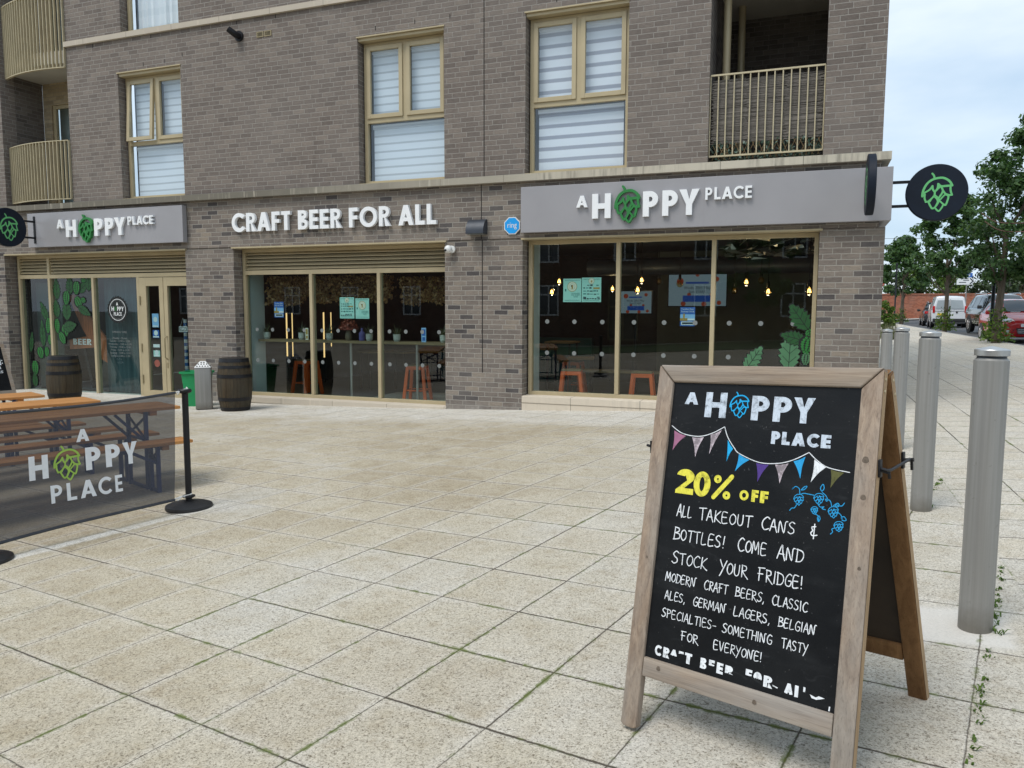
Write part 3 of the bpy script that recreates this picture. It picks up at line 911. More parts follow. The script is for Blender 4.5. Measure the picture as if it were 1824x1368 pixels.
def hand(mb, text, x0, x1, ybase, size, P, hw, h, mi=0, small=.80, jit=.03):
    """hand lettered word from x0 to x1 with its first letter larger"""
    W = [HW.get(c, .56) * (1 if i == 0 else small) for i, c in enumerate(text)]
    tot = sum(W) + .14 * (len(W) - 1)
    k = (x1 - x0) / tot
    x = x0
    for i, c in enumerate(text):
        sy = size * (1 if i == 0 else small)
        sx = k * (1 if i == 0 else small)
        dy = random.uniform(-jit, jit) * size
        sl = random.uniform(-.04, .07)
        for st in HAND[c]:
            q = [(x + (px + sl * py) * sx, ybase + dy + py * sy) for px, py in cr(st, 5)]
            mb_h = h + random.uniform(0, .00035)
            n = len(q)
            stroke(mb, q, [hw * (1 + .16 * math.sin(3.1 * t / max(1, n - 1) + i)) for t in range(n)], P, mb_h, mb_h, mi)
        x += W[i] * k + .14 * k

def bftext(mb, s, size, x, y, P, h, mi=0, align='CENTER', width=None):
    """small print from the built-in font"""
    cu = bpy.data.curves.new('t', 'FONT')
    cu.body = s; cu.size = size; cu.align_x = align; cu.resolution_u = 2
    ob = bpy.data.objects.new('t', cu)
    me = bpy.data.meshes.new_from_object(ob)
    vs = [v.co.copy() for v in me.vertices]
    fs = [tuple(p.vertices) for p in me.polygons]
    if vs:
        k = 1.
        if width:
            wd = max(v.x for v in vs) - min(v.x for v in vs)
            k = width / max(wd, 1e-6)
        mb.add([P(x + v.x * k, y + v.y, h) for v in vs], fs, mi)
    bpy.data.objects.remove(ob); bpy.data.curves.remove(cu); bpy.data.meshes.remove(me)
# ================================================================== the setting
def sheet(name, mat, xs, ys, dz=0.0, hf=G):
    mb = MB()
    nx, ny = len(xs), len(ys)
    mb.add([(x, y, hf(x, y) + dz) for y in ys for x in xs],
           [(j * nx + i, j * nx + i + 1, (j + 1) * nx + i + 1, (j + 1) * nx + i) for j in range(ny - 1) for i in range(nx - 1)])
    o = mb.build(name, mat, smooth=True, angle=80)
    return struct(o)

def lin(a, b, n): return [a + (b - a) * i / n for i in range(n + 1)]
M['paving_plaza'] = paving('paving_plaza', -12.3, .472, -1.471, 2.4816)
M['paving_walk'] = paving('paving_walk', 0, .41, .98, .2, sx=1.0, cols=((.58, .515, .40), (.50, .43, .32), (.57, .54, .49)), apron=False, stripe=False, jw=.004, stagger=0.0)
XE = .985
XK = 5.75
sheet('plaza_paving', 'paving_plaza', lin(-45, -14, 8) + lin(-12, XE, 44), lin(-21, -3, 9) + lin(-2, 13.5, 60))
sheet('pavement', 'paving_walk', lin(XE, XK, 12), lin(-21, 13.5, 46) + lin(16, 72, 20))
sheet('road', 'asphalt', lin(XK + .12, 13, 8), lin(-21, 84, 60), dz=-.11)
sheet('side_road', 'asphalt', lin(-30, XK + .12, 12), lin(72.2, 80, 4), dz=-.07)
sheet('far_pavement', 'kerb', lin(-30, 45, 20), lin(80, 86, 3), dz=-.02)
sheet('opposite_pavement', 'kerb', lin(13, 17, 4), lin(-21, 80, 30), dz=-.02)
sheet('terrain', 'soil', lin(-400, -50, 8) + lin(-45, 45, 20) + lin(60, 400, 8), lin(-300, -30, 6) + lin(-20, 130, 20) + lin(160, 700, 6), dz=-.35)
mb = MB()
for y0, y1 in zip(lin(-21, 72, 90)[:-1], lin(-21, 72, 90)[1:]):
    za, zb = G(XK, y0), G(XK, y1)
    mb.add([(XK, y0 + .004, za - .3), (XK + .12, y0 + .004, za - .3), (XK + .12, y0 + .004, za + .006), (XK, y0 + .004, za + .006),
            (XK, y1 - .004, zb - .3), (XK + .12, y1 - .004, zb - .3), (XK + .12, y1 - .004, zb + .006), (XK, y1 - .004, zb + .006)],
           [(0, 1, 2, 3), (7, 6, 5, 4), (1, 5, 6, 2), (0, 3, 7, 4), (3, 2, 6, 7)])
struct(mb.build('kerb', 'kerb'))
sheet('lawn', 'grass', lin(-16, .6, 20), lin(-18.5, -10.5, 8), dz=.03)

# ================================================================== the building
YF = 11.1                      # plane of the brick front
bld = empty('apartment_building', 'grey-brown brick apartment block with bronze windows and ground-floor bar', 'building', (-7, YF, 0))

def panel(mb, x0, x1, z0, z1, holes, y0, y1, mi=0):
    xs = sorted({x0, x1} | {min(max(h[k], x0), x1) for h in holes for k in (0, 1)})
    zs = sorted({z0, z1} | {min(max(h[k], z0), z1) for h in holes for k in (2, 3)})
    solid = {}
    for i in range(len(xs) - 1):
        for j in range(len(zs) - 1):
            cx, cz = (xs[i] + xs[i + 1]) / 2, (zs[j] + zs[j + 1]) / 2
            solid[i, j] = not any(h[0] < cx < h[1] and h[2] < cz < h[3] for h in holes)
    for (i, j), s in solid.items():
        if not s: continue
        a, b, c, d = xs[i], xs[i + 1], zs[j], zs[j + 1]
        mb.quad((a, y0, c), (b, y0, c), (b, y0, d), (a, y0, d), mi)
        mb.quad((a, y1, c), (a, y1, d), (b, y1, d), (b, y1, c), mi)
        if not solid.get((i - 1, j), False): mb.quad((a, y0, c), (a, y0, d), (a, y1, d), (a, y1, c), mi)
        if not solid.get((i + 1, j), False): mb.quad((b, y0, c), (b, y1, c), (b, y1, d), (b, y0, d), mi)
        if not solid.get((i, j - 1), False): mb.quad((a, y0, c), (a, y1, c), (b, y1, c), (b, y0, c), mi)
        if not solid.get((i, j + 1), False): mb.quad((a, y0, d), (b, y0, d), (b, y1, d), (a, y1, d), mi)

ZTOP = 12.2
UPH = [(-12.02, -10.55, 3.58, 5.85), (-6.93, -5.40, 3.58, 5.88), (-4.07, -2.53, 3.58, 5.90), (-1.41, .06, 3.58, 6.2), (-15.1, -13.28, 3.58, 9.1),
       (-11.9, -10.55, 6.54, 8.8), (-6.93, -5.40, 6.54, 8.8), (-4.07, -2.53, 6.54, 8.8), (-1.41, .06, 6.54, 9.1)]
mb = MB(); panel(mb, -15.26, .76, 3.58, ZTOP, UPH, YF, YF + .3)
mb.box((.46, YF + .3, 3.58), (.76, 24, ZTOP))
wall_u = mb.build('upper_wall', 'brick_upper', bld, world=True)
mb = MB(); panel(mb, -15.26, .76, 2.655, 3.48, [], YF, YF + .3)
mb.box((.46, YF + .3, 2.655), (.76, 24, 3.48))
mb.build('frieze', 'brick_lower', bld, world=True)
OPEN = [(-15.24, -10.61, -.6, 2.7), (-9.53, -5.41, -.6, 2.7), (-4.11, .06, .275, 2.7)]
for x0, x1 in ((-10.61, -9.53), (-5.41, -4.11), (.06, .84)):
    mb = MB(); mb.box((x0, YF + .018, -.6), (x1, YF + .42, 2.65))
    if x1 > .5: mb.box((.54, YF + .4205, -.6), (.8395, 24, 2.65))
    mb.build('pier', 'brick_lower', bld, world=True)
mb = MB(); mb.box((-4.11, YF + .0185, -.6), (.06, YF + .4, .03)); mb.build('plinth', 'brick_lower', bld, world=True)
# rounded end of the block
def curve_strip(mb, z0, z1, r=5., a0=0., a1=75, off=0.):
    cx, cy = -15.262, YF + r
    n = 16
    P = [(cx - (r + off) * math.sin(R(a0 + (a1 - a0) * i / n)), cy - (r + off) * math.cos(R(a0 + (a1 - a0) * i / n))) for i in range(n + 1)]
    for p, q in zip(P[:-1], P[1:]):
        mb.quad((*p, z0), (*q, z0), (*q, z1), (*p, z1))
    return P
mb = MB(); curve_strip(mb, 2.65, 3.48); curve_strip(mb, -.6, 2.65, off=-.018)
mb.quad((-15.262, YF, 2.65), (-15.262, YF + .5, 2.65), (-15.262, YF + .5, -.6), (-15.262, YF, -.6))
mb.build('rounded_end', 'brick_lower', bld, world=True, smooth=True)
mb = MB(); curve_strip(mb, 3.58, ZTOP)
mb.build('rounded_end', 'brick_upper', bld, world=True, smooth=True)
# stone bands
def band(name, z0, z1, out, x0, x1, wrap, curve, mat='stone'):
    mb = MB()
    mb.box((x0, YF - out, z0), (x1, YF + .12, z1))
    if wrap: mb.box((.76 - .05, YF + .123, z0), (x1, 24, z1))
    if curve:
        n = 14; r = 5.
        pts = [(R(70 * i / n)) for i in range(n + 1)]
        rows = []
        for a in pts:
            for rr, z in ((r - .12, z0), (r + out, z0), (r + out, z1), (r - .12, z1)):
                rows.append((x0 - .002 - rr * math.sin(a), YF + r - rr * math.cos(a), z))
        fs = []
        for i in range(n):
            for k in range(4):
                fs.append((i * 4 + k, i * 4 + (k + 1) % 4, (i + 1) * 4 + (k + 1) % 4, (i + 1) * 4 + k))
        mb.add(rows, fs)
    return mb.build(name, mat, bld, world=True)
band('stone_band', 3.48, 3.58, .10, -15.262, .865, True, True)
band('stone_band', 6.45, 6.54, .05, -13.28, .80, False, False, 'stone_clean')
mb = MB()
mb.box((-15.3, YF - .04, ZTOP), (.82, YF + .36, ZTOP + .12))
mb.build('coping', 'stone', bld, world=True)
mb = MB(); mb.box((-19, YF + .36, ZTOP - .2), (.46, 24, ZTOP - .05)); mb.box((-19.5, 23.7, -.6), (.45, 24, ZTOP - .2)); mb.build('roof', 'room_dark', bld, world=True)
for x, ya, z0, z1 in ((-4.784, -.003, 2.66, 3.478), (-4.776, .014, .60, 2.645), (-4.738, -.003, 3.585, ZTOP - .01)):
    mb = MB(); mb.box((x, YF + ya, z0), (x + .012, YF + ya + .006, z1)); mb.build('movement_joint', 'dark_gap', bld, world=True)
# dark slots of the drip line over and beside the openings
mb = MB()
for x, z in [(-11.4, 5.92), (-10.9, 5.92), (-10.5, 5.99), (-6.6, 5.96), (-5.9, 5.97), (-5.3, 5.98), (-3.6, 5.99), (-2.9, 6.0), (-9.3, 6.38), (-8.5, 6.38), (-12.6, 6.37), (-11.2, 6.38)]:
    mb = MB(); mb.box((x, YF - .002, z), (x + .012, YF + .01, z + .065)); mb.build('weep_hole', 'dark_gap', bld, world=True)
# ---- upper windows
def frame_rect(mb, x0, x1, z0, z1, t, ya, yb, b=.004):
    mb.box((x0, ya, z0), (x0 + t, yb, z1), bev=b)
    mb.box((x1 - t, ya, z0), (x1, yb, z1), bev=b)
    mb.box((x0 + t, ya + .001, z0), (x1 - t, yb - .001, z0 + t), bev=b)
    mb.box((x0 + t, ya + .001, z1 - t), (x1 - t, yb - .001, z1), bev=b)

def up_window(x0, x1, z0, z1, zt, blind, ajar=False):
    ya = YF + .155
    mb = MB()
    frame_rect(mb, x0 + .02, x1 - .01, z0 + .02, z1 - .05, .06, ya, ya + .07)
    xm = (x0 + x1) / 2
    mb.box((x0 + .08, ya + .002, zt - .04), (x1 - .07, ya + .068, zt + .03))
    mb.box((xm - .035, ya + .002, zt + .03), (xm + .035, ya + .068, z1 - .11))
    mb.box((x0 - .012, YF - .018, z1 - .004), (x1 + .012, YF + .30, z1 + .014))      # pressed metal head
    mb.box((x0 + .004, YF + .02, z1 - .05), (x1 - .004, YF + .15, z1 - .006))
    mb.box((x0, YF - .012, z0 - .002), (x1, ya, z0 + .022))                       # metal sill
    fr = mb.build('window', 'bronze', bld, world=True)
    mb = MB()
    mb.quad((x0 + .08, ya + .04, z0 + .08), (x1 - .07, ya + .04, z0 + .08), (x1 - .07, ya + .04, zt - .04), (x0 + .08, ya + .04, zt - .04))
    o = mb.build('pane', 'glass_up', bld, world=True); o.parent = fr; o.matrix_parent_inverse = Matrix()
    for a, b in ((x0 + .08, xm - .035), (xm + .035, x1 - .07)):
        op = ajar and a < xm - .3
        zt0, z10 = zt + .03, z1 - .11
        tilt = (lambda p: Vector((p[0], p[1] - (z10 - p[2]) * .07, p[2]))) if op else (lambda p: Vector(p))
        mb = MB()
        m2 = MB(); frame_rect(m2, a, b, zt0, z10, .065, ya - .022, ya + .03)
        mb.add([tilt(v) for v in m2.v], m2.f)
        o = mb.build('casement', 'bronze', bld, world=True); o.parent = fr
        mb = MB()
        mb.add([tilt(p) for p in ((a + .06, ya + .012, zt0 + .06), (b - .06, ya + .012, zt0 + .06), (b - .06, ya + .012, z10 - .06), (a + .06, ya + .012, z10 - .06))], [(0, 1, 2, 3)])
        o = mb.build('pane', 'glass_up', bld, world=True); o.parent = fr
    for (a, b, c, d) in ((x0 + .12, x1 - .12, z0 + .09, zt - .05), (x0 + .12, xm - .06, zt + .03, z1 - .12), (xm + .06, x1 - .12, zt + .03, z1 - .12)):
        mb = MB()
        if blind == 'curtain':
            n = 26
            vs = []
            for i in range(n + 1):
                x = a + (b - a) * i / n
                yy = ya + .16 + .025 * math.sin(i * 1.9) + .01 * math.sin(i * .7)
                vs += [(x, yy, c), (x, yy, d)]
            mb.add(vs, [(2 * i, 2 * i + 2, 2 * i + 3, 2 * i + 1) for i in range(n)])
        else:
            mb.box((a, ya + .13, c), (b, ya + .136, d))
            mb.box((a - .01, ya + .10, d - .07), (b + .01, ya + .17, d), bev=.01)
        o = mb.build('blind', blind, bld, world=True, smooth=(blind == 'curtain')); o.parent = fr
    mb = MB(); mb.box((x0 - .3, ya + .5, z0 - .02), (x1 + .3, ya + .52, z1 + .3))
    mb.box((x0 - .3, YF + .302, z0 - .03), (x1 + .3, ya + .5, z0 - .02))
    o = mb.build('room_back', 'room_beige', bld, world=True); o.parent = fr
up_window(-12.02, -10.55, 3.58, 5.85, 4.62, 'blind_soft', True)
up_window(-6.93, -5.40, 3.58, 5.88, 4.62, 'blind_soft')
up_window(-4.07, -2.53, 3.58, 5.90, 4.62, 'blind_stripe')
up_window(-11.9, -10.55, 6.54, 8.8, 7.9, 'curtain')
up_window(-6.93, -5.40, 6.54, 8.8, 7.6, 'blind_soft')
up_window(-4.07, -2.53, 6.54, 8.8, 7.6, 'blind_stripe')
# ---- recessed balcony on the right
for z0, z1 in ((3.60, 6.2), (6.56, 9.1)):
    mb = MB()
    yb = YF + 2.3
    mb.quad((-1.41, yb, z0), (.06, yb, z0), (.06, yb, z1), (-1.41, yb, z1))
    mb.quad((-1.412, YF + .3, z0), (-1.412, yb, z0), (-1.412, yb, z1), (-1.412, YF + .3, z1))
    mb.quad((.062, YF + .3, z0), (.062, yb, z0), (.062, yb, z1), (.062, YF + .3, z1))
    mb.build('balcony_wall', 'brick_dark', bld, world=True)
    mb = MB(); mb.box((-1.6, YF + .302, z1 - .001), (.3, yb + .1, z1 + .12)); mb.box((-1.405, YF + .05, z1 - .03), (.055, YF + .299, z1 - .002)); mb.build('balcony_soffit', 'soffit', bld, world=True)
    mb = MB(); mb.box((-1.405, YF + .06, z0 - .02), (.055, yb - .002, z0 + .01)); mb.build('balcony_floor', 'stone', bld, world=True)
for x, y in ((-1.26, .62), (-1.16, 1.7)):
    mb = MB(); mb.tube([(x, YF + y, 3.6), (x, YF + y, 6.2)], .055, 12); mb.build('downpipe', 'bronze', bld, world=True, smooth=True)

def railing(mb, path, z0, z1, n, flat, rail=.022):
    """vertical bars along a plan path"""
    tot = [0]
    for p, q in zip(path[:-1], path[1:]): tot.append(tot[-1] + math.hypot(q[0] - p[0], q[1] - p[1]))
    def at(s):
        for i in range(len(path) - 1):
            if s <= tot[i + 1] + 1e-6:
                t = (s - tot[i]) / (tot[i + 1] - tot[i])
                p, q = path[i], path[i + 1]
                return (p[0] + (q[0] - p[0]) * t, p[1] + (q[1] - p[1]) * t), math.atan2(q[1] - p[1], q[0] - p[0])
        return path[-1], 0
    for p, q in zip(path[:-1], path[1:]):
        for z in (z0, z1):
            mb.bar((*p, z), (*q, z), .05 if flat else rail, .014 if flat else rail)
    for i in range(n):
        (x, y), a = at(tot[-1] * (i + (.0 if not flat else .0)) / (n - 1))
        if flat:
            c, s = math.cos(a), math.sin(a)
            hx, hy = .006, .026
            vs = []
            for z in (z0 + .008, z1 - .008):
                for i2, j2 in ((-1, -1), (1, -1), (1, 1), (-1, 1)):
                    vs.append((x + c * hx * i2 - s * hy * j2, y + s * hx * i2 + c * hy * j2, z))
            mb.add(vs, [(0, 3, 2, 1), (4, 5, 6, 7), (0, 1, 5, 4), (1, 2, 6, 5), (2, 3, 7, 6), (3, 0, 4, 7)])
        else:
            mb.tube([(x, y, z0), (x, y, z1)], .009, 6)
mb = MB(); railing(mb, [(-1.40, YF + .06), (.05, YF + .06)], 3.68, 4.755, 15, False)
mb.build('balcony_railing', 'bronze_rail', bld, world=True)
mb = MB(); railing(mb, [(-1.40, YF + .06), (.05, YF + .06)], 6.62, 7.7, 15, False)
mb.build('balcony_railing', 'bronze_rail', bld, world=True)
# ---- bowed balconies on the left
def bow(x, extra=0.):
    t = max(0., (-13.28 - x) / 2.02)
    return YF - .10 * math.sin(math.pi * min(t, 1.0)) * 1.0 + .24 * t * t - extra
bx = [-13.29 - .19 * i for i in range(14)]
for z0, zr0, zr1, zs in ((3.58, 3.66, 4.75, None), (6.17, 6.09, 7.45, 6.42)):
    path = [(x, bow(x) - .02) for x in bx]
    mb = MB(); railing(mb, path, zr0, zr1, 30, True)
    mb.build('balcony_railing', 'bronze_rail', bld, world=True)
    if zs:
        mb = MB()
        top = [(x, bow(x) + .03) for x in bx if x > -15.24]
        n = len(top)
        vs = [(x, y, 6.19) for x, y in top] + [(x, y, zs) for x, y in top] + [(x, YF + 1.3, 6.19) for x, y in top] + [(x, YF + 1.3, zs) for x, y in top]
        fs = []
        for i in range(n - 1):
            fs += [(i, i + 1, n + i + 1, n + i), (i, 2 * n + i, 2 * n + i + 1, i + 1), (n + i, n + i + 1, 3 * n + i + 1, 3 * n + i)]
        mb.add(vs, fs)
        mb.build('balcony_slab', 'soffit', bld, world=True)
for z0, z1 in ((3.6, 6.19), (6.43, 9.1)):
    mb = MB()
    yb = YF + .92
    panel(mb, -15.1, -13.28, z0, z1, [(-14.86, -13.96, z0, z0 + 2.15)], yb, yb + .12)
    mb.build('balcony_wall', 'brick_buff', bld, world=True)
    mb = MB()
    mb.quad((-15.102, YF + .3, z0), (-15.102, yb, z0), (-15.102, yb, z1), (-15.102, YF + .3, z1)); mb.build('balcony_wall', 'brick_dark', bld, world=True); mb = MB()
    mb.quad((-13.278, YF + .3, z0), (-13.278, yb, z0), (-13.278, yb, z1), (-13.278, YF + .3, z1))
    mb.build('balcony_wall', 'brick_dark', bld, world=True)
    mb = MB(); frame_rect(mb, -14.86, -13.96, z0, z0 + 2.15, .07, yb + .03, yb + .10)
    dr = mb.build('balcony_door', 'bronze', bld, world=True)
    mb = MB(); mb.quad((-14.79, yb + .07, z0), (-14.03, yb + .07, z0), (-14.03, yb + .07, z0 + 2.08), (-14.79, yb + .07, z0 + 2.08))
    o = mb.build('pane', 'glass_bal', bld, world=True); o.parent = dr
    mb = MB(); mb.box((-15.0, yb + .3, z0), (-13.8, yb + .32, z1)); o = mb.build('room_back', 'curtain', bld, world=True); o.parent = dr
mb = MB(); mb.box((-15.2, YF + .31, 9.1), (-13.2, YF + 1.1, 9.2)); mb.build('balcony_soffit', 'soffit', bld, world=True)
# ---- shop fronts
YG = YF + .24                      # plane of the shop-front frames
def louvre(x0, x1, z0, z1, parent):
    mb = MB()
    n = max(3, int((z1 - z0) / .058))
    for i in range(n):
        z = z0 + (z1 - z0) * (i + .5) / n
        mb.add([(x0, YG + .0, z - .016), (x1, YG + .0, z - .016), (x1, YG + .055, z + .03), (x0, YG + .055, z + .03),
                (x0, YG + .0, z - .004), (x1, YG + .0, z - .004), (x1, YG + .055, z + .042), (x0, YG + .055, z + .042)],
               [(0, 1, 2, 3), (7, 6, 5, 4), (0, 4, 5, 1), (2, 6, 7, 3)])
    o = mb.build('louvre', 'bronze', bld, world=True); o.parent = parent
    mb = MB(); mb.box((x0, YG + .07, z0), (x1, YG + .08, z1)); o = mb.build('louvre_back', 'dark_gap', bld, world=True); o.parent = parent

def dots(x0, x1, zs, n, parent, r=.034):
    mb = MB()
    for z in zs:
        for i in range(n):
            x = x0 + (x1 - x0) * (i + .5) / n
            mb.disc((x, YG + .0265, z), r, 16)
    o = mb.build('safety_dots', 'frost', bld, world=True); o.parent = parent

def shopfront(x0, x1, z0, z1, mull, zl=None, sill=None, ndots=4, dz=(1.28, .62)):
    mb = MB()
    t = .055
    top = zl if zl else z1
    frame_rect(mb, x0, x1, z0, z1, t, YG - .02, YG + .09)
    if zl: mb.box((x0 + t, YG - .019, zl), (x1 - t, YG + .088, zl + .075))
    for m in mull: mb.box((m - .03, YG - .022, z0 + t), (m + .03, YG + .087, top), bev=.004)
    mb.box((x0 - .04, YF - .02, z1 + .003), (x1 + .04, YF + .30, z1 + .028))     # projecting metal head
    fr = mb.build('shop_window', 'bronze', bld, world=True)
    ed = [x0 + t] + list(mull) + [x1 - t]
    for a, b in zip(ed[:-1], ed[1:]):
        mb = MB(); mb.quad((a + .01, YG + .03, z0 + t), (b - .01, YG + .03, z0 + t), (b - .01, YG + .03, top), (a + .01, YG + .03, top))
        o = mb.build('pane', 'glass_shop', bld, world=True); o.parent = fr
        dots(a + .02, b - .02, dz, ndots, fr)
    if sill:
        mb = MB()
        mb.box((x0 - .02, YF - .012, sill[1] - .105), (x1 + .02, YG + .12, sill[1]), bev=.008)
        if sill[0] < sill[1] - .13: mb.box((x0 - .02, YF - .002, sill[0]), (x1 + .02, YG + .12, sill[1] - .109))
        o = mb.build('sill', 'stone_clean', bld, world=True); o.parent = fr
    return fr
winR = shopfront(-4.085, .055, .265, 2.625, (-2.685, -1.315), None, (-.1, .265), 3, (1.40, .92))
winM = shopfront(-9.51, -5.415, .03, 2.625, (-8.075, -6.735), 2.18, (-.35, .03), 4, (1.21, .66))
louvre(-9.455, -5.47, 2.255, 2.57, winM)
# the left front with its door
mb = MB(); t = .055
frame_rect(mb, -15.2, -10.62, -.2, 2.625, t, YG - .02, YG + .09)
mb.box((-15.145, YG - .019, 2.17), (-10.675, YG + .088, 2.245))
for m in (-14.33, -13.15, -11.99): mb.box((m - .03, YG - .022, -.15), (m + .03, YG + .087, 2.17), bev=.004)
mb.box((-14.36, YG - .021, 2.245), (-14.30, YG + .086, 2.57))
mb.box((-15.25, YF - .02, 2.628), (-10.58, YF + .30, 2.652))
winL = mb.build('shop_window', 'bronze', bld, world=True)
louvre(-15.145, -14.36, 2.25, 2.57, winL); louvre(-14.30, -10.675, 2.25, 2.57, winL)
for a, b in ((-15.14, -14.36), (-14.30, -13.18), (-13.12, -12.02)):
    mb = MB(); mb.quad((a, YG + .03, -.14), (b, YG + .03, -.14), (b, YG + .03, 2.17), (a, YG + .03, 2.17))
    o = mb.build('pane', 'glass_shop', bld, world=True); o.parent = winL
mb = MB(); mb.box((-15.24, YF - .02, -.5), (-10.6, YG + .12, -.2)); o = mb.build('sill', 'stone_clean', bld, world=True); o.parent = winL
# double door: narrow leaf and main leaf
mb = MB()
for a, b, tl, tr in ((-11.95, -11.36, .17, .10), (-11.35, -10.685, .09, .07)):
    mb.box((a, YG - .03, -.13), (a + tl, YG + .05, 2.16), bev=.004)
    mb.box((b - tr, YG - .03, -.13), (b, YG + .05, 2.16), bev=.004)
    mb.box((a + tl, YG - .029, 2.0), (b - tr, YG + .049, 2.159)); mb.box((a + tl, YG - .029, -.129), (b - tr, YG + .049, .02))
door = mb.build('door', 'bronze', bld, world=True)
for a, b in ((-11.78, -11.46), (-11.26, -10.755)):
    mb = MB(); mb.quad((a, YG + .01, .02), (b, YG + .01, .02), (b, YG + .01, 2.0), (a, YG + .01, 2.0)); o = mb.build('pane', 'glass_shop', bld, world=True); o.parent = door
mb = MB()
mb.tube([(-11.305, YG - .03, .62), (-11.305, YG - .09, .66), (-11.305, YG - .09, 1.02), (-11.305, YG - .03, 1.06)], .012, 8)
mb.box((-11.33, YG - .036, .46), (-11.29, YG - .03, .56))
for z in (.15, .75, 1.65): mb.tube([(-11.93, YG - .04, z), (-11.93, YG - .04, z + .16)], .013, 8)
o = mb.build('handle', 'bronze_dark', bld, world=True, smooth=True); o.parent = door
for k, (z0, z1, mat) in enumerate(((1.22, 1.48, 'poster_sky'), (1.02, 1.17, 'poster_blue'), (.84, .90, 'poster_white'), (.66, .78, 'poster_mint'), (.47, .60, 'poster_red'))):
    mb = MB()
    if k == 4: mb.disc((-11.62, YG + .016, .535), .07, 16)
    else: mb.quad((-11.70, YG + .016, z0), (-11.54, YG + .016, z0), (-11.54, YG + .016, z1), (-11.70, YG + .016, z1))
    mb2 = MB()
    if k < 2 or k == 3:
        mb.disc((-11.62, YG + .014, (z0 + z1) / 2 + .02), .05, 14, 1)
        mb.box((-11.69, YG + .0125, z0 + .01), (-11.55, YG + .014, z0 + .035), 1)
    o = mb.build('sticker', [mat, 'poster_white'], bld, world=True); o.parent = door
# ---- inside the bar
FZ = -.06
mb = MB()
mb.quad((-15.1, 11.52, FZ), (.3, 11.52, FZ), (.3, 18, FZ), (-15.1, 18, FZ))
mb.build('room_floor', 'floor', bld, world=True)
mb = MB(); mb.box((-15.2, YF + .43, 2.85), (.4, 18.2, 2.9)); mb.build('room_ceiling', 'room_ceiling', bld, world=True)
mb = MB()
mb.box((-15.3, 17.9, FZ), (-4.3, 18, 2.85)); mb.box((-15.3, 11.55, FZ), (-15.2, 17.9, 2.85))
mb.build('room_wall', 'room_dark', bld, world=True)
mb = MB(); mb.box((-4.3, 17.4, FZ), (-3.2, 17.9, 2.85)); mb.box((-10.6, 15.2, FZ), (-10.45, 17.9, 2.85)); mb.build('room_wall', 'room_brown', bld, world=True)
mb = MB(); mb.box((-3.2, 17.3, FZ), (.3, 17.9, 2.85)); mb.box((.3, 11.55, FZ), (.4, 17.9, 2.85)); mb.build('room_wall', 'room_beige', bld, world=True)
mb = MB(); mb.box((-8.2, 16.6, FZ), (-4.5, 16.75, .95)); mb.build('bar_front', 'room_teal', bld, world=True)
for x0, x1 in ((-10.5, -9.52), (-5.40, -4.1)):
    mb = MB(); mb.box((x0, YF + .43, FZ), (x1, YF + .8, 2.84)); mb.build('room_pier', 'white_paint', bld, world=True)
mb = MB()
mb.tube([(-4.2, 15.2, 2.42), (.3, 15.2, 2.42)], .17, 18)
mb.build('ventilation_duct', 'dark_grey_metal', bld, world=True, smooth=True)
mb = MB()
for i in range(60):
    x = -1.3 + 1.5 * random.random(); z = 2.42 + .3 * random.random() * (.4 + random.random())
    a = Vector((x, 13 + random.uniform(-.3, .3), z))
    mb.add([a + Vector((random.uniform(-.16, .16), random.uniform(-.1, .1), random.uniform(-.06, .06))) for _ in range(4)], [(0, 1, 2, 3)])
mb.build('foil_duct_wrap', 'steel', bld, world=True)
# ================================================================== signs on the front
def PF(y0): return lambda x, z, h: Vector((x, y0 - h, z))
def fascia(name, label, x0, x1, z0, z1, texts, corner=False, seams=()):
    yb, yf = YF - .015, YF - .12
    r = empty(name, label, 'shop sign', ((x0 + x1) / 2, YF, z0), group='grey fascia signs over the bar')
    mb = MB(); mb.box((x0, yf, z0), (x1, yb, z1), bev=.004)
    if corner: mb.box((.765, yb + .002, z0), (x1, 14, z1), bev=.004)
    for sx in seams: mb.box((sx - .002, yf - .0015, z0 + .003), (sx + .002, yf + .002, z1 - .003))
    mb.build('panel', 'fascia', r, world=True)
    P = PF(yf)
    for kind, args in texts:
        mb = MB()
        if kind == 'hop':
            hop(mb, *args, P, .0, .048, thick=1.25, step=.0006)
            mb.build('hop_emblem', 'green_acrylic', r, world=True)
        else:
            for ch, x, W, z, h, wt in args:
                loops, w0 = bold(ch, wt)
                mb = MB()
                mb.prism([[(x + px * W / w0, z + pz * h) for px, pz in lp] for lp in loops], P, .004, .05)
                mb.build('letter', 'white_acrylic', r, world=True)
    return r
def place_word(s, xs, z, h, wt):
    return [(c, a, b - a, z, h, wt) for c, (a, b) in zip(s, xs)]
zR = 2.88
fascia('fascia_sign', 'long grey fascia sign with white A HOPPY PLACE lettering above the wide right window', -4.09, .89, 2.72, 3.385, [
    ('t', place_word('A', [(-3.22, -3.055)], 3.045, .165, .22)),
    ('t', place_word('H', [(-2.985, -2.715)], zR, .345, .24)),
    ('hop', (-2.66, 2.805, -2.30, 3.32)),
    ('t', place_word('PPY', [(-2.255, -2.045), (-1.985, -1.775), (-1.755, -1.485)], zR, .345, .24)),
    ('t', place_word('PLACE', [(-1.405, -1.315), (-1.285, -1.205), (-1.185, -1.05), (-1.035, -.905), (-.885, -.80)], 3.072, .16, .2))],
    corner=True, seams=(-1.425, .70))
dxl = -10.33
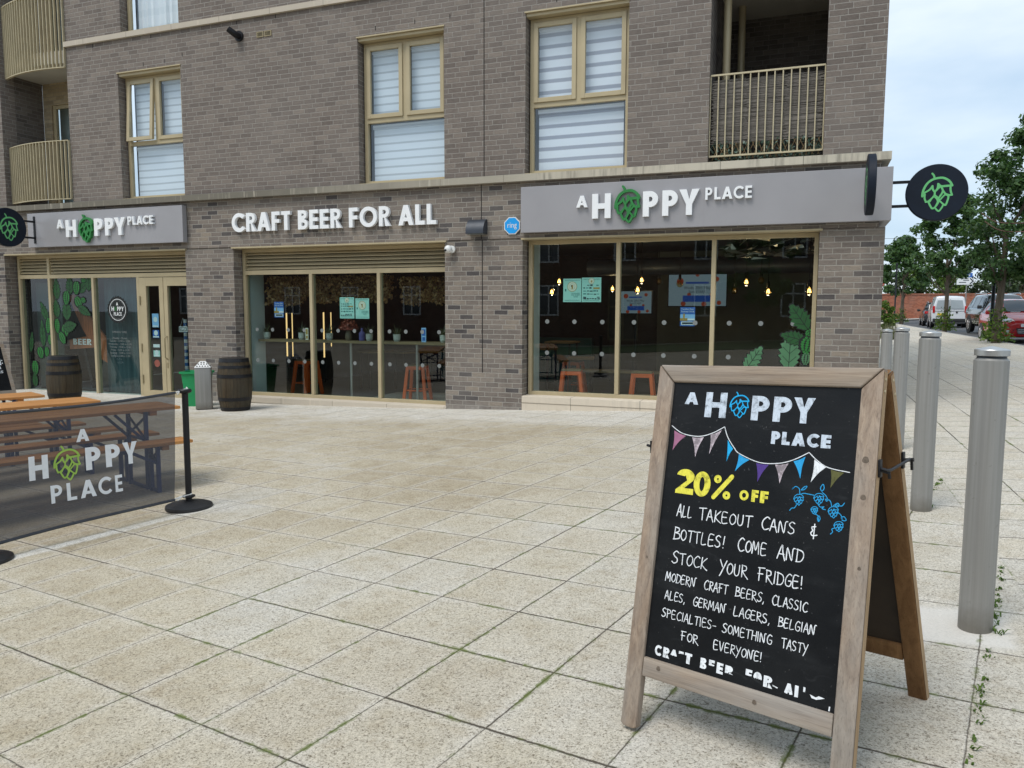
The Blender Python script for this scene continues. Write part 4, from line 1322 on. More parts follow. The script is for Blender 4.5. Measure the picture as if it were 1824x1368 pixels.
fascia('fascia_sign', 'grey fascia sign with white A HOPPY PLACE lettering above the door and its leaf-painted window', -14.39, -10.515, 2.76, 3.41, [
    ('t', place_word('A', [(-13.55, -13.385)], 3.095, .165, .22)),
    ('t', place_word('H', [(-13.315, -13.045)], zR + .045, .32, .24)),
    ('hop', (-12.99, 2.815, -12.63, 3.33)),
    ('t', place_word('PPY', [(-12.585, -12.375), (-12.315, -12.105), (-12.085, -11.815)], zR + .045, .32, .24)),
    ('t', place_word('PLACE', [(-11.755, -11.665), (-11.635, -11.555), (-11.535, -11.40), (-11.385, -11.255), (-11.235, -11.15)], 3.097, .155, .2))])
r = empty('sign_lettering', 'white CRAFT BEER FOR ALL letters fixed on brickwork above middle window', 'shop sign', (-7.5, YF, 2.9))
P = PF(YF - .012)
x = -9.47
gl = [bold(c, .215) if c != ' ' else (None, .27) for c in 'CRAFT BEER FOR ALL']
tot = sum(g[1] for g in gl) + .115 * (len(gl) - 1)
k = (3.955) / tot
for loops, W in gl:
    if loops:
        mb = MB(); mb.prism([[(x + px * k, 2.905 + pz * .315) for px, pz in lp] for lp in loops], P, 0, .06)
        mb.build('letter', 'white_acrylic', r, world=True)
    x += (W + .115) * k
# round projecting signs: bracket on the wall at the origin, disc out along -Y
def round_sign(label, matrix):
    r = empty('hanging_sign', label, 'hanging sign', matrix=matrix, group='round black hop signs')
    mb = MB()
    mb.lathe([(.0, -.045), (.352, -.045), (.36, -.037), (.36, .037), (.352, .045), (0, .045)], (0, -.56, 0), 56, axis='X')
    mb.build('disc', 'black_sign', r, smooth=True)
    for sgn in (1, -1):
        mb = MB(); hop(mb, -.56 - .18 , -.25, -.56 + .18, .25, lambda a, b, h: Vector((sgn * (.0462 + h), -.56 + (a + .56) * sgn, b)), 0, .0, thick=.95, step=.00008)
        mb.build('hop_emblem', 'green_light', r)
    mb = MB()
    mb.box((-.022, -.012, -.26), (.022, -.0, .26))
    for z in (-.155, .155): mb.box((-.016, -.3, z - .018), (.016, -.012, z + .018))
    mb.build('bracket', 'black_metal', r)
    return r
round_sign('round black hop sign on a bracket standing out edge-on from the right fascia end', TR(.60, YF - .122, 3.09))
round_sign('round black sign with green hop reaching out beside the street trees at the building corner', TR(.892, 11.56, 3.11, R(90)))
round_sign('round black hop sign at the far left by the door fascia', TR(-14.20, YF - .122, 3.09))

# small fittings on the brick
r = empty('wall_light', 'dark grey half-round wall light between lettering and blue sign', 'wall light', (-4.825, YF, 2.84))
mb = MB()
n = 8; prof = [(0, .115)] + [(-.17 * math.sin(R(90 * i / n)), -.11 + .225 * math.cos(R(90 * i / n))) for i in range(n + 1)] + [(0, -.11)]
w2 = .145
vs = [(-w2, y, z) for y, z in prof] + [(w2, y, z) for y, z in prof]
m = len(prof)
mb.add(vs, [tuple(range(m)), tuple(range(2 * m - 1, m - 1, -1))] + [(i, (i + 1) % m, m + (i + 1) % m, m + i) for i in range(m)])
mb.build('shade', 'dark_grey_metal', r, smooth=True)
mb = MB(); mb.box((-.13, -.15, -.118), (.13, -.004, -.1105)); mb.build('diffuser', 'frost', r)
r = empty('alarm_sign', 'blue octagonal alarm sign with white rim on brick', 'sign', (-4.265, YF, 2.84))
mb = MB(); oc = [(.138 * math.cos(R(22.5 + 45 * i)), .138 * math.sin(R(22.5 + 45 * i))) for i in range(8)]
mb.prism([oc], lambda x, z, h: Vector((x, -h, z)), 0, .025, back=True); mb.build('rim', 'white_plastic', r)
mb = MB(); mb.prism([[(x * .9, z * .9) for x, z in oc]], lambda x, z, h: Vector((x, -h, z)), .025, .028); mb.build('face', 'blue_sticker', r)
mb = MB(); bftext(mb, 'ring', .12, 0, -.03, lambda x, z, h: Vector((x, -.0295, z)), 0, width=.15); mb.build('lettering', 'white_plastic', r)
r = empty('security_camera', 'white ball security camera at the middle window corner', 'security camera', (-5.29, YF, 2.51))
mb = MB(); mb.lathe([(0, -.0), (.058, 0), (.058, .03), (.05, .04), (0, .04)], (.02, -.04, 0), 20, axis='Y'); mb.build('base', 'white_plastic', r, smooth=True)
mb = MB(); mb.lathe([(.004, -.062)] + [(.062 * math.cos(R(a)), .062 * math.sin(R(a))) for a in range(-75, 90, 15)] + [(.004, .062)], (-.01, -.085, 0), 20); mb.build('ball', 'white_plastic', r, smooth=True)
mb = MB(); mb.lathe([(0, -.006), (.018, -.006), (.018, .0)], (-.03, -.148, -.02), 14, axis='Y'); mb.build('lens', 'black_metal', r, smooth=True)
r = empty('vent_cowl', 'black vent cowl on upper brick wall', 'vent', (-9.24, YF, 6.18))
mb = MB(); mb.lathe([(.085, -.03), (.085, 0), (.05, 0)], (0, 0, 0), 18, axis='Y'); mb.tube([(0, -.01, 0), (0, -.10, .0), (-.03, -.16, .03), (-.07, -.2, .07)], [.055, .055, .052, .05], 14); mb.build('cowl', 'black_metal', r, smooth=True)
r = empty('air_brick', 'small buff slotted vent plate on upper brick wall', 'vent', (-8.73, YF, 6.16))
for s in (-1, 1):
    mb = MB(); frame_rect(mb, s * .08 - .07, s * .08 + .07, -.045, .045, .012, -.012, -.001, 0)
    for i in range(5): mb.box((s * .08 - .055 + i * .026, -.011, -.033), (s * .08 - .047 + i * .026, -.003, .033))
    mb.build('grille', 'bronze_dark', r)
    mb = MB(); mb.box((s * .08 - .058, -.003, -.033), (s * .08 + .058, -.001, .033)); mb.build('slot', 'dark_gap', r)

# reed screen, trellis on the right balcony
o = MB()
for i in range(95):
    z = 3.86 + .83 * i / 94
    for j in range(3):
        xa = -1.36 + j * .47 + random.uniform(-.04, .02); xb = xa + random.uniform(.42, .52)
        o.bar((xa, YF + .10 + random.uniform(-.006, .006), z + random.uniform(-.006, .006)), (min(xb, .04), YF + .10 + random.uniform(-.006, .006), z + random.uniform(-.008, .008)), .009, .011)
o.box((-1.36, YF + .108, 3.86), (.04, YF + .11, 4.66))
tag(o.build('reed_screen', 'reed'), 'brown woven reed screen tied behind balcony railing', 'privacy screen')
o = empty('ivy_trellis', 'artificial ivy trellis at the foot of balcony railing', 'trellis', (-.68, YF + .1, 3.6))
mb = MB()
for i in range(19):
    x = -.68 + i * .075
    mb.bar((x, -.025, .03), (x + .10, -.025, .25), .006, .006); mb.bar((x + .10, -.021, .03), (x, -.021, .25), .006, .006)
mb.build('lattice', 'shelf_wood', o)
mb = MB()
for i in range(420):
    c = Vector((random.uniform(-.7, .72), random.uniform(-.05, .03), random.uniform(.0, .27)))
    a, b = Vector((random.gauss(0, 1), random.gauss(0, .5), random.gauss(0, 1))).normalized(), Vector((random.gauss(0, 1), random.gauss(0, .5), random.gauss(0, 1))).normalized()
    mb.add([c - a * .026, c + b * .018, c + a * .026, c - b * .018], [(0, 1, 2, 3)])
mb.build('foliage', 'leaf_ivy', o)

# ================================================================== things behind the glass
def px2(px, py, y):
    """where the line of sight through photo pixel (px, py) meets the plane at depth y (used only to read off sizes)"""
    a, b = (px - 912) / 1382, (py - 684) / 1382
    dx = .93329784 * a + .03760766 * b - .35712855
    dy = .35909112 * a - .0895658 * b + .92899491
    dz = .00295082 * a - .99527063 * b - .09709615
    return dx / dy * y, 1.6 + dz / dy * y
# stools
def stool():
    r = empty('bar_stool', 'x', 'stool', (0, 0, FZ))
    mb = MB(); mb.box((-.155, -.155, .645), (.155, .155, .668), bev=.012)
    mb.build('seat', 'shelf_wood', r, smooth=True)
    mb = MB()
    for i, j in ((-1, -1), (1, -1), (1, 1), (-1, 1)):
        mb.box((min(0, i) * .15, .146 * j - .004, .585), (max(0, i) * .15, .146 * j + .004, .644))
    for j in (-1, 1): mb.box((j * .15 - .004, -.142, .585), (j * .15 + .004, .142, .644))
    mb.build('apron', 'orange_metal', r)
    for i, j in ((-1, -1), (1, -1), (1, 1), (-1, 1)):
        mb = MB()
        top, bot = Vector((i * .135, j * .135, .64)), Vector((i * .20, j * .20, 0))
        mb.bar(top, bot, .05, .05); mb.build('leg', 'orange_metal', r)
    mb = MB()
    for a, b in (((-1, -1), (1, -1)), ((1, -1), (1, 1)), ((1, 1), (-1, 1)), ((-1, 1), (-1, -1))):
        mb.bar((a[0] * .175, a[1] * .175, .22), (b[0] * .175, b[1] * .175, .22), .01, .018)
    mb.build('brace', 'orange_metal', r)
    return r
GST = 'orange metal stools inside the bar'
spots = [(743, 12.15, 'orange metal stool standing behind the right pane of the middle window'),
         (545, 12.5, 'orange metal stool half hidden by the left mullion of the middle window'),
         (1019, 11.95, 'orange metal stool behind the left pane of the right window'),
         (1146, 11.95, 'orange metal stool behind the middle pane of the right window, beside a mullion'),
         (1022, 14.3, 'dim orange stool under the small table deep inside the right window')]
st0 = None
for i, (px, y, lab) in enumerate(spots):
    x = px2(px, 600, y)[0]
    zz = FZ + (.02 if px > 900 and y < 12.2 else 0)
    if st0 is None:
        st0 = stool(); st0.location = (x, y, zz); st0.rotation_euler.z = .2; st0['label'] = lab; st0['group'] = GST
    else: dup(st0, TR(x, y, zz, random.uniform(-.3, .3)), lab, GST)
# window shelf
mb = MB()
mb.box((-9.42, YG + .24, .985), (-5.5, YG + .62, 1.03))
sh = empty('window_shelf', 'long wooden drinks shelf across the middle window', 'shelf', (-7.45, YG + .4, FZ))
mb.build('shelf_top', 'shelf_wood', sh, world=True)
for x in (-7.62, -6.3):
    mb = MB(); mb.tube([(x, YG + .5, FZ), (x, YG + .5, .985)], .022, 10); mb.lathe([(.06, 0), (.06, .012), (.02, .02)], (x, YG + .5, FZ), 14)
    mb.build('leg', 'steel', sh, world=True, smooth=True)
# pots
def pot(px, lab, kind='spiky', n=46):
    y = YG + .36
    x = px2(px, 610, y)[0]
    r = empty('potted_plant', lab, 'potted plant', (x, y, 1.03), group=None)
    mb = MB()
    if kind == 'flowers': mb.lathe([(.045, 0), (.062, .05), (.055, .12), (.04, .16), (.045, .17)], (0, 0, 0), 16)
    else: mb.lathe([(.045, 0), (.05, .012), (.052, .02), (.06, .03), (.064, .125), (.058, .125), (.05, .09)], (0, 0, 0), 18)
    mb.build('pot', 'vase' if kind == 'flowers' else 'clay', r, smooth=True)
    mb = MB()
    if kind == 'flowers':
        for i in range(420):
            d = Vector((random.gauss(0, 1), random.gauss(0, 1), abs(random.gauss(0, .8)))).normalized()
            c = Vector((0, 0, .19)) + Vector((d.x * .19, d.y * .14, d.z * .2)) * random.uniform(.55, 1)
            a = Vector((random.gauss(0, 1), random.gauss(0, 1), random.gauss(0, 1))).normalized() * .022; b = d.cross(a).normalized() * .014
            mb.add([c - a, c + b, c + a, c - b], [(0, 1, 2, 3)])
        mb.build('flowers', 'leaf_red', r)
        return r
    for i in range(n):
        a = random.uniform(0, 6.28); ln = random.uniform(.12, .30); el = random.uniform(.5, 1.3)
        pts = []
        for k in range(5):
            t = k / 4
            rr = ln * t * math.cos(el); z = .10 + ln * t * math.sin(el) - .20 * t * t * (1.5 - el) * ln * 3
            pts.append(Vector((rr * math.cos(a), rr * math.sin(a), z)))
        s = Vector((-math.sin(a), math.cos(a), 0)) * .007
        for p, q, w0, w1 in zip(pts[:-1], pts[1:], (1, .9, .7, .4), (.9, .7, .4, .05)):
            mb.add([p - s * w0, p + s * w0, q + s * w1, q - s * w1], [(0, 1, 2, 3)])
    mb.build('foliage', 'leaf_spiky', r)
    return r
pot(476, 'white pot of spiky plant at the left end of the window shelf')
pot(538, 'white pot with spiky plant just left of the first mullion, near a cream menu card')
pot(587, 'white pot of spiky plant just right of the first mullion of the shelf')
pot(621, 'brown vase of dried red flowers on the window shelf', 'flowers')
pot(658, 'white pot of spiky plant beside a blue bottle on the shelf')
pot(707, 'white pot with spiky plant just right of the second mullion')
pot(790, 'white pot of spiky plant at the right end of the window shelf')
def card(px, w, h, mats, lab):
    y = YG + .3; x = px2(px, 605, y)[0]
    r = empty('menu_card', lab, 'menu card', (x, y, 1.03))
    mb = MB(); mb.box((-w / 2, -.006, 0), (w / 2, .006, h)); mb.build('holder', mats[0], r)
    mb = MB(); mb.box((-w / 2 + .01, -.0075, h * .45), (w / 2 - .01, -.0062, h * .9)); mb.box((-w * .3, -.0076, h * .1), (w * .35, -.0063, h * .35)); mb.build('print', mats[1], r)
card(755, .085, .24, ('poster_sky', 'poster_blue'), 'blue and green menu card standing on the window shelf')
card(547, .06, .21, ('poster_cream', 'poster_gold'), 'cream menu card standing by the first mullion')
x = px2(645, 610, YG + .42)[0]
r = empty('bottle', 'squat blue bottle standing on the shelf beside a white pot', 'bottle', (x, YG + .42, 1.03))
mb = MB(); mb.lathe([(.05, 0), (.055, .02), (.055, .13), (.02, .17), (.02, .22)], (0, 0, 0), 16); mb.build('body', 'lilac', r, smooth=True)
mb = MB(); mb.lathe([(.023, .22), (.023, .24), (0, .24)], (0, 0, 0), 12); mb.build('cap', 'black_metal', r, smooth=True)
# dried hops
def garland(x0, x1, zt, drop, n, lab, y=YG + .55):
    r = empty('hop_garland', lab, 'dried hops', ((x0 + x1) / 2, y, zt), group='dried hop garlands in the middle window')
    mb = MB(); mb.tube([(x0, y, zt + .02), (x1, y, zt + .02)], .012, 6); mb.build('bine', 'twig', r, world=True)
    mb = MB()
    for i in range(n):
        x = random.uniform(x0, x1)
        prof = .55 + .45 * math.sin(x * 7.3 + 1) * math.sin(x * 3.1)
        z = zt + .05 - drop * random.random() ** 1.1 * (.6 + .5 * prof)
        c = Vector((x, y + random.gauss(0, .09), z))
        for k in range(random.choice((1, 2, 3))):
            a = Vector((random.gauss(0, .7), random.gauss(0, .7), -abs(random.gauss(.5, .6)))).normalized() * random.uniform(.035, .062)
            b = a.cross(Vector((random.gauss(0, 1), random.gauss(0, 1), .2))).normalized() * random.uniform(.016, .030)
            mb.add([c, c + a * .5 + b, c + a, c + a * .5 - b], [(0, 1, 2, 3)])
    mb.build('foliage', 'leaf_dry', r, world=True)
garland(-9.35, -8.12, 2.12, .52, 2300, 'thick dried brown hops hanging in the left pane of the middle window')
garland(-8.0, -6.85, 2.12, .52, 2300, 'dried brown hops hanging above the two mint posters')
garland(-6.6, -5.5, 2.08, .45, 1300, 'thin dried brown hops hanging in the right pane of the middle window')
# hanging filament lamps
def bulb(px, py, y, lit, lab):
    x, z = px2(px, py, y)
    r = empty('pendant_lamp', lab, 'pendant lamp', (x, y, z), group='filament lamps hanging in the bar')
    mb = MB(); mb.tube([(0, 0, .09), (0, 0, 2.84 - z)], .006, 6); mb.build('flex', 'black_metal', r)
    mb = MB(); mb.lathe([(.022, .06), (.026, .075), (.026, .15), (.012, .17)], (0, 0, 0), 12); mb.build('holder', 'black_metal', r, smooth=True)
    mb = MB(); mb.lathe([(.004, -.072), (.03, -.064), (.056, -.035), (.064, 0), (.052, .035), (.03, .06)], (0, 0, 0), 18); mb.build('bulb', 'amber_glass', r, smooth=True)
    mb = MB()
    for i in range(5):
        a = i * 1.257
        mb.tube([(.012 * math.cos(a), .012 * math.sin(a), .03), (.026 * math.cos(a), .026 * math.sin(a), -.03)], .007, 6)
    mb.build('filament', 'warm_bulb' if lit else 'bronze_dark', r)
    if lit:
        ld = bpy.data.lights.new('lamp_glow', 'POINT'); ld.energy = 2.2; ld.color = (1, .72, .42); ld.shadow_soft_size = .05
        lo = bpy.data.objects.new('lamp_glow', ld); COL.objects.link(lo); lo.parent = r; lo.location = (0, 0, -.10)
BL = [(996, 501, 14.6, 1, 'lit filament lamp just left of the mint posters in the right window'), (983, 519.6, 13.9, 1, 'lit filament lamp at the far left of the right window, lower of two'),
      (1091, 514, 15.6, 1, 'lit filament lamp close by the first mullion of the right window'), (1143, 498.6, 14.4, 1, 'lit filament lamp in the middle pane, upper of a close pair'),
      (1135.8, 516, 13.8, 1, 'lit filament lamp in the middle pane, lower of a close pair'), (1329.5, 502, 14.0, 1, 'lit filament lamp hanging alone in the right pane'),
      (1368.4, 519, 13.8, 1, 'lit filament lamp in the right pane, right of the lone one'), (1441.4, 518, 12.6, 1, 'lit filament lamp at the right edge of the right window'),
      (1174, 501, 15.2, 0, 'unlit filament lamp left of the big screen'), (1211, 505, 14.6, 0, 'unlit filament lamp in front of the big screen'),
      (1308, 517, 14.4, 0, 'unlit filament lamp in the right pane, near its mullion'), (1356, 499, 15, 0, 'unlit filament lamp between two lit lamps in right pane'),
      (506, 518, 15.5, 1, 'lit filament lamp shining through the hops in the middle window')]
for b in BL: bulb(*b)
for px, z0, z1, lab in ((511, .5, 1.48, 'glowing upright light strip, leftmost in the middle window'), (521, .5, 1.48, 'thin glowing upright light strip beside the leftmost one'), (577, .5, 1.5, 'glowing upright light strip right of the first mullion'), (590, .75, 1.5, 'faint upright light strip in the middle pane')):
    y = 14.6; x = px2(px, 600, y)[0]
    r = empty('light_strip', lab, 'light strip', (x, y, z0), group='upright light strips in the bar')
    k = .5 if px in (521, 590) else 1
    mb = MB(); mb.box((-.013 * k, -.008, 0), (.013 * k, .008, z1 - z0)); mb.build('tube', 'warm_led', r)
    mb = MB(); mb.box((-.03 * k, .0085, -.01), (.03 * k, .03, z1 - z0 + .01)); mb.box((-.006, .009, -z0 + FZ), (.006, .02, -.011)); mb.build('mount', 'black_metal', r)
# screens
def screen(px0, py0, px1, py1, y, lab, stand):
    x0, z1 = px2(px0, py0, y); x1, z0 = px2(px1, py1, y)
    w, h = x1 - x0, z1 - z0
    r = empty('television', lab, 'television', ((x0 + x1) / 2, y, z0), group='screens inside the bar')
    mb = MB(); mb.box((-w / 2 - .02, 0, -.02), (w / 2 + .02, .05, h + .02), bev=.006); mb.box((-.05, .05, .1), (.05, .85 if not stand else .1, .3)); mb.build('casing', 'black_metal', r)
    P = lambda x, z, hh: Vector((x, -.002 - hh, z))
    mb = MB(); mb.quad((-w / 2, -.002, 0), (w / 2, -.002, 0), (w / 2, -.002, h), (-w / 2, -.002, h), 0)
    for cx, cz, rr in ((-.30, .78, .11), (.0, .98, .06), (.33, .84, .08), (-.14, .36, .06), (.25, .36, .06), (-.24, .07, .08), (.12, .06, .08), (.38, .1, .07)):
        rw = rr * h
        mb.prism([[(cx * w + rw * math.cos(i * .524), max(0, min(h, cz * h + rw * math.sin(i * .524)))) for i in range(12)]], P, .001, .001, 1)
    mb.quad((-w * .25, -.0045, h * .13), (w * .28, -.0045, h * .13), (w * .28, -.0045, h * .33), (-w * .25, -.0045, h * .33), 2)
    bftext(mb, 'Weds 20th May', h * .13, 0, h * .53, P, .004, 3)
    bftext(mb, '7pm START', h * .11, 0, h * .41, P, .004, 3)
    mb.quad((-w * .2, -.0046, h * .70), (w * .2, -.0046, h * .70), (w * .2, -.0046, h * .76), (-w * .2, -.0046, h * .76), 2)
    mb.build('display', ['screen', 'screen_red', 'screen_blue', 'screen_ink'], r)
    if stand:
        mb = MB(); mb.tube([(0, .07, -.02), (0, .07, FZ - z0)], .03, 10); mb.lathe([(.32, 0), (.32, .02), (.05, .05)], (0, .07, FZ - z0), 20); mb.build('stand', 'black_metal', r, smooth=True)
screen(1192, 489, 1293, 545, 16.4, 'large bluish screen showing a dotted slide, seen through middle and right panes', False)
screen(1104, 519, 1160, 558, 14.8, 'smaller bluish screen showing the same slide behind a mullion', True)
# small dark tables inside
def cafe_table(x, y, w, d, h, lab, rz=0.):
    r = empty('table', lab, 'table', (x, y, FZ), rz)
    mb = MB(); mb.box((-w / 2, -d / 2, h - .035), (w / 2, d / 2, h), bev=.004); mb.build('tabletop', 'shelf_wood', r)
    for i, j in ((-1, -1), (1, -1), (1, 1), (-1, 1)):
        mb = MB(); mb.bar((i * (w / 2 - .05), j * (d / 2 - .05), 0), (i * (w / 2 - .05), j * (d / 2 - .05), h - .035), .035, .035); mb.build('leg', 'black_metal', r)
x = px2(1002, 600, 14.6)[0]
cafe_table(x, 14.6, .55, .6, 1.02, 'tall dark wooden table deep in the left pane of the right window')
cafe_table(px2(1040, 620, 14.4)[0], 14.2, .5, .5, .74, 'low dark table beside the tall one in the right window', .2)
cafe_table(-3.0, 12.85, 1.9, .3, .62, 'long light wooden bench table across the right window')
cafe_table(px2(690, 640, 14)[0], 14.4, .45, 1.6, .78, 'indoor wooden table seen slanting in the middle pane', -.5)
cafe_table(px2(750, 630, 14)[0], 14.6, .45, 1.8, .78, 'indoor wooden table seen slanting behind the right orange stool', -.5)
# posters stuck inside the panes
def poster(px0, py0, px1, py1, kind, lab, grp=None):
    y = YG + .042
    x0, z1 = px2(px0, py0, y); x1, z0 = px2(px1, py1, y)
    w, h = x1 - x0, z1 - z0
    r = empty('poster', lab, 'poster', ((x0 + x1) / 2, y, z0), group=grp)
    P = lambda x, z, hh: Vector((x, -.001 - hh, z))
    def rect(mb, a, b, c, d, hh, mi): mb.quad(P(a * w, c * h, hh), P(b * w, c * h, hh), P(b * w, d * h, hh), P(a * w, d * h, hh), mi)
    def disc(mb, cx, cz, rr, hh, mi): mb.add([P(cx * w + rr * w * math.cos(i * .2618), cz * h + rr * w * math.sin(i * .2618), hh) for i in range(24)], [tuple(range(24))], mi)
    base = {'scan': 'poster_mint', 'list': 'poster_mint', 'fest': 'poster_blue'}[kind]
    mb = MB(); mb.box((-w / 2, 0, 0), (w / 2, .0015, h)); mb.build('sheet', base, r)
    mb = MB()
    if kind in ('scan', 'list'):
        for zz in (.93, .07):
            for i in range(12):
                a = -.42 + i * .07
                mb.add([P(a * w, (zz + .022) * h, .0006), P((a + .035) * w, (zz - .022) * h, .0006), P((a + .07) * w, (zz + .022) * h, .0006), P((a + .035) * w, (zz + .004) * h, .0006)], [(0, 1, 2, 3)], 0)
    if kind == 'scan':
        disc(mb, .0, .66, .27, .001, 2); disc(mb, 0, .66, .245, .0014, 1); disc(mb, 0, .66, .165, .0017, 2); disc(mb, 0, .66, .155, .002, 1)
        rect(mb, -.04, .05, .56, .73, .0024, 2); rect(mb, -.07, -.02, .66, .72, .0026, 3)
        rect(mb, -.40, -.33, .46, .56, .0008, 0)
        bftext(mb, 'SCAN HERE', h * .085, .2 * w, h * .335, P, .0008, 0, width=.46 * w)
        bftext(mb, 'FOR TICKETS', h * .085, .2 * w, h * .265, P, .0008, 0, width=.5 * w)
        bftext(mb, 'NOW!', h * .085, .2 * w, h * .195, P, .0008, 0, width=.24 * w)
    elif kind == 'list':
        disc(mb, .0, .86, .15, .001, 2); disc(mb, 0, .86, .135, .0014, 1); rect(mb, -.03, .04, .80, .88, .0018, 2)
        rect(mb, .1, .42, .53, .60, .001, 2)
        for row, zz in enumerate((.69, .58, .45, .33, .2, .14)):
            xx = -.42
            while xx < .36:
                ww = random.uniform(.06, .16)
                if random.random() < .85 and not (row == 1 and xx > .02): rect(mb, xx, xx + ww, zz - random.uniform(.012, .035), zz + random.uniform(.01, .03), .0012, random.choice((0, 3, 3)))
                xx += ww + random.uniform(.03, .06)
    else:
        rect(mb, -.5, .5, .36, .62, .0006, 2); rect(mb, -.5, .0, .28, .42, .001, 3); rect(mb, -.3, -.18, .42, .66, .0014, 3); rect(mb, .0, .5, .3, .4, .001, 1)
        bftext(mb, 'Twofast Beer', h * .12, 0, h * .86, P, .0012, 1, width=.86 * w)
        bftext(mb, 'Festival 2026', h * .12, 0, h * .73, P, .0012, 1, width=.86 * w)
        rect(mb, -.42, .44, .06, .24, .0008, 1); rect(mb, -.36, .38, .10, .20, .0012, 4)
    mb.build('print', ['poster_teal', 'poster_cream', 'poster_gold', 'poster_ink', 'poster_ink'] if kind != 'fest' else ['poster_teal', 'poster_white', 'poster_sky', 'poster_gold', 'poster_ink'], r)
poster(1003.5, 496.5, 1035, 538, 'scan', 'mint poster with round badge in the right window, left of its pair')
poster(1036.6, 494.5, 1070.5, 538, 'list', 'mint poster full of small logos in the right window')
poster(605, 529.5, 631.2, 567.3, 'list', 'mint poster full of small logos in the middle window')
poster(632.8, 531.5, 657.7, 567.8, 'scan', 'mint poster with round badge in the middle window, right of its pair')
poster(1212, 547, 1237.5, 581, 'fest', 'blue festival poster in the middle pane of the right window')
poster(488, 537.5, 505.5, 565.5, 'fest', 'blue festival poster in the left pane of the middle window')
# OPEN sign on the door
r = empty('open_sign', 'small white-rimmed OPEN sign hanging inside the glass door', 'sign', (-10.985, YG + .05, 1.19))
mb = MB(); mb.box((-.10, -.004, -.05), (.10, .004, .05), bev=.003); mb.build('plate', 'white_plastic', r)
mb = MB(); mb.box((-.088, -.0055, -.038), (.088, -.0045, .038)); mb.build('face', 'black_sign', r)
mb = MB(); word(mb, 'OPEN', -.072, -.024, .05, lambda x, z, h: Vector((x, -.0065 - h, z)), 0, 0, w=.22, width=.145); mb.build('lettering', 'white_plastic', r)
mb = MB(); mb.tube([(-.07, 0, .05), (0, 0, .21), (.07, 0, .05)], .003, 5); mb.build('cord', 'rope', r)
r = empty('striped_pole', 'blue and white striped pole inside the glass door', 'pole', (-11.22, YG + .35, FZ))
mb = MB()
for i in range(40):
    a0, z0 = 0, .15 + i * .032
    mb.tube([(0, 0, z0), (.0, 0, z0 + .032)], .035, 10, (i // 2) % 2, caps=False)
mb.build('pole', ['blue_stripe', 'white_plastic'], r)
mb = MB(); mb.lathe([(.12, 0), (.12, .02), (.03, .05), (.03, .15)], (0, 0, 0), 16); mb.build('base', 'black_metal', r, smooth=True)
# curtain, film and boards behind the left window
mb = MB(); n = 60; vs = []
for i in range(n + 1):
    xx = -13.1 + 1.07 * i / n
    yy = YG + .2 + .018 * math.sin(i * .9) + .012 * math.sin(i * .37)
    vs += [(xx, yy, -.1), (xx, yy + .02 * math.sin(i * .5), 2.15)]
mb.add(vs, [(2 * i, 2 * i + 2, 2 * i + 3, 2 * i + 1) for i in range(n)])
tag(mb.build('curtain', 'teal_fabric', smooth=True), 'teal curtain drawn behind the bottle-cap logo pane', 'curtain')
mb = MB(); mb.box((-15.12, YG + .3, -.1), (-14.4, YG + .32, 2.1))
tag(mb.build('screen_board', 'grey_film'), 'grey-green board behind the leftmost pane of the door front', 'board')
r = empty('beer_plank', 'rust-brown slanting wooden board with white letters behind the leaf-painted pane', 'board', (-13.5, YG + .28, FZ))
mb = MB(); mb.prism([[(-.62, 1.86), (-.48, 1.92), (.42, .95), (.62, .42), (.2, .62), (-.16, 1.05), (-.3, 1.25)]], lambda x, z, h: Vector((x, -h, z)), 0, .04, back=True)
mb.prism([[(-.62, 1.0), (.05, 1.1), (.16, .86), (-.62, .8)]], lambda x, z, h: Vector((x, -.05 - h, z)), 0, .02, back=True)
mb.build('plank', 'rust_wood', r)
mb = MB(); word(mb, 'BEER', -.52, .9, .12, lambda x, z, h: Vector((x, -.0712 - h, z)), 0, 0, w=.22, width=.5); mb.build('lettering', 'white_plastic', r)
mb = MB()
for i in (-.2, .45): mb.bar((i, .1, 0), (i - .2, .05, 1.0), .05, .05)
mb.build('support', 'black_metal', r)
mb = MB(); mb.box((-14.25, YG + .9, FZ), (-13.3, YG + 1.0, .95)); mb.box((-14.3, YG + .8, .95), (-13.25, YG + 1.1, 1.0))
tag(mb.build('counter', 'grey_film'), 'pale grey counter behind the leaf-painted pane', 'counter')
# painted hops and the bottle-cap badge stuck on the glass
def leafpoly(cx, cz, ln, wd, ang, teeth=7, serr=.30):
    c, s = math.cos(R(ang)), math.sin(R(ang))
    o = []
    for side in (1, -1):
        rng = range(teeth * 2 + 1) if side == 1 else range(teeth * 2, -1, -1)
        for i in rng:
            t = i / (teeth * 2)
            ww = wd * (math.sin(math.pi * min(1, t ** .8)) ** .85) * (1 if i % 2 else 1 - serr) + .002
            o.append((t * ln + (.035 * ln if i % 2 else 0), side * ww))
    return [(cx + x * c - y * s, cz + x * s + y * c) for x, y in o]
def hop_leaf(mb, cx, cz, ln, wd, ang, yy, mi):
    P = PF(yy)
    lp = leafpoly(cx, cz, ln, wd, ang)
    big = leafpoly(cx - .014 * math.cos(R(ang)), cz - .014 * math.sin(R(ang)), ln + .032, wd + .014, ang)
    mb.prism([big], P, .0, .0, 0); mb.prism([lp], P, .0015, .0015, mi)
    c, s = math.cos(R(ang)), math.sin(R(ang))
    T = lambda x, y: (cx + x * c - y * s, cz + x * s + y * c)
    stroke(mb, [T(0, 0), T(ln * .85, 0)], .004, P, .0028, .0028, 0, False)
    for i in range(1, 4):
        for sd in (1, -1): stroke(mb, [T(ln * .22 * i, 0), T(ln * (.22 * i + .16), sd * wd * .6)], .003, P, .0032, .0032, 0, False)
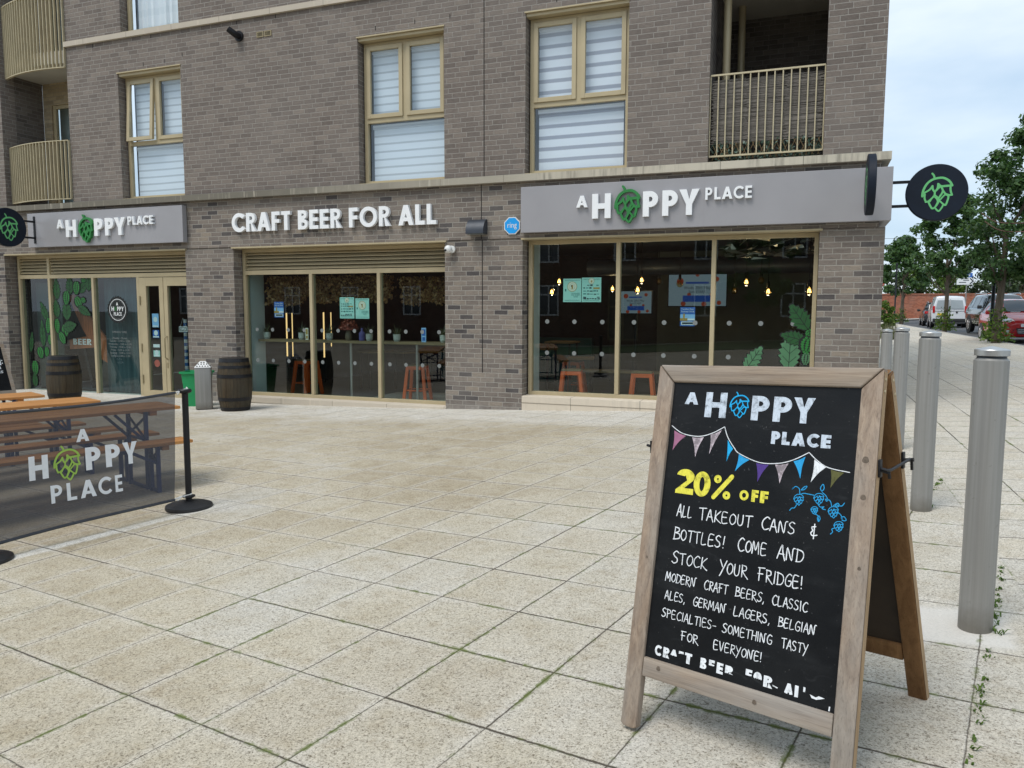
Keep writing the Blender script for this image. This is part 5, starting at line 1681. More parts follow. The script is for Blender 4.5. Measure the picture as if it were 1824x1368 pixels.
def hop_cone(mb, cx, cz, ln, wd, ang, yy, mi):
    P = PF(yy)
    c, s = math.cos(R(ang)), math.sin(R(ang))
    T = lambda x, y: (cx + x * c - y * s, cz + x * s + y * c)
    el = lambda k: [T(ln / 2 + (ln / 2 + k) * math.cos(a * .3491), (wd + k) * math.sin(a * .3491) * (1 - .25 * math.cos(a * .3491))) for a in range(18)]
    mb.prism([el(.012)], P, 0, 0, 0)
    for r0 in range(7):
        t = (r0 + .6) / 7.4
        half = wd * math.sin(math.pi * (.12 + .80 * t)) * (1 - .22 * t)
        k = 3 if half > wd * .62 else 2
        for j in range(k):
            yy0 = half * (2 * (j + (.0 if r0 % 2 else .0)) - (k - 1)) / k * 1.0
            sw, sl = half / k * .88, ln * .088
            x0 = ln * t
            e = [T(x0 - sl, yy0), T(x0 - sl * .3, yy0 + sw), T(x0 + sl * .5, yy0 + sw * .7), T(x0 + sl, yy0 + sw * .1), T(x0 + sl * .5, yy0 - sw * .7), T(x0 - sl * .3, yy0 - sw)]
            mb.prism([e], P, .0015 + .0002 * r0, .0015 + .0002 * r0, mi)
def decal(items, parent, yy=YG + .027):
    mb = MB()
    for k, it in enumerate(items):
        kind, cx, cz, ln, wd, ang, mi = it
        (hop_leaf if kind == 'l' else hop_cone)(mb, cx, cz, ln, wd, ang, yy - .0045 * (k % 3) , mi)
    o = mb.build('leaf_decal', ['decal_black', 'decal_green', 'decal_bright', 'decal_pale'], bld, world=True); o.parent = parent
def fp(px, py): return px2(px, py, YG)
D = []
for kind, px, py, ln, wd, ang, mi in [('l', 1440, 588, .42, .13, 125, 1), ('l', 1436, 608, .34, .10, 165, 1), ('c', 1441, 600, .24, .10, -100, 2), ('l', 1404, 662, .56, .15, 88, 3), ('l', 1326, 662, .42, .11, 58, 3), ('c', 1437, 628, .18, .07, -95, 3), ('l', 1441, 585, .16, .06, -80, 2)]:
    x, z = fp(px, py); D.append((kind, x, z, ln, wd, ang, mi))
decal(D, winR)
s9 = 170 / 1107.
def z9(x, y): return (30 + x * s9, 480 + y * s9)
D = []
for kind, px, py, ln, wd, ang, mi in [('l', 345, 600, .42, .09, 115, 1), ('l', 300, 900, .55, .085, 92, 1), ('c', 355, 560, .32, .08, -95, 2), ('c', 365, 760, .2, .06, -90, 2), ('l', 150, 960, .42, .06, 80, 1), ('c', 250, 900, .24, .10, -75, 2), ('c', 330, 900, .2, .07, -90, 2), ('c', 195, 1060, .3, .10, -88, 2), ('l', 210, 1360, .3, .08, 92, 1)]:
    x, z = fp(*z9(px, py)); D.append((kind, x, z, ln, wd, ang, mi))
for kind, px, py, ln, wd, ang, mi in [('l', 455, 350, .42, .10, 92, 1), ('l', 605, 290, .36, .11, 90, 1), ('c', 680, 140, .26, .10, -95, 2), ('l', 700, 260, .30, .10, 35, 1), ('l', 820, 250, .32, .08, 85, 1), ('c', 565, 250, .28, .10, -95, 2), ('c', 670, 320, .26, .10, -60, 2), ('c', 735, 345, .12, .06, -20, 2), ('l', 700, 430, .36, .09, -28, 1), ('l', 570, 590, .42, .13, 90, 1), ('l', 460, 560, .36, .10, 95, 1), ('l', 530, 680, .36, .12, 12, 1), ('c', 540, 640, .24, .11, -85, 2), ('c', 450, 570, .3, .08, -88, 2), ('c', 490, 730, .26, .09, -62, 2), ('c', 730, 125, .14, .05, 0, 2)]:
    x, z = fp(*z9(px, py)); D.append((kind, x, z, ln, wd, ang, mi))
decal(D, winL)
mb = MB(); P = PF(YG + .027)
cx, cz = -12.575, 1.55
rr = [(.272 if i % 2 else .248) for i in range(48)]
mb.prism([[(cx + rr[i] * math.cos(i * math.pi / 24), cz + rr[i] * math.sin(i * math.pi / 24)) for i in range(48)]], P, 0, 0, 0)
stroke(mb, arc(cx, cz, .205, .205, 0, 360, 40), .005, P, .001, .001, 1, False)
word(mb, 'A', cx - .032, cz + .082, .06, P, .002, .002, 1, w=.2)
word(mb, 'H', cx - .155, cz - .025, .085, P, .002, .002, 1, w=.2)
hop(mb, cx - .085, cz - .03, cx - .02, cz + .07, P, .002, .002, 2, step=.00003)
word(mb, 'PPY', cx - .008, cz - .025, .085, P, .002, .002, 1, w=.2, width=.165)
word(mb, 'PLACE', cx - .10, cz - .115, .068, P, .002, .002, 1, w=.2, width=.2)
for txt, up in (('CRAFT BOTTLE SHOP', 1), ('& TASTING ROOM', 0)):
    n = len(txt)
    for i, ch in enumerate(txt):
        if ch == ' ': continue
        a = R(150 - 120 * i / (n - 1)) if up else R(215 + 110 * i / (n - 1))
        rad = .172 if up else .188
        t0 = a - math.pi / 2 if up else a + math.pi / 2
        P2 = lambda x, z, h, a=a, t0=t0, rad=rad: Vector((cx + rad * math.cos(a) + x * math.cos(t0) - z * math.sin(t0), YG + .027 - .002, cz + rad * math.sin(a) + x * math.sin(t0) + z * math.cos(t0)))
        bftext(mb, ch, .034, 0, 0, P2, 0, 3)
o = mb.build('badge_decal', ['decal_black', 'poster_white', 'decal_bright', 'frost'], bld, world=True); o.parent = winL
mb = MB()
for i, s in enumerate(('OPENING TIMES', '', 'Monday - Closed', 'Tuesday - 12:00 to 21:00', 'Wednesday - 12:00 to 21:00', 'Thursday - 12:00 to 22:00', 'Friday - 12:00 to 23:00', 'Saturday - 12:00 to 23:00', 'Sunday - 12:00 to 21:00')):
    if s: bftext(mb, s, .052, cx + .02, 1.10 - i * .058, P, .001)
o = mb.build('opening_times', 'frost', bld, world=True); o.parent = winL
# ================================================================== the big chalkboard in front
u = Vector((.93317902, -.35730653, .0388453)).normalized()
yv = Vector((.35730653, .93317902, 0)); yv = (yv - u * yv.dot(u)).normalized()
zv = u.cross(yv)
om = Vector((-.058, 2.760, .194))
mt = Matrix(((u.x, yv.x, zv.x, om.x), (u.y, yv.y, zv.y, om.y), (u.z, yv.z, zv.z, om.z), (0, 0, 0, 1)))
ab = empty('chalkboard', 'tall wooden A-frame chalkboard offering 20% off, in the near foreground', 'chalkboard', matrix=mt)
def FB(a, b, h=0.):           # front face of the board: a across, b down from the top of the black panel, h outwards
    return Vector((a - .316, -.129 - (b + .062) * .2307 - h * .973, 1.223 - (b + .062) * .973 - (-h) * .2307))
def RB(a, b, h=0.):           # rear frame, leaning the other way
    k = .463 / 1.257
    kz = 1.215 / 1.257
    return Vector((a - .316, -.044 + (b + .062) * k + h * kz, 1.215 - (b + .062) * kz + h * k))
def plank(F, pts, h0, h1, name, mat, bev=.006):
    bm = bmesh.new()
    lo = [bm.verts.new(F(a, b, h0)) for a, b in pts]; hi = [bm.verts.new(F(a, b, h1)) for a, b in pts]
    n = len(pts)
    bm.faces.new(lo[::-1]); bm.faces.new(hi)
    for i in range(n): bm.faces.new((lo[i], lo[(i + 1) % n], hi[(i + 1) % n], hi[i]))
    bmesh.ops.recalc_face_normals(bm, faces=bm.faces)
    if bev: bmesh.ops.bevel(bm, geom=bm.edges[:], offset=bev, segments=2, affect='EDGES', profile=.5)
    mb = MB(); mb.frombm(bm)
    return mb.build(name, mat, ab, smooth=True, angle=40)
for F, m1, m2, t in ((FB, 'wood_front', 'wood_rail', .036), (RB, 'wood_inner', 'wood_inner', .036)):
    g = .0012
    plank(F, [(-.064, -.06), (-.002, .004), (-.002, 1.188), (-.012, 1.195), (-.052, 1.195), (-.064, 1.185)], -t, 0, 'leg', m1)
    plank(F, [(.697, -.06), (.697, 1.185), (.685, 1.195), (.645, 1.195), (.635, 1.188), (.635, .004)], -t, 0, 'leg', m1)
    plank(F, [(-.064 + g * 2, -.0605), (.697 - g * 2, -.0605), (.635 - g, .001), (-.002 + g, .001)], -t, -.0006, 'top_rail', m2)
    plank(F, [(-.0008, .951), (.6338, .951), (.6338, 1.015), (-.0008, 1.015)], -t + .002, -.0015, 'bottom_rail', m2, .004)
    mb = MB()
    vs = [F(a, b, h) for h in (-.022, -.012) for a, b in ((-.006, -.004), (.639, -.004), (.639, .955), (-.006, .955))]
    mb.add(vs, [(0, 3, 2, 1), (4, 5, 6, 7), (0, 1, 5, 4), (1, 2, 6, 5), (2, 3, 7, 6), (3, 0, 4, 7)])
    pn = mb.build('panel', 'chalkboard' if F is FB else 'board_back', ab)
    if F is FB: front = pn
# fresh sawn edge seen along the right leg
mb = MB(); mb.add([FB(.6975, b, h) for b, h in ((-.05, -.003), (1.18, -.003), (1.18, -.033), (-.05, -.033))], [(0, 1, 2, 3)])
mb.build('leg_edge', 'wood_edge', ab)
mb = MB()
k = .463 / 1.257
mb.add([RB(.6975, b, h) for b, h in ((-.05, -.003), (1.18, -.003), (1.18, -.033), (-.05, -.033))], [(0, 1, 2, 3)])
mb.build('leg_edge', 'wood_edge', ab)
# hinges, knots, hook
mb = MB()
for F, bs in ((FB, (-.028, .008)), (RB, (-.03, .015))):
    for b in bs: mb.lathe([(0, -.0005), (.007, -.0005), (.004, .004), (0, .004)], (0, 0, 0), 10, axis='X') if False else mb.add([F(.698 + .0035 * (q in (4,)), b, -.016) + (Vector((0, .007 * math.cos(q * 1.5708), .007 * math.sin(q * 1.5708))) if q < 4 else Vector((0, 0, 0))) for q in range(5)], [(0, 1, 4), (1, 2, 4), (2, 3, 4), (3, 0, 4)])
mb.build('screw_head', 'bronze', ab, smooth=True)
mb = MB()
for a, b, r in ((.665, .215, .011), (.667, .325, .009), (.672, .53, .006), (-.03, .62, .005), (.06, .975, .008), (.40, .985, .008)):
    for q, hh in ((1., .0004),):
        ring = []
        for k2 in range(14):
            an = k2 * .4488
            ring.append(FB(a + r * .85 * math.cos(an) * (1 + .12 * math.sin(3 * an)), b + r * math.sin(an) * (1 + .1 * math.cos(2 * an)), hh))
        mb.add(ring, [tuple(range(14))])
mb.build('knot', 'knot', ab)
mb = MB()
pF, pR = FB(.702, .235, -.018), RB(.702, .235, -.018)
for c in (pF, pR): mb.box(c + Vector((-.004, -.011, -.026)), c + Vector((.003, .011, .026)), bev=.002)
mb.tube([pF, pF + Vector((.018, 0, -.004)), pF + Vector((.022, .02, -.006)), pR + Vector((.02, -.004, .006)), pR + Vector((.022, .006, .0)), pR + Vector((.022, .010, -.03))], .0045, 8)
mb.tube([pR, pR + Vector((.03, .002, .004))], .006, 8); mb.build('hook', 'black_metal', ab, smooth=True)
mb = MB(); mb.tube([pF + Vector((0, .004, -.006)), pF + Vector((.02, .014, -.014)), pF + Vector((.02, .018, -.03))], .005, 8)
mb.build('hook_eye', 'black_metal', ab, smooth=True)
mb = MB(); c = FB(-.068, .235, -.018)
mb.box(c + Vector((-.003, -.011, -.022)), c + Vector((.003, .011, .022))); mb.tube([c, c + Vector((-.022, 0, .004))], .005, 8)
mb.build('hook', 'black_metal', ab, smooth=True)
# ---- chalk drawing: each line is a part lying on the panel
PB = lambda x, y, h: FB(x, -y, -.0116 + h)      # y runs upwards (negative b)
def chalkpart(fn, mats, name='chalk_lettering'):
    mb = MB(); fn(mb); o = mb.build(name, mats, ab); o.parent = front
def bw(mb, s, xs, b0, b1, wt, h=.0002):
    for c, (a0, a1) in zip(s, xs):
        loops, W = bold(c, wt)
        mb.prism([[(a0 + x * (a1 - a0) / W, -b1 + y * (b1 - b0)) for x, y in lp] for lp in loops], PB, h, h)
for s_, xs_, b0_, b1_, w_ in (('A', [(.046, .098)], .034, .076, .24), ('H', [(.126, .204)], .031, .117, .24), ('PPY', [(.293, .353), (.367, .427), (.432, .500)], .037, .118, .24), ('PLACE', [(.369, .398), (.404, .430), (.436, .479), (.484, .522), (.527, .557)], .149, .190, .28)):
    for c_, x_ in zip(s_, xs_): chalkpart(lambda mb: bw(mb, c_, [x_], b0_, b1_, w_), 'chalk_block', 'chalk_letter')
chalkpart(lambda mb: hop(mb, .214, -.114, .283, -.026, PB, .0003, .0003, step=.00004, thick=.85), 'chalk_cyan', 'chalk_drawing')
def bunting(mb):
    for pts in ([(.006, .155), (.044, .177), (.087, .185), (.127, .183), (.168, .168), (.205, .146)], [(.205, .146), (.22, .180), (.246, .213), (.267, .231), (.336, .253), (.400, .250), (.448, .234), (.494, .207)], [(.494, .207), (.520, .229), (.556, .248), (.619, .256)]):
        stroke(mb, [(a, -b) for a, b in cr(pts, 5)], .0013, PB, .0003, .0003)
chalkpart(bunting, 'chalk_white', 'chalk_drawing')
FL = [((.017, .171), (.064, .187), (.018, .241), 'chalk_pink'), ((.089, .19), (.133, .186), (.108, .257), 'chalk_mottle'), ((.157, .176), (.196, .158), (.159, .242), 'chalk_mottle'), ((.221, .189), (.243, .217), (.224, .261), 'chalk_cyan'), ((.265, .232), (.303, .248), (.257, .29), 'chalk_skyblue'),
      ((.327, .256), (.37, .257), (.337, .316), 'chalk_purple'), ((.39, .255), (.433, .247), (.41, .313), 'chalk_mottle'), ((.448, .239), (.484, .221), (.474, .291), 'chalk_skyblue'), ((.512, .227), (.551, .246), (.507, .298), 'chalk_white'), ((.564, .253), (.604, .258), (.567, .309), 'chalk_olive')]
for p, q, r_, m_ in FL:
    def tri(mb):
        mid = lambda s, t, k: tuple((s[i] + t[i]) / 2 * (1 - k) + k * (p[i] + q[i] + r_[i]) / 3 for i in (0, 1))
        lp = cr([p, mid(p, q, .1), q], 3)[:-1] + cr([q, mid(q, r_, .26), r_], 5)[:-1] + cr([r_, mid(r_, p, .18), p], 5)[:-1]
        mb.prism([[(a, -b) for a, b in lp]], PB, .0003, .0003)
    chalkpart(tri, m_, 'chalk_flag')
def off20(mb):
    loops, W = bold('2', .26); mb.prism([[(.046 + x * .068 / W, -.386 + y * .085) for x, y in lp] for lp in loops], PB, .0003, .0003)
    loops, W = bold('0', .25); mb.prism([[(.113 + x * .062 / W, -.386 + y * .082) for x, y in lp] for lp in loops], PB, .0003, .0003)
    stroke(mb, [(.190, -.383), (.249, -.309)], .0075, PB, .0003, .0003)
    for cx, cy in ((.200, -.322), (.236, -.372)):
        lo = arc(cx, cy, .0135, .0135, 0, 360, 18)[:-1]; mb.prism([lo, arc(cx, cy, .0035, .0035, 0, 360, 10)[:-1]], PB, .0006, .0006)
    bw(mb, 'O', [(.281, .312)], .348, .380, .30); bw(mb, 'FF', [(.322, .345), (.351, .378)], .343, .381, .28)
chalkpart(off20, 'chalk_yellow')
LINES = [(.463, .040, .0024, [('ALL', .062, .118), ('TAKEOUT', .145, .330), ('CANS', .364, .472), ('&', .519, .541)]),
         (.543, .042, .0024, [('BOTTLES!', .058, .246), ('COME', .293, .388), ('AND', .424, .503)]),
         (.622, .041, .0024, [('STOCK', .062, .190), ('YOUR', .236, .332), ('FRIDGE!', .368, .511)]),
         (.686, .030, .0020, [('MODERN', .045, .158), ('CRAFT', .190, .272), ('BEERS,', .300, .396), ('CLASSIC', .422, .530)]),
         (.746, .029, .0020, [('ALES,', .050, .126), ('GERMAN', .157, .272), ('LAGERS,', .300, .420), ('BELGIAN', .447, .560)]),
         (.806, .029, .0020, [('SPECIALTIES-', .045, .246), ('SOMETHING', .268, .432), ('TASTY', .463, .541)]),
         (.865, .029, .0020, [('FOR', .126, .187), ('EVERYONE!', .244, .406)])]
random.seed(11)
for b, sz, hw, ws in LINES:
    for t, x0, x1 in ws:
        def ln(mb): hand(mb, t, x0, x1, -b, sz, PB, hw * .66, .0003, small=.90 if sz > .035 else .96, jit=.018)
        chalkpart(ln, 'chalk_white')
# worn last line: the letters have been rubbed away in places
def worn(mb):
    Z0, Z1 = -.937, -.903
    def cut(c, a0, a1, dy, keep):
        loops, W = bold(c, .27)
        def clip(lp):
            q = [(a0 + x * (a1 - a0) / W, Z0 + dy + y * (Z1 - Z0)) for x, y in lp]
            return [(x, min(max(y, Z0 + dy + keep[0] * (Z1 - Z0) + .0012 * math.sin(x * 900)), Z0 + dy + keep[1] * (Z1 - Z0) + .001 * math.sin(x * 700))) for x, y in q]
        mb.prism([clip(loops[0])] + ([clip(l) for l in loops[1:]] if keep == (0, 1) else []), PB, .0003, .0003)
    for c, a0, a1, dy, keep in [('C', .034, .060, 0, (0, 1)), ('R', .066, .090, 0, (0, 1)), ('A', .094, .118, 0, (.45, 1)), ('F', .124, .142, .002, (.74, 1)), ('T', .147, .173, .002, (0, 1)), ('B', .204, .226, .001, (0, 1)), ('E', .234, .254, .002, (.48, 1)), ('E', .262, .284, .001, (0, 1)), ('R', .291, .318, .0, (.3, 1)),
                                ('F', .359, .380, .006, (.45, 1)), ('O', .385, .412, .006, (.42, 1)), ('R', .418, .446, .003, (0, 1)), ('A', .484, .510, .0, (.1, 1)), ('I', .515, .526, .0, (0, 1)), ('I', .540, .546, .002, (.55, 1))]:
        cut(c, a0, a1, dy, keep)
    mb.prism([[(.56, -.917), (.578, -.921), (.586, -.915), (.604, -.917), (.580, -.927), (.566, -.926)]], PB, .0003, .0003)
    mb.prism([[(.446, -.921), (.464, -.925), (.462, -.928), (.448, -.925)]], PB, .0003, .0003)
    mb.prism([[(.617, -.935), (.621, -.935), (.620, -.948), (.616, -.948)]], PB, .0003, .0003)
chalkpart(worn, 'chalk_white')
def vine(mb):
    w = .0012
    for cx, cy, s in ((.474, .353, .019), (.535, .343, .019), (.525, .380, .013), (.581, .377, .019), (.600, .417, .017)):
        k = lambda pts: [(cx + (x - 725) / 600 * s * 1.7, -cy + (700 - y) / 825 * s * 2.1) for x, y in pts]
        for i, (pts, _) in enumerate(HOPS[1:]):
            stroke(mb, k(cr(pts, 2)), w * .85, PB, .0003 + .00001 * i, .0003 + .00001 * i, 0, False)
    for pts in ([(.459, .318), (.452, .325), (.462, .316), (.474, .322), (.478, .338), (.49, .334), (.52, .336)], [(.545, .325), (.556, .333), (.563, .345), (.559, .349), (.557, .343), (.57, .347), (.576, .362)], [(.45, .392), (.456, .384), (.464, .382), (.47, .372)],
                [(.581, .36), (.592, .351), (.598, .358), (.59, .362), (.586, .356), (.604, .358), (.612, .348)], [(.535, .362), (.543, .369), (.553, .367), (.548, .373), (.558, .375)], [(.528, .392), (.537, .396), (.541, .41)], [(.593, .377), (.605, .385), (.61, .4)], [(.59, .425), (.582, .43), (.585, .437), (.579, .445)],
                [(.48, .325), (.489, .314), (.497, .312), (.49, .322), (.48, .325)], [(.543, .322), (.538, .312), (.545, .300), (.549, .312), (.543, .322)], [(.541, .395), (.537, .404), (.541, .413), (.545, .404), (.541, .395)], [(.606, .392), (.614, .388), (.621, .397), (.613, .400), (.606, .392)]):
        stroke(mb, [(a, -b) for a, b in cr(pts, 5)], w, PB, .0005, .0005)
chalkpart(vine, 'chalk_skyblue', 'chalk_drawing')

# the second board at the far left
lb = empty('chalkboard', 'pale-framed chalkboard at the far left edge beside the pier', 'chalkboard', matrix=TR(-14.2, 9.9, G(-14.2, 9.9), R(80)))
mb = MB()
L2 = lambda a, b, h: Vector((a, -.30 + b * .333 - h, b * .833 + h * .3))
for a0, a1 in ((-.33, -.27), (.27, .33)):
    mb.add([L2(a, b, h) for h in (-.03, 0) for a, b in ((a0, 0), (a1, 0), (a1, 1.2), (a0, 1.2))], [(0, 3, 2, 1), (4, 5, 6, 7), (0, 1, 5, 4), (1, 2, 6, 5), (2, 3, 7, 6), (3, 0, 4, 7)])
for b0, b1 in ((1.14, 1.2), (.12, .18)):
    mb.add([L2(a, b, h) for h in (-.028, -.001) for a, b in ((-.27, b0), (.27, b0), (.27, b1), (-.27, b1))], [(0, 3, 2, 1), (4, 5, 6, 7), (0, 1, 5, 4), (1, 2, 6, 5), (2, 3, 7, 6), (3, 0, 4, 7)])
mb.build('frame', 'wood_rail', lb)
mb = MB(); mb.add([L2(a, b, -.012) for a, b in ((-.28, .17), (.28, .17), (.28, 1.15), (-.28, 1.15))], [(0, 1, 2, 3)]); fp2 = mb.build('panel', 'chalkboard', lb)
mb = MB()
for a in (-.30, .30): mb.bar((a, .13, .97), (a, .34, .0), .05, .03)
mb.build('leg', 'wood_inner', lb)
P2 = lambda x, y, h: L2(x, y, -.0115 + h)
mb = MB()
word(mb, 'N', .10, .74, .14, P2, .0005, .0005, w=.26); mb.prism([arc(.225, .78, .012, .012, 0, 360, 8)[:-1]], P2, .0005, .0005); mb.prism([arc(.225, .84, .012, .012, 0, 360, 8)[:-1]], P2, .0005, .0005)
o = mb.build('chalk_lettering', 'chalk_white', lb); o.parent = fp2; mb = MB()
word(mb, 'N', .14, .655, .055, P2, .0005, .0005, w=.25); word(mb, 'LA', .03, .655, .055, P2, .0005, .0005, w=.25)
o = mb.build('chalk_lettering', 'chalk_white', lb); o.parent = fp2; mb = MB()
hand(mb, 'ALES', .02, .20, .57, .055, P2, .006, .0005)
o = mb.build('chalk_lettering', 'chalk_white', lb); o.parent = fp2

# ================================================================== barrier with mesh banner
A_, B_ = Vector((-4.648, 4.81, 0)), Vector((-5.0, 3.36, 0))
dd = (B_ - A_).normalized(); nn = Vector((-dd.y, dd.x, 0))       # nn points to the plaza side
if nn.x < 0: nn = -nn
def stanchion(p, label):
    r = empty('stanchion', label, 'barrier post', (p.x, p.y, G(p.x, p.y)), group='black barrier posts')
    mb = MB(); mb.lathe([(0, 0), (.178, 0), (.182, .012), (.178, .03), (.15, .042), (.06, .058), (.035, .066), (0, .066)], (0, 0, 0), 36); mb.build('base', 'rubber', r, smooth=True)
    mb = MB(); mb.lathe([(.024, .06), (.0245, .1), (.0245, .955), (.0, .955)], (0, 0, 0), 20); mb.build('post', 'black_metal', r, smooth=True)
    mb = MB(); mb.lathe([(.03, .935), (.05, .945), (.052, .96), (.046, .97), (0, .972)], (0, 0, 0), 24)
    mb.build('collar', 'black_metal', r, smooth=True); mb = MB(); mb.lathe([(.03, .085), (.05, .095), (.05, .105), (.028, .112)], (0, 0, 0), 24); mb.build('collar', 'black_metal', r, smooth=True)
    return r
s1 = stanchion(A_, 'black barrier post with flat round base, right end of the banner')
s2 = stanchion(B_, 'black barrier post at the left frame edge, only its round base showing')
bn = empty('banner', 'dark see-through mesh banner with white A HOPPY PLACE lettering', 'banner', (A_.x, A_.y, G(A_.x, A_.y)))
def BN(s_, z, h=0.):
    sag = .012 * math.sin(s_ * 4.2) + .01 * math.sin(z * 5 + s_ * 2)
    return A_ + dd * s_ + nn * (h + sag + .0) + Vector((0, 0, z))
def btop(s_): return .926 - .026 * (s_ / 1.4) - .018 * math.sin(math.pi * (s_ - .08) / 1.34)
def bbot(s_): return .085 - .045 * (s_ / 1.4) + .012 * math.sin(math.pi * (s_ - .1) / 1.3)
ss = lin(.08, 1.42, 26)
mb = MB(); nz = 10
vs = [BN(s_ + (.055 * (1 - k / nz) if s_ < .1 else 0), bbot(s_) + (btop(s_) - bbot(s_)) * k / nz) for s_ in ss for k in range(nz + 1)]
mb.add(vs, [(i * (nz + 1) + k, (i + 1) * (nz + 1) + k, (i + 1) * (nz + 1) + k + 1, i * (nz + 1) + k + 1) for i in range(len(ss) - 1) for k in range(nz)])
mb.build('mesh', 'mesh_fabric', bn, smooth=True, world=True)
mb = MB()
mb.tube([BN(s_, btop(s_) + .004) for s_ in ss], .011, 8); mb.build('hem', 'vinyl_hem', bn, smooth=True, world=True)
mb = MB(); mb.tube([BN(s_ + (.055 if s_ < .1 else 0), bbot(s_) - .004) for s_ in ss], .011, 8)
mb.build('hem', 'vinyl_hem', bn, smooth=True, world=True)
for z, zp, s0 in ((.925, .955, .085), (.08, .1, .14)):
    mb = MB(); q = [BN(s0, z), BN(s0 * .6, z + .01), A_ + Vector((.0, -.03, zp - .01)), A_ + Vector((.03, .0, zp)), A_ + Vector((-.01, .03, zp + .005))]
    mb.tube(q, .006, 6); mb.tube([BN(s0 * .8, z - .012, .01), BN(s0 * .5, z + .018, .014), BN(s0 * .3, z, .01)], .005, 6)
    mb.build('tie', 'rope', bn, smooth=True, world=True)
PBN = lambda x, z, h: BN(-x, z, .004 + h)
def bword(s, xs, z0, z1, wt):
    for c, (a, b) in zip(s, xs):
        mb = MB(); loops, W = bold(c, wt)
        mb.prism([[(-a + x * (a - b) / W, z0 + y * (z1 - z0)) for x, y in lp] for lp in loops], PBN, 0, 0)
        mb.build('letter', 'banner_white', bn, world=True)
bword('A', [(.851, .761)], .640, .73, .22)
bword('H', [(1.17, 1.045)], .415, .582, .24)
bword('PPY', [(.795, .69), (.655, .55), (.53, .419)], .427, .592, .24)
bword('PLACE', [(1.04, .965), (.935, .87), (.845, .735), (.72, .625), (.60, .547)], .232, .358, .2)
mb = MB(); hop(mb, -1.012, .376, -.832, .629, PBN, 0, 0, thick=.95, step=.0001); mb.build('hop_emblem', 'banner_green', bn, world=True)

# ================================================================== beer tables and benches
def beer_set(kind):
    Lh, wd, h, bt = (1.1, .25, .77, .028) if kind == 'table' else (1.1, .125, .47, .028)
    r = empty('beer_table' if kind == 'table' else 'bench', 'x', 'table' if kind == 'table' else 'bench')
    mb = MB()
    nb = 4 if kind == 'table' else 2
    for i in range(nb):
        a, b = -wd + 2 * wd * i / nb, -wd + 2 * wd * (i + 1) / nb
        mb.box((-Lh, a + (.001 if i else 0), h - bt), (Lh, b - (.001 if i < nb - 1 else 0), h), bev=.005)
    mb.build('tabletop' if kind == 'table' else 'seat', 'orange_wood', r, smooth=True)
    mb = MB()
    for x in (-.86, .86): mb.box((x - .03, -wd + .02, h - bt - .042), (x + .03, wd - .02, h - bt - .001))
    mb.build('batten', 'orange_wood', r)
    for sx in (-1, 1):
        x = sx * .80
        mb = MB()
        for sy in (-1, 1):
            y = sy * (wd - .05)
            mb.bar((x, y, .0), (x, y, h - bt - .002), .032, .028)
        mb.bar((x, -wd + .05, .035), (x, wd - .05, .035), .022, .026); mb.bar((x, -wd + .05, h * .62), (x, wd - .05, h * .62), .014, .02)
        mb.bar((x, -wd + .05, h * .64), (x, wd - .05, h - bt - .05), .012, .02); mb.bar((x + .013, wd - .05, h * .64), (x + .013, -wd + .05, h - bt - .05), .012, .02)
        mb.build('leg_frame', 'blue_metal', r)
        for sy in (-1, 1):
            mb = MB(); mb.bar((x, sy * (wd - .065), h * .60), (x - sx * .26, sy * (wd - .065), h - bt - .01), .012, .024); mb.build('brace', 'blue_metal', r)
    return r
ang = math.atan2(-.93, -.37)
dv = Vector((-.37, -.93, 0)).normalized()
tb, be = beer_set('table'), beer_set('bench')
firsts = {'table': tb, 'bench': be}
used = set()
for kind, ex, ey, lab in [('bench', -5.33, 5.52, 'orange bench nearest the banner, its tip showing past the barrier post'), ('table', -5.67, 5.66, 'orange beer table with blue folding legs nearest the banner'), ('bench', -6.05, 5.84, 'orange bench on the far side of the nearest beer table'),
                          ('bench', -6.76, 6.05, 'orange bench between the first and second beer tables, nearer the second'), ('table', -7.09, 6.03, 'second orange beer table from the barrier, its top edge just above the banner'), ('bench', -7.56, 6.29, 'orange bench on the far side of the second beer table'),
                          ('bench', -8.12, 6.20, 'orange bench beside the third beer table, mostly hidden by the banner'), ('table', -8.40, 6.42, 'third orange beer table, farthest from the barrier, by the left barrel')]:
    c = Vector((ex, ey, 0)) + dv * 1.1
    m = TR(c.x, c.y, G(c.x, c.y) + .012, ang)
    if kind not in used:
        used.add(kind); o = firsts[kind]
        o.location = m.to_translation(); o.rotation_euler = m.to_euler(); MAT[o.name] = m; o['label'] = lab
        o['group'] = 'orange beer tables' if kind == 'table' else 'orange beer benches'
    else: dup(firsts[kind], m, lab)

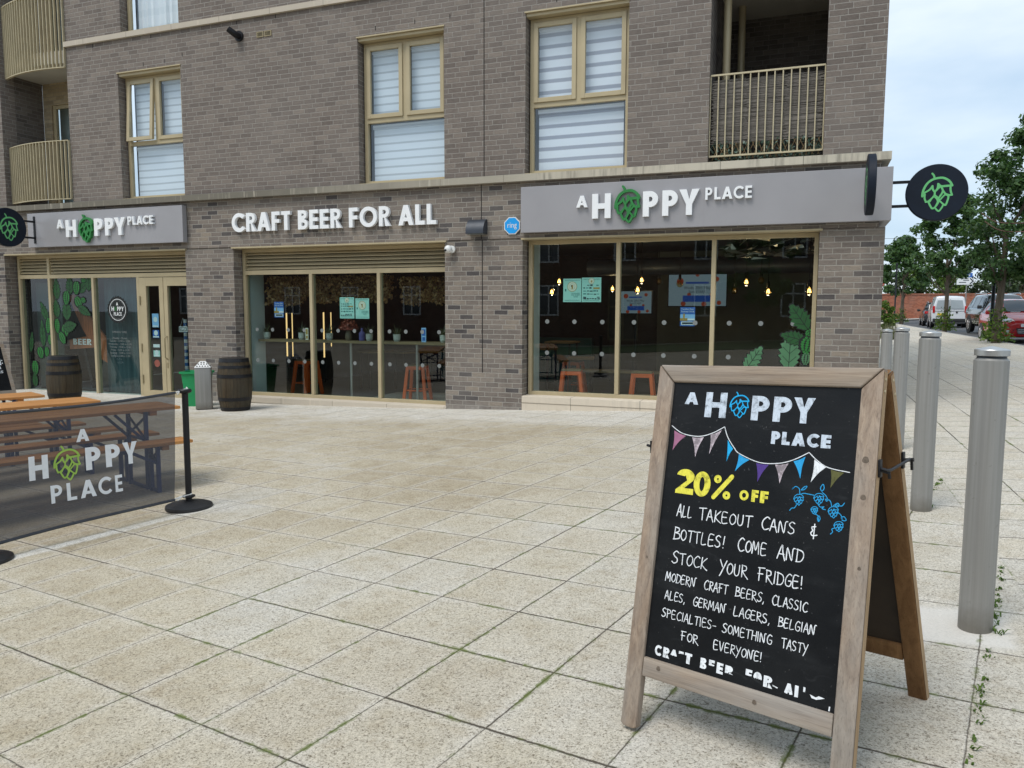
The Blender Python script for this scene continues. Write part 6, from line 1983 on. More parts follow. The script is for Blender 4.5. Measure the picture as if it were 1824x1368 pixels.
# ================================================================== barrels, bins
def barrel():
    r = empty('barrel', 'x', 'barrel')
    H_, n = .86, 30
    def rad(z): return .222 + .052 * (1 - ((z / H_ - .5) / .5) ** 2)
    mb = MB(); prof = [(0, .015), (rad(.015) - .02, .015), (rad(0), .0)] + [(rad(H_ * i / 14), H_ * i / 14) for i in range(15)] + [(rad(H_) - .022, H_), (rad(H_) - .024, H_ - .03), (0, H_ - .03)]
    # shallow grooves between the staves
    vs, fs = [], []
    nn_ = n * 3
    for rr, z in prof:
        for k in range(nn_):
            a = 2 * math.pi * k / nn_
            q = rr - (.0035 if k % 3 == 0 and rr > .2 else 0)
            vs.append((q * math.cos(a), q * math.sin(a), z))
    for i in range(len(prof) - 1):
        for k in range(nn_): fs.append((i * nn_ + k, i * nn_ + (k + 1) % nn_, (i + 1) * nn_ + (k + 1) % nn_, (i + 1) * nn_ + k))
    mb.add(vs, fs)
    mb.build('staves', 'barrel_wood', r, smooth=True, angle=60)
    for z0, z1 in ((.015, .065), (.17, .225), (.545, .60), (.70, .745), (.80, .858)):
        mb = MB(); mb.lathe([(rad(z0) + .001, z0), (rad(z0) + .005, z0), (rad(z1) + .005, z1), (rad(z1) - .001, z1)], (0, 0, 0), 40)
        mb.build('hoop', 'black_metal', r, smooth=True)
    return r
b0 = barrel()
m = TR(-8.80, 10.2, G(-8.80, 10.2), .4); b0.location = m.to_translation(); b0.rotation_euler = m.to_euler(); MAT[b0.name] = m
b0['label'] = 'old wooden barrel with black hoops at the left end of the middle window'; b0['group'] = 'old barrels outside the bar'
dup(b0, TR(-12.1, 9.75, G(-12.1, 9.75) + .0, 1.2), 'old wooden barrel with black hoops in front of the leaf-painted pane')
r = empty('ash_bin', 'square grey metal litter bin with perforated pyramid top beside barrel', 'litter bin', (-9.40, 10.15, G(-9.40, 10.15)), R(38))
mb = MB(); mb.box((-.125, -.125, .012), (.125, .125, .70), bev=.006); mb.build('body', 'bollard', r, smooth=True)
mb = MB(); mb.add([(-.13, -.13, .702), (.13, -.13, .702), (.13, .13, .702), (-.13, .13, .702), (-.045, -.045, .80), (.045, -.045, .80), (.045, .045, .80), (-.045, .045, .80)], [(0, 1, 5, 4), (1, 2, 6, 5), (2, 3, 7, 6), (3, 0, 4, 7), (4, 5, 6, 7), (3, 2, 1, 0)]); top = mb.build('top', 'white_plastic', r)
mb = MB()
for rz in range(4):
    Rm = Matrix.Rotation(rz * math.pi / 2, 3, 'Z')
    for row, t in enumerate((.22, .55, .82)):
        k = (5, 4, 2)[row]
        for i in range(k):
            hw = .13 - .085 * t
            c = Vector(((i - (k - 1) / 2) * .042, -(.13 - .085 * t), .702 + .098 * t))
            e1, e2 = Vector((1, 0, 0)), Vector((0, .085, .098)).normalized()
            nrm = Vector((0, -.098, .085)).normalized()
            mb.add([Rm @ (c + nrm * .001 + e1 * .013 * math.cos(a * .785) + e2 * .013 * math.sin(a * .785)) for a in range(8)], [tuple(range(8))])
o = mb.build('hole', 'dark_gap', r); o.parent = top
mb = MB(); mb.box((-.11, -.11, 0), (.11, .11, .011)); mb.build('foot', 'black_metal', r)
r = empty('waste_bin', 'green plastic bin behind the grey litter bin', 'bin', (-9.86, 10.5, G(-9.86, 10.5)), R(20))
mb = MB()
def ringrect(w, d, z): return [(-w, -d, z), (w, -d, z), (w, d, z), (-w, d, z)]
vs = ringrect(.15, .13, 0) + ringrect(.20, .175, .56) + ringrect(.225, .2, .565) + ringrect(.225, .2, .60) + ringrect(.205, .18, .60) + ringrect(.14, .12, .02)
fs = [(3, 2, 1, 0)]
for i in range(5):
    for k in range(4): fs.append((i * 4 + k, i * 4 + (k + 1) % 4, (i + 1) * 4 + (k + 1) % 4, (i + 1) * 4 + k))
fs.append((20, 21, 22, 23)); mb.add(vs, fs); mb.build('tub', 'bin_green', r, smooth=True)
mb = MB(); mb.add([(.02, -.1605, .36), (.09, -.1605, .36), (.09, -.1605, .42), (.02, -.1605, .42)], [(0, 1, 2, 3)]); mb.build('sticker', 'decal_pale', r)

# ================================================================== bollards
def bollard():
    r = empty('bollard', 'x', 'bollard')
    mb = MB(); mb.lathe([(.0645, -.15), (.0645, 1.148), (.058, 1.153), (.056, 1.157)], (0, 0, 0), 40); mb.build('tube', 'bollard', r, smooth=True)
    mb = MB(); mb.lathe([(.054, 1.15), (.054, 1.166)], (0, 0, 0), 32); mb.build('groove', 'dark_grey_metal', r, smooth=True)
    mb = MB(); mb.lathe([(.06, 1.166), (.0645, 1.168), (.0645, 1.19), (.062, 1.1935), (.0, 1.207)], (0, 0, 0), 40); mb.build('cap', 'bollard_cap', r, smooth=True, angle=30)
    return r
bo = bollard(); first = True
for x, y, zt, lab in [(.700, 3.69, 1.452, 'nearest grey steel bollard, right of the chalkboard'), (.727, 5.70, 1.467, 'second grey steel bollard, just behind the chalkboard hook'), (.795, 8.08, 1.440, 'third grey steel bollard, partly hidden by the chalkboard'), (.905, 10.93, 1.355, 'farthest grey steel bollard, beside the building corner')]:
    m = TR(x, y, zt - 1.207, random.uniform(0, 6))
    if first:
        bo.location = m.to_translation(); bo.rotation_euler = m.to_euler(); MAT[bo.name] = m; bo['label'] = lab; bo['group'] = 'grey steel bollards'; first = False
    else: dup(bo, m, lab)
# moss and weeds in the joints, light concrete collar at the nearest bollard
mb = MB()
def tuft(x, y, n, hgt, spread):
    for i in range(n):
        bx_, by_ = x + random.gauss(0, spread), y + random.gauss(0, spread)
        a = random.uniform(0, 6.28); ln = random.uniform(.4, 1) * hgt
        s = Vector((-math.sin(a), math.cos(a), 0)) * .004
        b_ = Vector((bx_, by_, G(bx_, by_))); c_ = b_ + Vector((math.cos(a) * ln * .5, math.sin(a) * ln * .5, ln * .7)); d_ = c_ + Vector((math.cos(a) * ln * .5, math.sin(a) * ln * .5, ln * .1))
        mb.add([b_ - s * .6, b_ + s * .6, c_ + s, c_ - s], [(0, 1, 2, 3)]); mb.add([c_ - s, c_ + s, d_], [(0, 1, 2)])
for i in range(34):
    t = random.random() ** 1.2
    x, y = .498 + .483 * t + random.gauss(0, .006), 2.571 + 2.035 * t
    tuft(x, y, random.randint(3, 9), random.uniform(.010, .024), .008)
for i in range(14):
    t = random.random(); tuft(.86 + .12 * t, 6.25 + .42 * t, random.randint(3, 8), random.uniform(.012, .03), .01)
for x, y in ((.79, 3.86), (.80, 3.98), (.76, 3.66), (.80, 5.78)):
    for k in range(2): tuft(x + random.gauss(0, .02), y + random.gauss(0, .03), 10, .034, .012)
o = mb.build('weeds', 'leaf_c'); o['kind'] = 'stuff'; o['label'] = 'small green weeds in the paving joints by the bollards'
# ================================================================== street trees
def rv(rng): return Vector((rng.gauss(0, 1), rng.gauss(0, 1), rng.gauss(0, 1))).normalized()
def tree(label, x, y, hgt, rad, zc, nleaf, ls, mat='leaf_a', seed=1, tr=.11, nl=9, group='street trees', z=None, shape='vase', clumps=60, shrub=0, cat='tree', name='tree', trunk_top=None, lean=0., cox=0.):
    rng = random.Random(seed)
    z0 = G(x, y) if z is None else z
    r = empty(name, label, cat, (x, y, z0), group=group)
    tt = trunk_top or zc + .35 * (hgt - zc)
    mb = MB()
    pts = [Vector((lean * t * t * tt + rng.gauss(0, .03) * (t > 0), rng.gauss(0, .03) * (t > 0), tt * t - .1 * (t == 0))) for t in (0, .2, .4, .6, .8, 1)]
    mb.tube(pts, [tr * 1.25, tr, tr * .9, tr * .75, tr * .55, tr * .3], 10)
    for i in range(nl):
        t = rng.uniform(.42, .98); p = pts[0].lerp(pts[-1], t); a = rng.uniform(0, 6.28)
        ln = rad * rng.uniform(.5, .95)
        d = Vector((math.cos(a), math.sin(a), rng.uniform(.7, 1.6))).normalized()
        q = p + d * ln * .5 + Vector((0, 0, .05)); s_ = q + (d + Vector((0, 0, .5))).normalized() * ln * .6
        mb.tube([p, q, s_], [tr * .4, tr * .26, tr * .08], 6)
    mb.build('trunk', 'bark', r, smooth=True)
    mb = MB()
    cl = []
    while len(cl) < clumps:
        t = rng.random()
        if shape == 'vase': env = math.sin(math.pi * min(1, (t * .93 + .05)) ** .75) ** .7
        elif shape == 'cone': env = (1 - t) ** .8 * min(1, t * 6)
        else: env = math.sqrt(max(0, 1 - (2 * t - 1) ** 2))
        rr = rad * env * math.sqrt(rng.uniform(.05, 1)); a = rng.uniform(0, 6.28)
        c = Vector((rr * math.cos(a), rr * math.sin(a), zc + (hgt - zc) * t)) + Vector((lean * tt * .7 + cox * (.3 + .7 * t), 0, 0))
        cl.append((c, rad * rng.uniform(.14, .30)))
    per = nleaf // clumps
    for c, cr_ in cl:
        for i in range(per):
            d = rv(rng); p = c + Vector((d.x, d.y, d.z * .75)) * cr_ * rng.random() ** .45
            n_ = (d + rv(rng) * .8 + Vector((0, 0, .5))).normalized()
            a = n_.cross(rv(rng)).normalized(); b = n_.cross(a)
            s_ = ls * rng.uniform(.6, 1.25)
            mb.add([p - a * s_, p + b * s_ * .55, p + a * s_, p - b * s_ * .55], [(0, 1, 2, 3)])
    mb.build('crown', mat, r)
    if shrub:
        mb = MB()
        for i in range(shrub):
            h_ = rng.random()
            rr = (.24 + .30 * (1 - h_)) * math.sqrt(rng.random()); a = rng.uniform(0, 6.28)
            p = Vector((rr * math.cos(a), rr * math.sin(a), .05 + 1.15 * h_ * rng.random() ** .4))
            n_ = (rv(rng) + Vector((0, 0, .6))).normalized(); a_ = n_.cross(rv(rng)).normalized(); b_ = n_.cross(a_)
            s_ = .065 * rng.uniform(.6, 1.3)
            mb.add([p - a_ * s_, p + b_ * s_ * .6, p + a_ * s_, p - b_ * s_ * .6], [(0, 1, 2, 3)])
        mb.build('base_shoots', 'leaf_c', r)
    return r
t1 = tree('nearest dark green street tree with leafy shoots at its base, by the red car', 5.55, 28.8, 7.0, 1.65, 2.1, 17000, .078, seed=4, tr=.12, nl=16, clumps=170, lean=.03, cox=.62, shrub=420)
mb = MB()
for dz, dx in ((3.6, 0), (3.35, .1)):
    q = [Vector((-.9 + dx, -1.6, dz + .35)), Vector((-.55 + dx, -1.7, dz + .08)), Vector((-.1 + dx, -1.75, dz)), Vector((.4 + dx, -1.75, dz + .03)), Vector((.9 + dx, -1.7, dz + .2))]
    mb.tube([Vector(p) for p in cr([tuple(v) for v in q], 5)], .016, 5)
mb.build('bare_twig', 'twig', t1, smooth=True)
tree('second street tree, thin trunk in front of the white van', 6.0, 42.5, 6.7, 1.6, 2.7, 8500, .11, seed=9, tr=.10, nl=14, clumps=90, shrub=420)
tree('third, smaller street tree standing by the red brick wall', 6.4, 66, 6.4, 1.75, 2.2, 6000, .15, seed=15, tr=.13, nl=12, clumps=70, shrub=420)
# a mass of trees and bushes beyond the wall, each on its own
rngb = random.Random(3)
BGT = [(1.5, 96, 9.6, 3.4, 1.2, 'leaf_b', 'pale green tree beyond the wall, right beside the building corner', 'round'), (5.2, 104, 10.2, 1.7, 1.5, 'leaf_a', 'narrow dark conifer beyond the wall', 'cone'), (6.9, 102, 9.6, 1.5, 1.5, 'leaf_a', 'second narrow dark conifer beyond the wall, slightly shorter', 'cone'),
       (9.0, 99, 8.4, 3.0, 1.0, 'leaf_b', 'brownish pale tree between the smaller street trees beyond the wall', 'round'), (12.5, 97, 5.6, 3.2, .6, 'leaf_c', 'bright yellow-green bush showing over the wall by the second trunk', 'round'), (17.2, 102, 7.2, 3.6, .6, 'leaf_b', 'grey-green rounded tree beyond the direction sign', 'round'),
       (21.5, 105, 6.8, 3.6, .6, 'leaf_b', 'grey-green rounded tree beyond the wall, behind the black car roof', 'round'), (28, 118, 12.5, 4.5, 2, 'leaf_a', 'tall dark tree far behind the houses at right', 'round'), (-4, 100, 9, 4, 1, 'leaf_a', 'dark green tree beyond the wall, hidden by the building', 'round'),
       (24, 92, 8.5, 3.5, 1, 'leaf_a', 'dark green tree at the right frame edge beyond the wall', 'round')]
for i, (x, y, h, rd, zc, mt_, lab, shp) in enumerate(BGT):
    tree(lab, x, y, h, rd, zc, 3200, .24, mt_, 30 + i, tr=.18, nl=5, group='trees beyond the brick wall', shape=shp, clumps=46, z=.45)
# shrub and grass by the corner beyond the building
tree('rounded green bush just beyond the building corner', 3.75, 47.5, 1.55, .75, .2, 2600, .085, 'leaf_c', 77, tr=.06, nl=4, group=None, shape='round', clumps=34, cat='bush', name='bush', trunk_top=1.2)
mb = MB(); rg = random.Random(5)
for i in range(420):
    x, y = rg.gauss(3.0, .16), rg.uniform(34, 37)
    a = rg.uniform(0, 6.28); h = rg.uniform(.3, .75); b_ = Vector((x, y, G(x, y))); s_ = Vector((-math.sin(a), math.cos(a), 0)) * .012
    c_ = b_ + Vector((math.cos(a) * .15, math.sin(a) * .15, h))
    mb.add([b_ - s_, b_ + s_, c_], [(0, 1, 2)])
o = mb.build('tall_grass', 'leaf_spiky'); o['kind'] = 'stuff'; o['label'] = 'tall dry grass growing by the building corner'

# ================================================================== cars
def car(label, cat, m, L_, W_, H_, hood, belt, stations, paint, kind, group='cars parked along the kerb', wheel=.31):
    """body lofted along local Y: front at y = 0, rear at y = L.  stations: (y, z_bottom, z_shoulder, z_top, half width at the top)"""
    r = empty(kind, label, cat, matrix=m, group=group)
    mb = MB(); vs = []
    hw = W_ / 2
    for (y, zb, zs, zt, wt, wf) in stations:
        w_ = hw * wf
        half = [(w_ * .86, zb), (w_ * .97, zb + .10), (w_, (zb + zs) * .52), (w_ * .985, zs - .05), (w_ * .95, zs), (wt, max(zs + .001, zt - .05)), (wt * .90, zt - .006), (wt * .5, zt + .012), (0, zt + .018)]
        vs += [(x, y, z) for x, z in half] + [(-x, y, z) for x, z in half[-2::-1]]
    n = 17
    fs = []
    for i in range(len(stations) - 1):
        for k in range(n - 1): fs.append((i * n + k, i * n + k + 1, (i + 1) * n + k + 1, (i + 1) * n + k))
        fs.append((i * n + n - 1, i * n, (i + 1) * n, (i + 1) * n + n - 1))
    fs += [tuple(range(n)), tuple(range((len(stations) - 1) * n, len(stations) * n))]
    mb.add(vs, fs); mb.build('body', paint, r, smooth=True, angle=32)
    def at(y, side=1):
        for s0, s1 in zip(stations[:-1], stations[1:]):
            if s0[0] <= y <= s1[0]:
                t = (y - s0[0]) / max(1e-6, s1[0] - s0[0])
                return [a + (b - a) * t for a, b in zip(s0, s1)]
        return stations[-1]
    # wheels
    for y in (L_ * .185, L_ * .795):
        for s in (-1, 1):
            mb = MB(); c = (s * (hw - .10), y, wheel)
            mb.lathe([(wheel * .62, -.105), (wheel * .95, -.1), (wheel, -.06), (wheel, .06), (wheel * .95, .1), (wheel * .62, .105)], c, 28, axis='X')
            wh = mb.build('wheel', 'rubber', r, smooth=True)
            mb = MB()
            mb.lathe([(0, 0), (wheel * .6, 0), (wheel * .62, .02 * s)], (s * (hw + .0), y, wheel), 20, axis='X')
            for i in range(7):
                a = i * .8976; mb.bar((s * (hw + .012), y, wheel), (s * (hw + .008), y + wheel * .58 * math.cos(a), wheel + wheel * .58 * math.sin(a)), .03, .05)
            o = mb.build('rim', 'car_silver', r); o.parent = wh
            mb = MB(); mb.lathe([(wheel * 1.18, -.02), (wheel * 1.18, .012)], (s * (hw - .012), y, wheel), 28, axis='X'); mb.build('wheel_arch', 'car_trim', r)
    return r, at, hw
def pane(r, pts, name='window', mat='car_glass'):
    mb = MB(); mb.add(pts, [tuple(range(len(pts)))]); return mb.build(name, mat, r)
def screenglass(r, st, i0, i1, name='windscreen'):
    rows = [(s[0], s[3], s[4]) for s in st[i0:i1 + 1]]
    lerp = lambda a, b, t: tuple(p + (q - p) * t for p, q in zip(a, b))
    rows[0], rows[-1] = lerp(rows[0], rows[1], .08), lerp(rows[-2], rows[-1], .88)
    vs = []
    for y, z, wt in rows:
        for f, dz in ((-.84, .004), (-.45, .022), (0, .03), (.45, .022), (.84, .004)):
            vs.append((wt * f, y - .018, z + dz + .012))
    mb = MB(); mb.add(vs, [(i * 5 + k, i * 5 + k + 1, i * 5 + k + 6, i * 5 + k + 5) for i in range(len(rows) - 1) for k in range(4)])
    mb.build(name, 'car_glass', r, smooth=True)
def side_windows(r, at, hw, ys, zl=.03, zu=.08):
    """glass strips following the body sides between successive y positions"""
    for s in (-1, 1):
        for (ya, yb, ka, kb) in ys:
            def q(y, f):
                _, zb, zs, zt, wt, wf = at(y)
                w_ = hw * wf * .95
                return Vector((s * (w_ + (wt - w_) * f + .010), y, zs + (zt - .05 - zs) * f))
            pane(r, [q(ya, zl + .05), q(yb, zl + .05), q(yb - kb, 1 - zu), q(ya + ka, 1 - zu)])
def mirrors(r, hw, y, z, mat):
    for s in (-1, 1):
        mb = MB(); mb.box((s * (hw - .02), y + .03, z - .02), (s * (hw + .06), y + .08, z + .03)); mb.box((s * (hw + .05), y - .02, z - .06), (s * (hw + .22), y + .10, z + .09), bev=.03)
        mb.build('mirror', mat, r, smooth=True)
def strip(r, pts0, name, mat, th=.015):
    mb = MB(); mb.add(pts0, [tuple(range(len(pts0)))]); return mb.build(name, mat, r)
# red hatchback, facing the camera (front towards -Y)
stR = [(.0, .30, .62, .66, .45, .70), (.06, .22, .66, .74, .55, .90), (.28, .18, .72, .83, .62, .98), (.72, .18, .82, .94, .64, 1.0), (.98, .18, .88, 1.0, .66, 1.0), (1.30, .18, .90, 1.27, .58, 1.0), (1.58, .18, .92, 1.42, .54, 1.0), (2.2, .18, .93, 1.47, .56, 1.0), (2.9, .18, .95, 1.44, .55, 1.0), (3.2, .2, .95, 1.32, .55, .98), (3.38, .24, .92, 1.06, .56, .93), (3.45, .3, .8, .9, .5, .85)]
rc, at, hw = car('bright red hatchback with papers under its windscreen, facing the camera', 'car', TR(6.72, 30.0, G(6.7, 30) - .11, R(2)), 3.45, 1.66, 1.47, .9, .9, stR, 'car_red', 'parked_car', wheel=.29)
screenglass(rc, stR, 4, 6)
side_windows(rc, at, hw, [(1.35, 2.15, .22, .0), (2.2, 3.0, .0, .15)])
mirrors(rc, hw, 1.15, 1.0, 'car_red')
for s in (-1, 1):
    mb = MB(); mb.add([(s * .40, .055, .66), (s * .74, .17, .72), (s * .765, .40, .86), (s * .66, .36, .875), (s * .46, .12, .76)], [(0, 1, 2, 3, 4)])
    mb.add([(s * .38, .045, .64), (s * .76, .16, .70), (s * .775, .42, .87), (s * .64, .38, .885), (s * .44, .10, .775)], [(0, 1, 2, 3, 4)]) if False else None
    v = [Vector(p) + Vector((s * .01, -.035, .02)) for p in ((s * .40, .055, .66), (s * .74, .17, .70), (s * .775, .42, .86), (s * .68, .36, .875), (s * .46, .12, .77))]
    mb = MB(); mb.add(v, [(0, 1, 2, 3, 4)]); mb.build('headlight', 'lamp_clear', rc)
    mb = MB(); mb.add([(s * .42, -.012, .46), (s * .74, .08, .47), (s * .76, .1, .36), (s * .52, .0, .30)], [(0, 1, 2, 3)]); fl = mb.build('fog_lamp_recess', 'car_trim', rc)
    mb = MB(); mb.lathe([(0, -.02), (.045, -.02), (.05, .0)], (s * .62, .025, .39), 16, axis='Y'); o = mb.build('fog_lamp', 'lamp_clear', rc, smooth=True); o.parent = fl
mb = MB(); mb.add([(-.40, -.025, .50), (.40, -.025, .50), (.33, -.02, .30), (-.33, -.02, .30)], [(0, 1, 2, 3)]); gr = mb.build('grille', 'car_trim', rc)
mb = MB()
for z in (.345, .40, .45): mb.box((-.35, -.034, z - .006), (.35, -.026, z + .006))
o = mb.build('grille_bar', 'car_silver', rc); o.parent = gr
mb = MB(); mb.box((-.26, -.03, .54), (.26, -.018, .64)); mb.build('number_plate', 'poster_white', rc)
mb = MB(); mb.add([(-.35, .99, 1.0), (-.05, 1.0, 1.01), (-.02, 1.1, 1.085), (-.33, 1.09, 1.075)], [(0, 1, 2, 3)]); mb.build('paper', 'poster_white', rc)
mb = MB(); mb.add([(-.38, 1.07, 1.065), (-.12, 1.04, 1.04), (.0, 1.14, 1.115), (-.22, 1.19, 1.15)], [(0, 1, 2, 3)]); mb.build('paper', 'plate_yellow', rc)
for o in list(rc.children):
    if o.name.startswith('paper'):
        for v in o.data.vertices: v.co += Vector((0, -.018, .018))
# black off-road car, facing the camera
stS = [(.0, .42, .80, .86, .60, .82), (.07, .34, .86, .96, .68, .95), (.35, .30, .96, 1.06, .72, 1.0), (.95, .30, 1.02, 1.12, .74, 1.0), (1.2, .30, 1.06, 1.16, .76, 1.0), (1.55, .30, 1.07, 1.50, .68, 1.0), (1.85, .30, 1.08, 1.66, .64, 1.0), (2.6, .30, 1.09, 1.73, .65, 1.0), (3.9, .30, 1.10, 1.71, .65, 1.0), (4.35, .32, 1.1, 1.62, .64, .99), (4.62, .36, 1.06, 1.2, .66, .96), (4.68, .42, .9, .96, .6, .9)]
sc, at, hw = car('black off-road car with silver roof rails, facing the camera behind the red one', 'car', TR(7.95, 37.8, G(7.9, 38) - .11, R(3)), 4.68, 1.84, 1.73, 1.05, 1.05, stS, 'car_black', 'parked_car', wheel=.37)
screenglass(sc, stS, 4, 6)
side_windows(sc, at, hw, [(1.6, 2.5, .22, .0), (2.55, 3.4, 0, 0), (3.45, 4.3, 0, .12)])
mirrors(sc, hw, 1.3, 1.14, 'car_trim')
for s in (-1, 1):
    mb = MB(); mb.add([Vector(p) + Vector((0, -.03, .0)) for p in ((s * .48, .03, .84), (s * .84, .12, .86), (s * .86, .14, .70), (s * .50, .03, .68))], [(0, 1, 2, 3)]); mb.build('headlight', 'lamp_clear', sc)
    mb = MB(); mb.lathe([(0, -.02), (.05, -.02), (.06, .0)], (s * .70, .03, .50), 16, axis='Y'); mb.build('fog_lamp', 'lamp_clear', sc, smooth=True)
    mb = MB(); mb.tube([(s * .64, 1.95, 1.70), (s * .645, 2.1, 1.77), (s * .645, 3.9, 1.77), (s * .64, 4.1, 1.70)], .02, 8); mb.build('roof_rail', 'car_silver', sc, smooth=True)
mb = MB(); mb.box((-.44, -.012, .66), (.44, .02, .88)); g_ = mb.build('grille', 'car_trim', sc)
mb = MB()
for z in (.70, .77, .84): mb.box((-.42, -.024, z - .01), (.42, -.014, z + .01))
o = mb.build('grille_bar', 'car_silver', sc); o.parent = g_
mb = MB(); mb.box((-.26, -.03, .50), (.26, -.0, .61)); mb.build('number_plate', 'poster_white', sc)
mb = MB(); mb.box((-.8, -.02, .36), (.8, .05, .44), bev=.02); mb.build('bumper', 'car_trim', sc, smooth=True)
# white van seen from behind: its rear is at local y = 0 here
stV = [(.0, .36, 1.02, 1.70, .66, .96), (.06, .30, 1.04, 1.80, .70, .99), (.5, .26, 1.05, 1.84, .72, 1.0), (2.4, .26, 1.06, 1.83, .72, 1.0), (2.9, .26, 1.06, 1.72, .68, 1.0), (3.45, .26, 1.06, 1.16, .72, 1.0), (4.1, .28, .9, .98, .66, .98), (4.35, .34, .7, .78, .55, .85)]
vc, at, hw = car('white small van seen from the rear, parked beyond the second tree', 'van', TR(7.35, 50.5, G(7.3, 50) - .11, R(-4)), 4.35, 1.80, 1.84, 1, 1, stV, 'car_white', 'parked_van', wheel=.32)
mb = MB(); mb.add([(-.70, -.012, 1.12), (-.03, -.012, 1.12), (-.03, .015, 1.62), (-.62, .02, 1.60)], [(0, 1, 2, 3)]); mb.add([(.70, -.012, 1.12), (.03, -.012, 1.12), (.03, .015, 1.62), (.62, .02, 1.60)], [(0, 1, 2, 3)])
for v in mb.v: v.y -= .02
t_ = NT('van_window'); M['van_window'] = t_.done(t_.bsdf((.33, .37, .39), .1))
mb.build('window', 'van_window', vc)
mb = MB(); mb.box((-.006, -.02, .5), (.006, -.001, 1.68)); mb.box((-.74, -.016, .98), (.74, -.002, .99)); mb.build('door_gap', 'car_trim', vc)
for s in (-1, 1):
    mb = MB(); mb.box((s * .74, -.03, .88), (s * .865, .08, 1.28), bev=.02); mb.build('tail_light', 'lamp_red', vc, smooth=True)
mb = MB(); mb.box((-.84, -.09, .34), (.84, .06, .56), bev=.04); mb.build('bumper', 'car_trim', vc, smooth=True)
mb = MB(); mb.box((-.62, -.03, .74), (-.10, -.012, .86)); mb.build('number_plate', 'plate_yellow', vc)
mb = MB(); mb.box((-.14, -.035, 1.0), (.02, -.012, 1.05)); mb.lathe([(0, -.02), (.05, -.02), (.05, 0)], (.36, -.01, .92), 12, axis='Y'); mb.build('handle', 'car_trim', vc)
side_windows(vc, at, hw, [(1.9, 2.75, 0, .1)])
mirrors(vc, hw, 2.95, 1.12, 'car_trim')
# dark car ahead of the van, also seen from behind
stD = [(.0, .36, .80, .92, .60, .88), (.08, .28, .92, 1.10, .64, .97), (.30, .24, .98, 1.42, .60, 1.0), (.8, .22, .98, 1.56, .60, 1.0), (2.0, .22, .97, 1.56, .60, 1.0), (2.6, .22, .96, 1.38, .60, 1.0), (3.1, .22, .92, 1.0, .64, 1.0), (3.9, .26, .76, .84, .6, .95), (4.1, .32, .6, .68, .5, .82)]
dc, at, hw = car('dark grey car mostly hidden in front of the white van', 'car', TR(7.75, 57.5, G(6.9, 57) - .11, R(-3)), 4.1, 1.76, 1.56, 1, 1, stD, 'car_dark', 'parked_car', wheel=.31)
screenglass(dc, stD, 1, 2, 'rear_window')
side_windows(dc, at, hw, [(.45, 1.3, .15, 0), (1.35, 2.5, 0, .25)])
mirrors(dc, hw, 2.75, 1.02, 'car_trim')
for s in (-1, 1):
    mb = MB(); mb.box((s * .62, -.0, .82), (s * .82, .14, .98), bev=.02); mb.build('tail_light', 'lamp_red', dc, smooth=True)
    mb = MB(); mb.tube([(s * .58, .7, 1.54), (s * .585, .8, 1.6), (s * .585, 2.0, 1.6), (s * .58, 2.15, 1.53)], .018, 6); mb.build('roof_rail', 'car_silver', dc)
mb = MB(); mb.box((-.26, -.02, .62), (.26, .03, .73)); mb.build('number_plate', 'plate_yellow', dc)

# ================================================================== street furniture, wall, houses
r = empty('brick_wall', 'long red brick wall with dark coping at the end of the street', 'wall', (10, 86, .45))
mb = MB(); mb.box((-25, 86, -.3), (60, 86.3, 3.05)); mb.build('wall', 'brick_red', r, world=True)
mb = MB(); mb.box((-25, 85.93, 3.051), (60, 86.37, 3.17)); mb.build('coping', 'brick_red', r, world=True)
mb = MB()
for x in range(-24, 60, 6): mb.box((x, 85.9, -.3), (x + .45, 85.999, 3.04))
mb.build('pier', 'brick_red', r, world=True)
r = empty('give_way_sign', 'small white and red triangular give-way sign on a dark post at the corner', 'road sign', (5.05, 70, G(5, 70)))
mb = MB(); mb.tube([(0, 0, 0), (0, 0, 2.5)], .04, 8); mb.build('post', 'black_metal', r, smooth=True)
mb = MB(); mb.prism([[(-.40, 3.2), (.40, 3.2), (0, 2.5)]], lambda x, z, h: Vector((x, -.05 - h, z)), 0, .02, back=True); pl_ = mb.build('plate', 'lamp_red', r)
mb = MB(); mb.prism([[(-.27, 3.12), (.27, 3.12), (0, 2.66)]], lambda x, z, h: Vector((x, -.074 - h, z)), 0, 0); bftext(mb, 'GIVE WAY', .11, 0, 3.0, lambda x, z, h: Vector((x, -.078, z)), 0, 1)
o = mb.build('face', ['poster_white', 'poster_ink'], r); o.parent = pl_
def lamp_post(x, y, h, lab, rad=.055):
    r = empty('lamp_post', lab, 'lamp post', (x, y, G(x, y)), group='black street poles')
    mb = MB(); mb.lathe([(rad * 1.6, 0), (rad * 1.6, .6), (rad, .68), (rad * .9, h), (0, h)], (0, 0, 0), 14); mb.build('pole', 'black_metal', r, smooth=True)
    mb = MB(); mb.lathe([(rad * 1.2, h), (rad * 1.2, h + .08), (rad * .6, h + .16), (0, h + .18)], (0, 0, 0), 14); mb.build('cap', 'black_metal', r, smooth=True)
lamp_post(5.55, 62, 4.2, 'thin black pole between the smallest street tree and the dark car')
lamp_post(5.6, 29.9, 2.9, 'black pole in front of the black car bonnet', .06)
r = empty('direction_sign', 'white direction sign with black chevron under a blue parking sign', 'road sign', (11.3, 70, .5))
mb = MB()
for x in (-.05,): mb.tube([(x, 0, 0), (x, 0, 3.9)], .04, 8)
mb.build('post', 'bollard', r, smooth=True)
mb = MB(); mb.prism([[(-.75, 3.05), (.25, 3.05), (.52, 3.32), (.25, 3.6), (-.55, 3.6), (-.75, 3.4)]], lambda x, z, h: Vector((x, -.05 - h, z)), 0, .02, back=True); pl_ = mb.build('plate', 'poster_white', r)
mb = MB(); P = lambda x, z, h: Vector((x, -.075 - h, z))
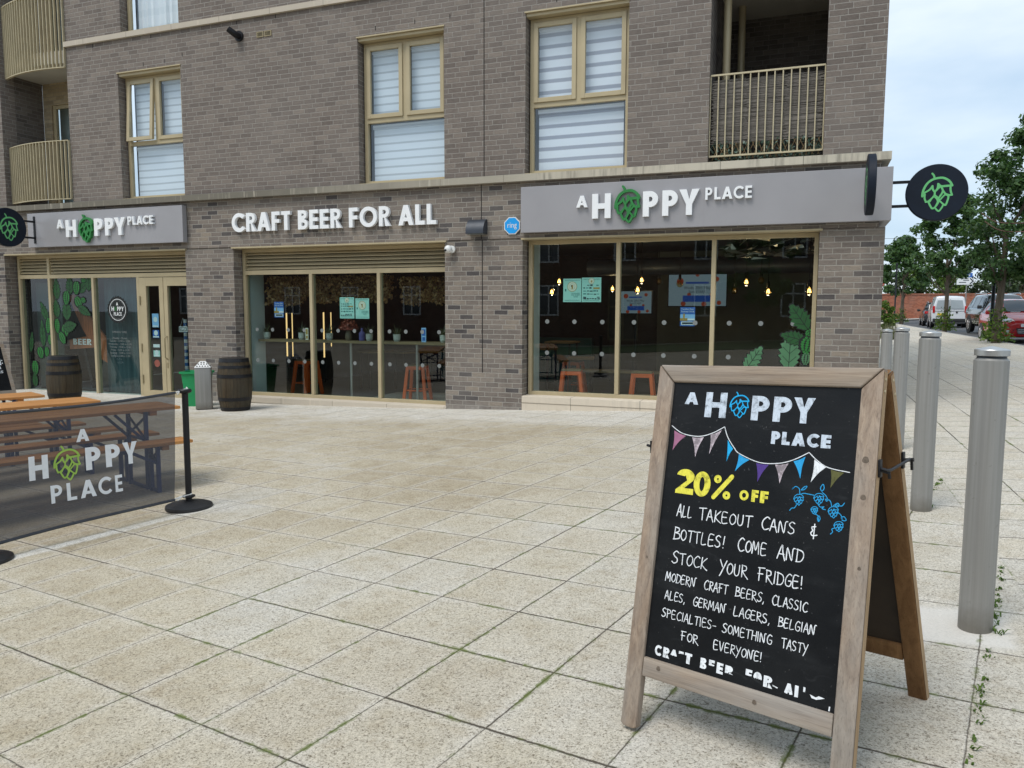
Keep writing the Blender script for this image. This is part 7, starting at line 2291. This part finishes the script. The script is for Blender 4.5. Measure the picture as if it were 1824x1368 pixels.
stroke(mb, [(.16, 3.54), (.38, 3.32), (.16, 3.11)], .045, P, 0, 0, 0, False)
for z, a, b in ((3.48, -.45, .05), (3.36, -.3, .1), (3.2, -.6, -.1)): mb.quad(P(a, z, 0), P(b, z, 0), P(b, z + .06, 0), P(a, z + .06, 0), 0)
o = mb.build('marking', 'poster_ink', r); o.parent = pl_
mb = MB(); mb.box((-.05, -.07, 3.62), (.32, -.05, 3.95)); p2_ = mb.build('parking_plate', 'poster_blue', r)
mb = MB(); word(mb, 'P', .06, 3.68, .2, lambda x, z, h: Vector((x, -.0725, z)), 0, 0, w=.24); o = mb.build('marking', 'poster_white', r); o.parent = p2_
def house(lab, x, y, w, d, h, rh, mat, rz=0.):
    r = empty('house', lab, 'house', (x, y, .4), R(rz), group='houses beyond the wall')
    mb = MB(); mb.box((-w / 2, -d / 2, 0), (w / 2, d / 2, h)); mb.build('wall', mat, r)
    mb = MB(); e = .3
    mb.add([(-w / 2 - e, -d / 2 - e, h + .002), (w / 2 + e, -d / 2 - e, h + .002), (w / 2 + e, d / 2 + e, h + .002), (-w / 2 - e, d / 2 + e, h + .002), (-w / 2 + 1, 0, h + rh), (w / 2 - 1, 0, h + rh)], [(0, 1, 5, 4), (1, 2, 5), (2, 3, 4, 5), (3, 0, 4), (3, 2, 1, 0)]); rf = mb.build('roof', 'tile_roof', r)
    mb = MB(); mb.box((w * .2, -.3, h + rh * .6), (w * .2 + .6, .3, h + rh + .7)); o = mb.build('chimney', 'brick_far', r); o.parent = rf
    for i in range(3):
        mb = MB(); xx = -w / 2 + w * (i + .5) / 3; frame_rect(mb, xx - .5, xx + .5, h * .5, h * .5 + 1.1, .07, -d / 2 - .05, -d / 2 + .02, 0); f_ = mb.build('window', 'white_plastic', r)
        mb = MB(); mb.quad((xx - .43, -d / 2 - .02, h * .5 + .07), (xx + .43, -d / 2 - .02, h * .5 + .07), (xx + .43, -d / 2 - .02, h * .5 + 1.03), (xx - .43, -d / 2 - .02, h * .5 + 1.03)); o = mb.build('pane', 'car_glass', r); o.parent = f_
house('low beige house with grey tiled roof behind the wall at right', 27.5, 108, 12, 8, 3.9, 2.4, 'render_beige')
mb = MB()
pts = [Vector((-6, 60, 7.3)), Vector((2, 60, 6.55)), Vector((9, 60, 6.35)), Vector((18, 60, 6.8))]
mb.tube(pts, .012, 5); tag(mb.build('overhead_cable', 'black_metal'), 'thin dark cable crossing the sky low above the trees', 'cable')
# ================================================================== what the windows look out on: the far side of the square
r = empty('brick_building', 'two-storey brick building across the square, seen as a reflection in the shop windows', 'building', (-18, -21.6, G(-18, -21)))
zb = -.6
holes = []
for i in range(13):
    x = -43 + i * 4.6
    if i not in (7, 11): holes.append((x, x + 1.3, 1.15, 3.0))
    else: holes.append((x - .3, x + 1.5, zb + .35, 3.0))
    holes.append((x, x + 1.3, 4.3, 5.9))
mb = MB(); panel(mb, -46, 16, zb, 7.0, holes, -21.6, -21.9); mb.box((-46, -32, zb), (16, -22.6, 7.0)); mb.build('wall', 'brick_far', r, world=True)
mb = MB(); mb.add([(-46.5, -21.0, 7.0), (16.5, -21.0, 7.0), (16.5, -32.6, 7.0), (-46.5, -32.6, 7.0), (-41, -26.8, 9.2), (11, -26.8, 9.2)], [(0, 1, 5, 4), (1, 2, 5), (2, 3, 4, 5), (3, 0, 4), (3, 2, 1, 0)]); mb.build('roof', 'tile_roof', r, world=True)
for h in holes:
    mb = MB(); frame_rect(mb, h[0] + .01, h[1] - .01, h[2] + .01, h[3] - .01, .09, -21.80, -21.62, 0); mb.box(((h[0] + h[1]) / 2 - .04, -21.79, h[2] + .1), ((h[0] + h[1]) / 2 + .04, -21.63, h[3] - .1)); mb.box((h[0] + .1, -21.785, (h[2] + h[3]) / 2 + .3), (h[1] - .1, -21.635, (h[2] + h[3]) / 2 + .38))
    f_ = mb.build('window' if h[1] - h[0] < 1.5 else 'door', 'white_plastic' if h[1] - h[0] < 1.5 else 'bronze_dark', r, world=True)
    mb = MB(); mb.quad((h[0] + .1, -21.72, h[2] + .1), (h[1] - .1, -21.72, h[2] + .1), (h[1] - .1, -21.72, h[3] - .1), (h[0] + .1, -21.72, h[3] - .1)); o = mb.build('pane', 'car_glass', r, world=True); o.parent = f_
for i, (x, y, h_, rd) in enumerate([(6, -14, 7.5, 2.4), (-2.5, -17.0, 6.2, 2.0), (11, -18, 9, 3)]):
    tree(('round green tree on the grass opposite, seen only as a reflection', 'smaller green tree beside the lawn opposite, seen only as a reflection', 'large green tree at the right of the square opposite, seen only as a reflection')[i], x, y, h_, rd, 1.8, 2600, .16, 'leaf_a', 90 + i, group='trees across the square', clumps=40)
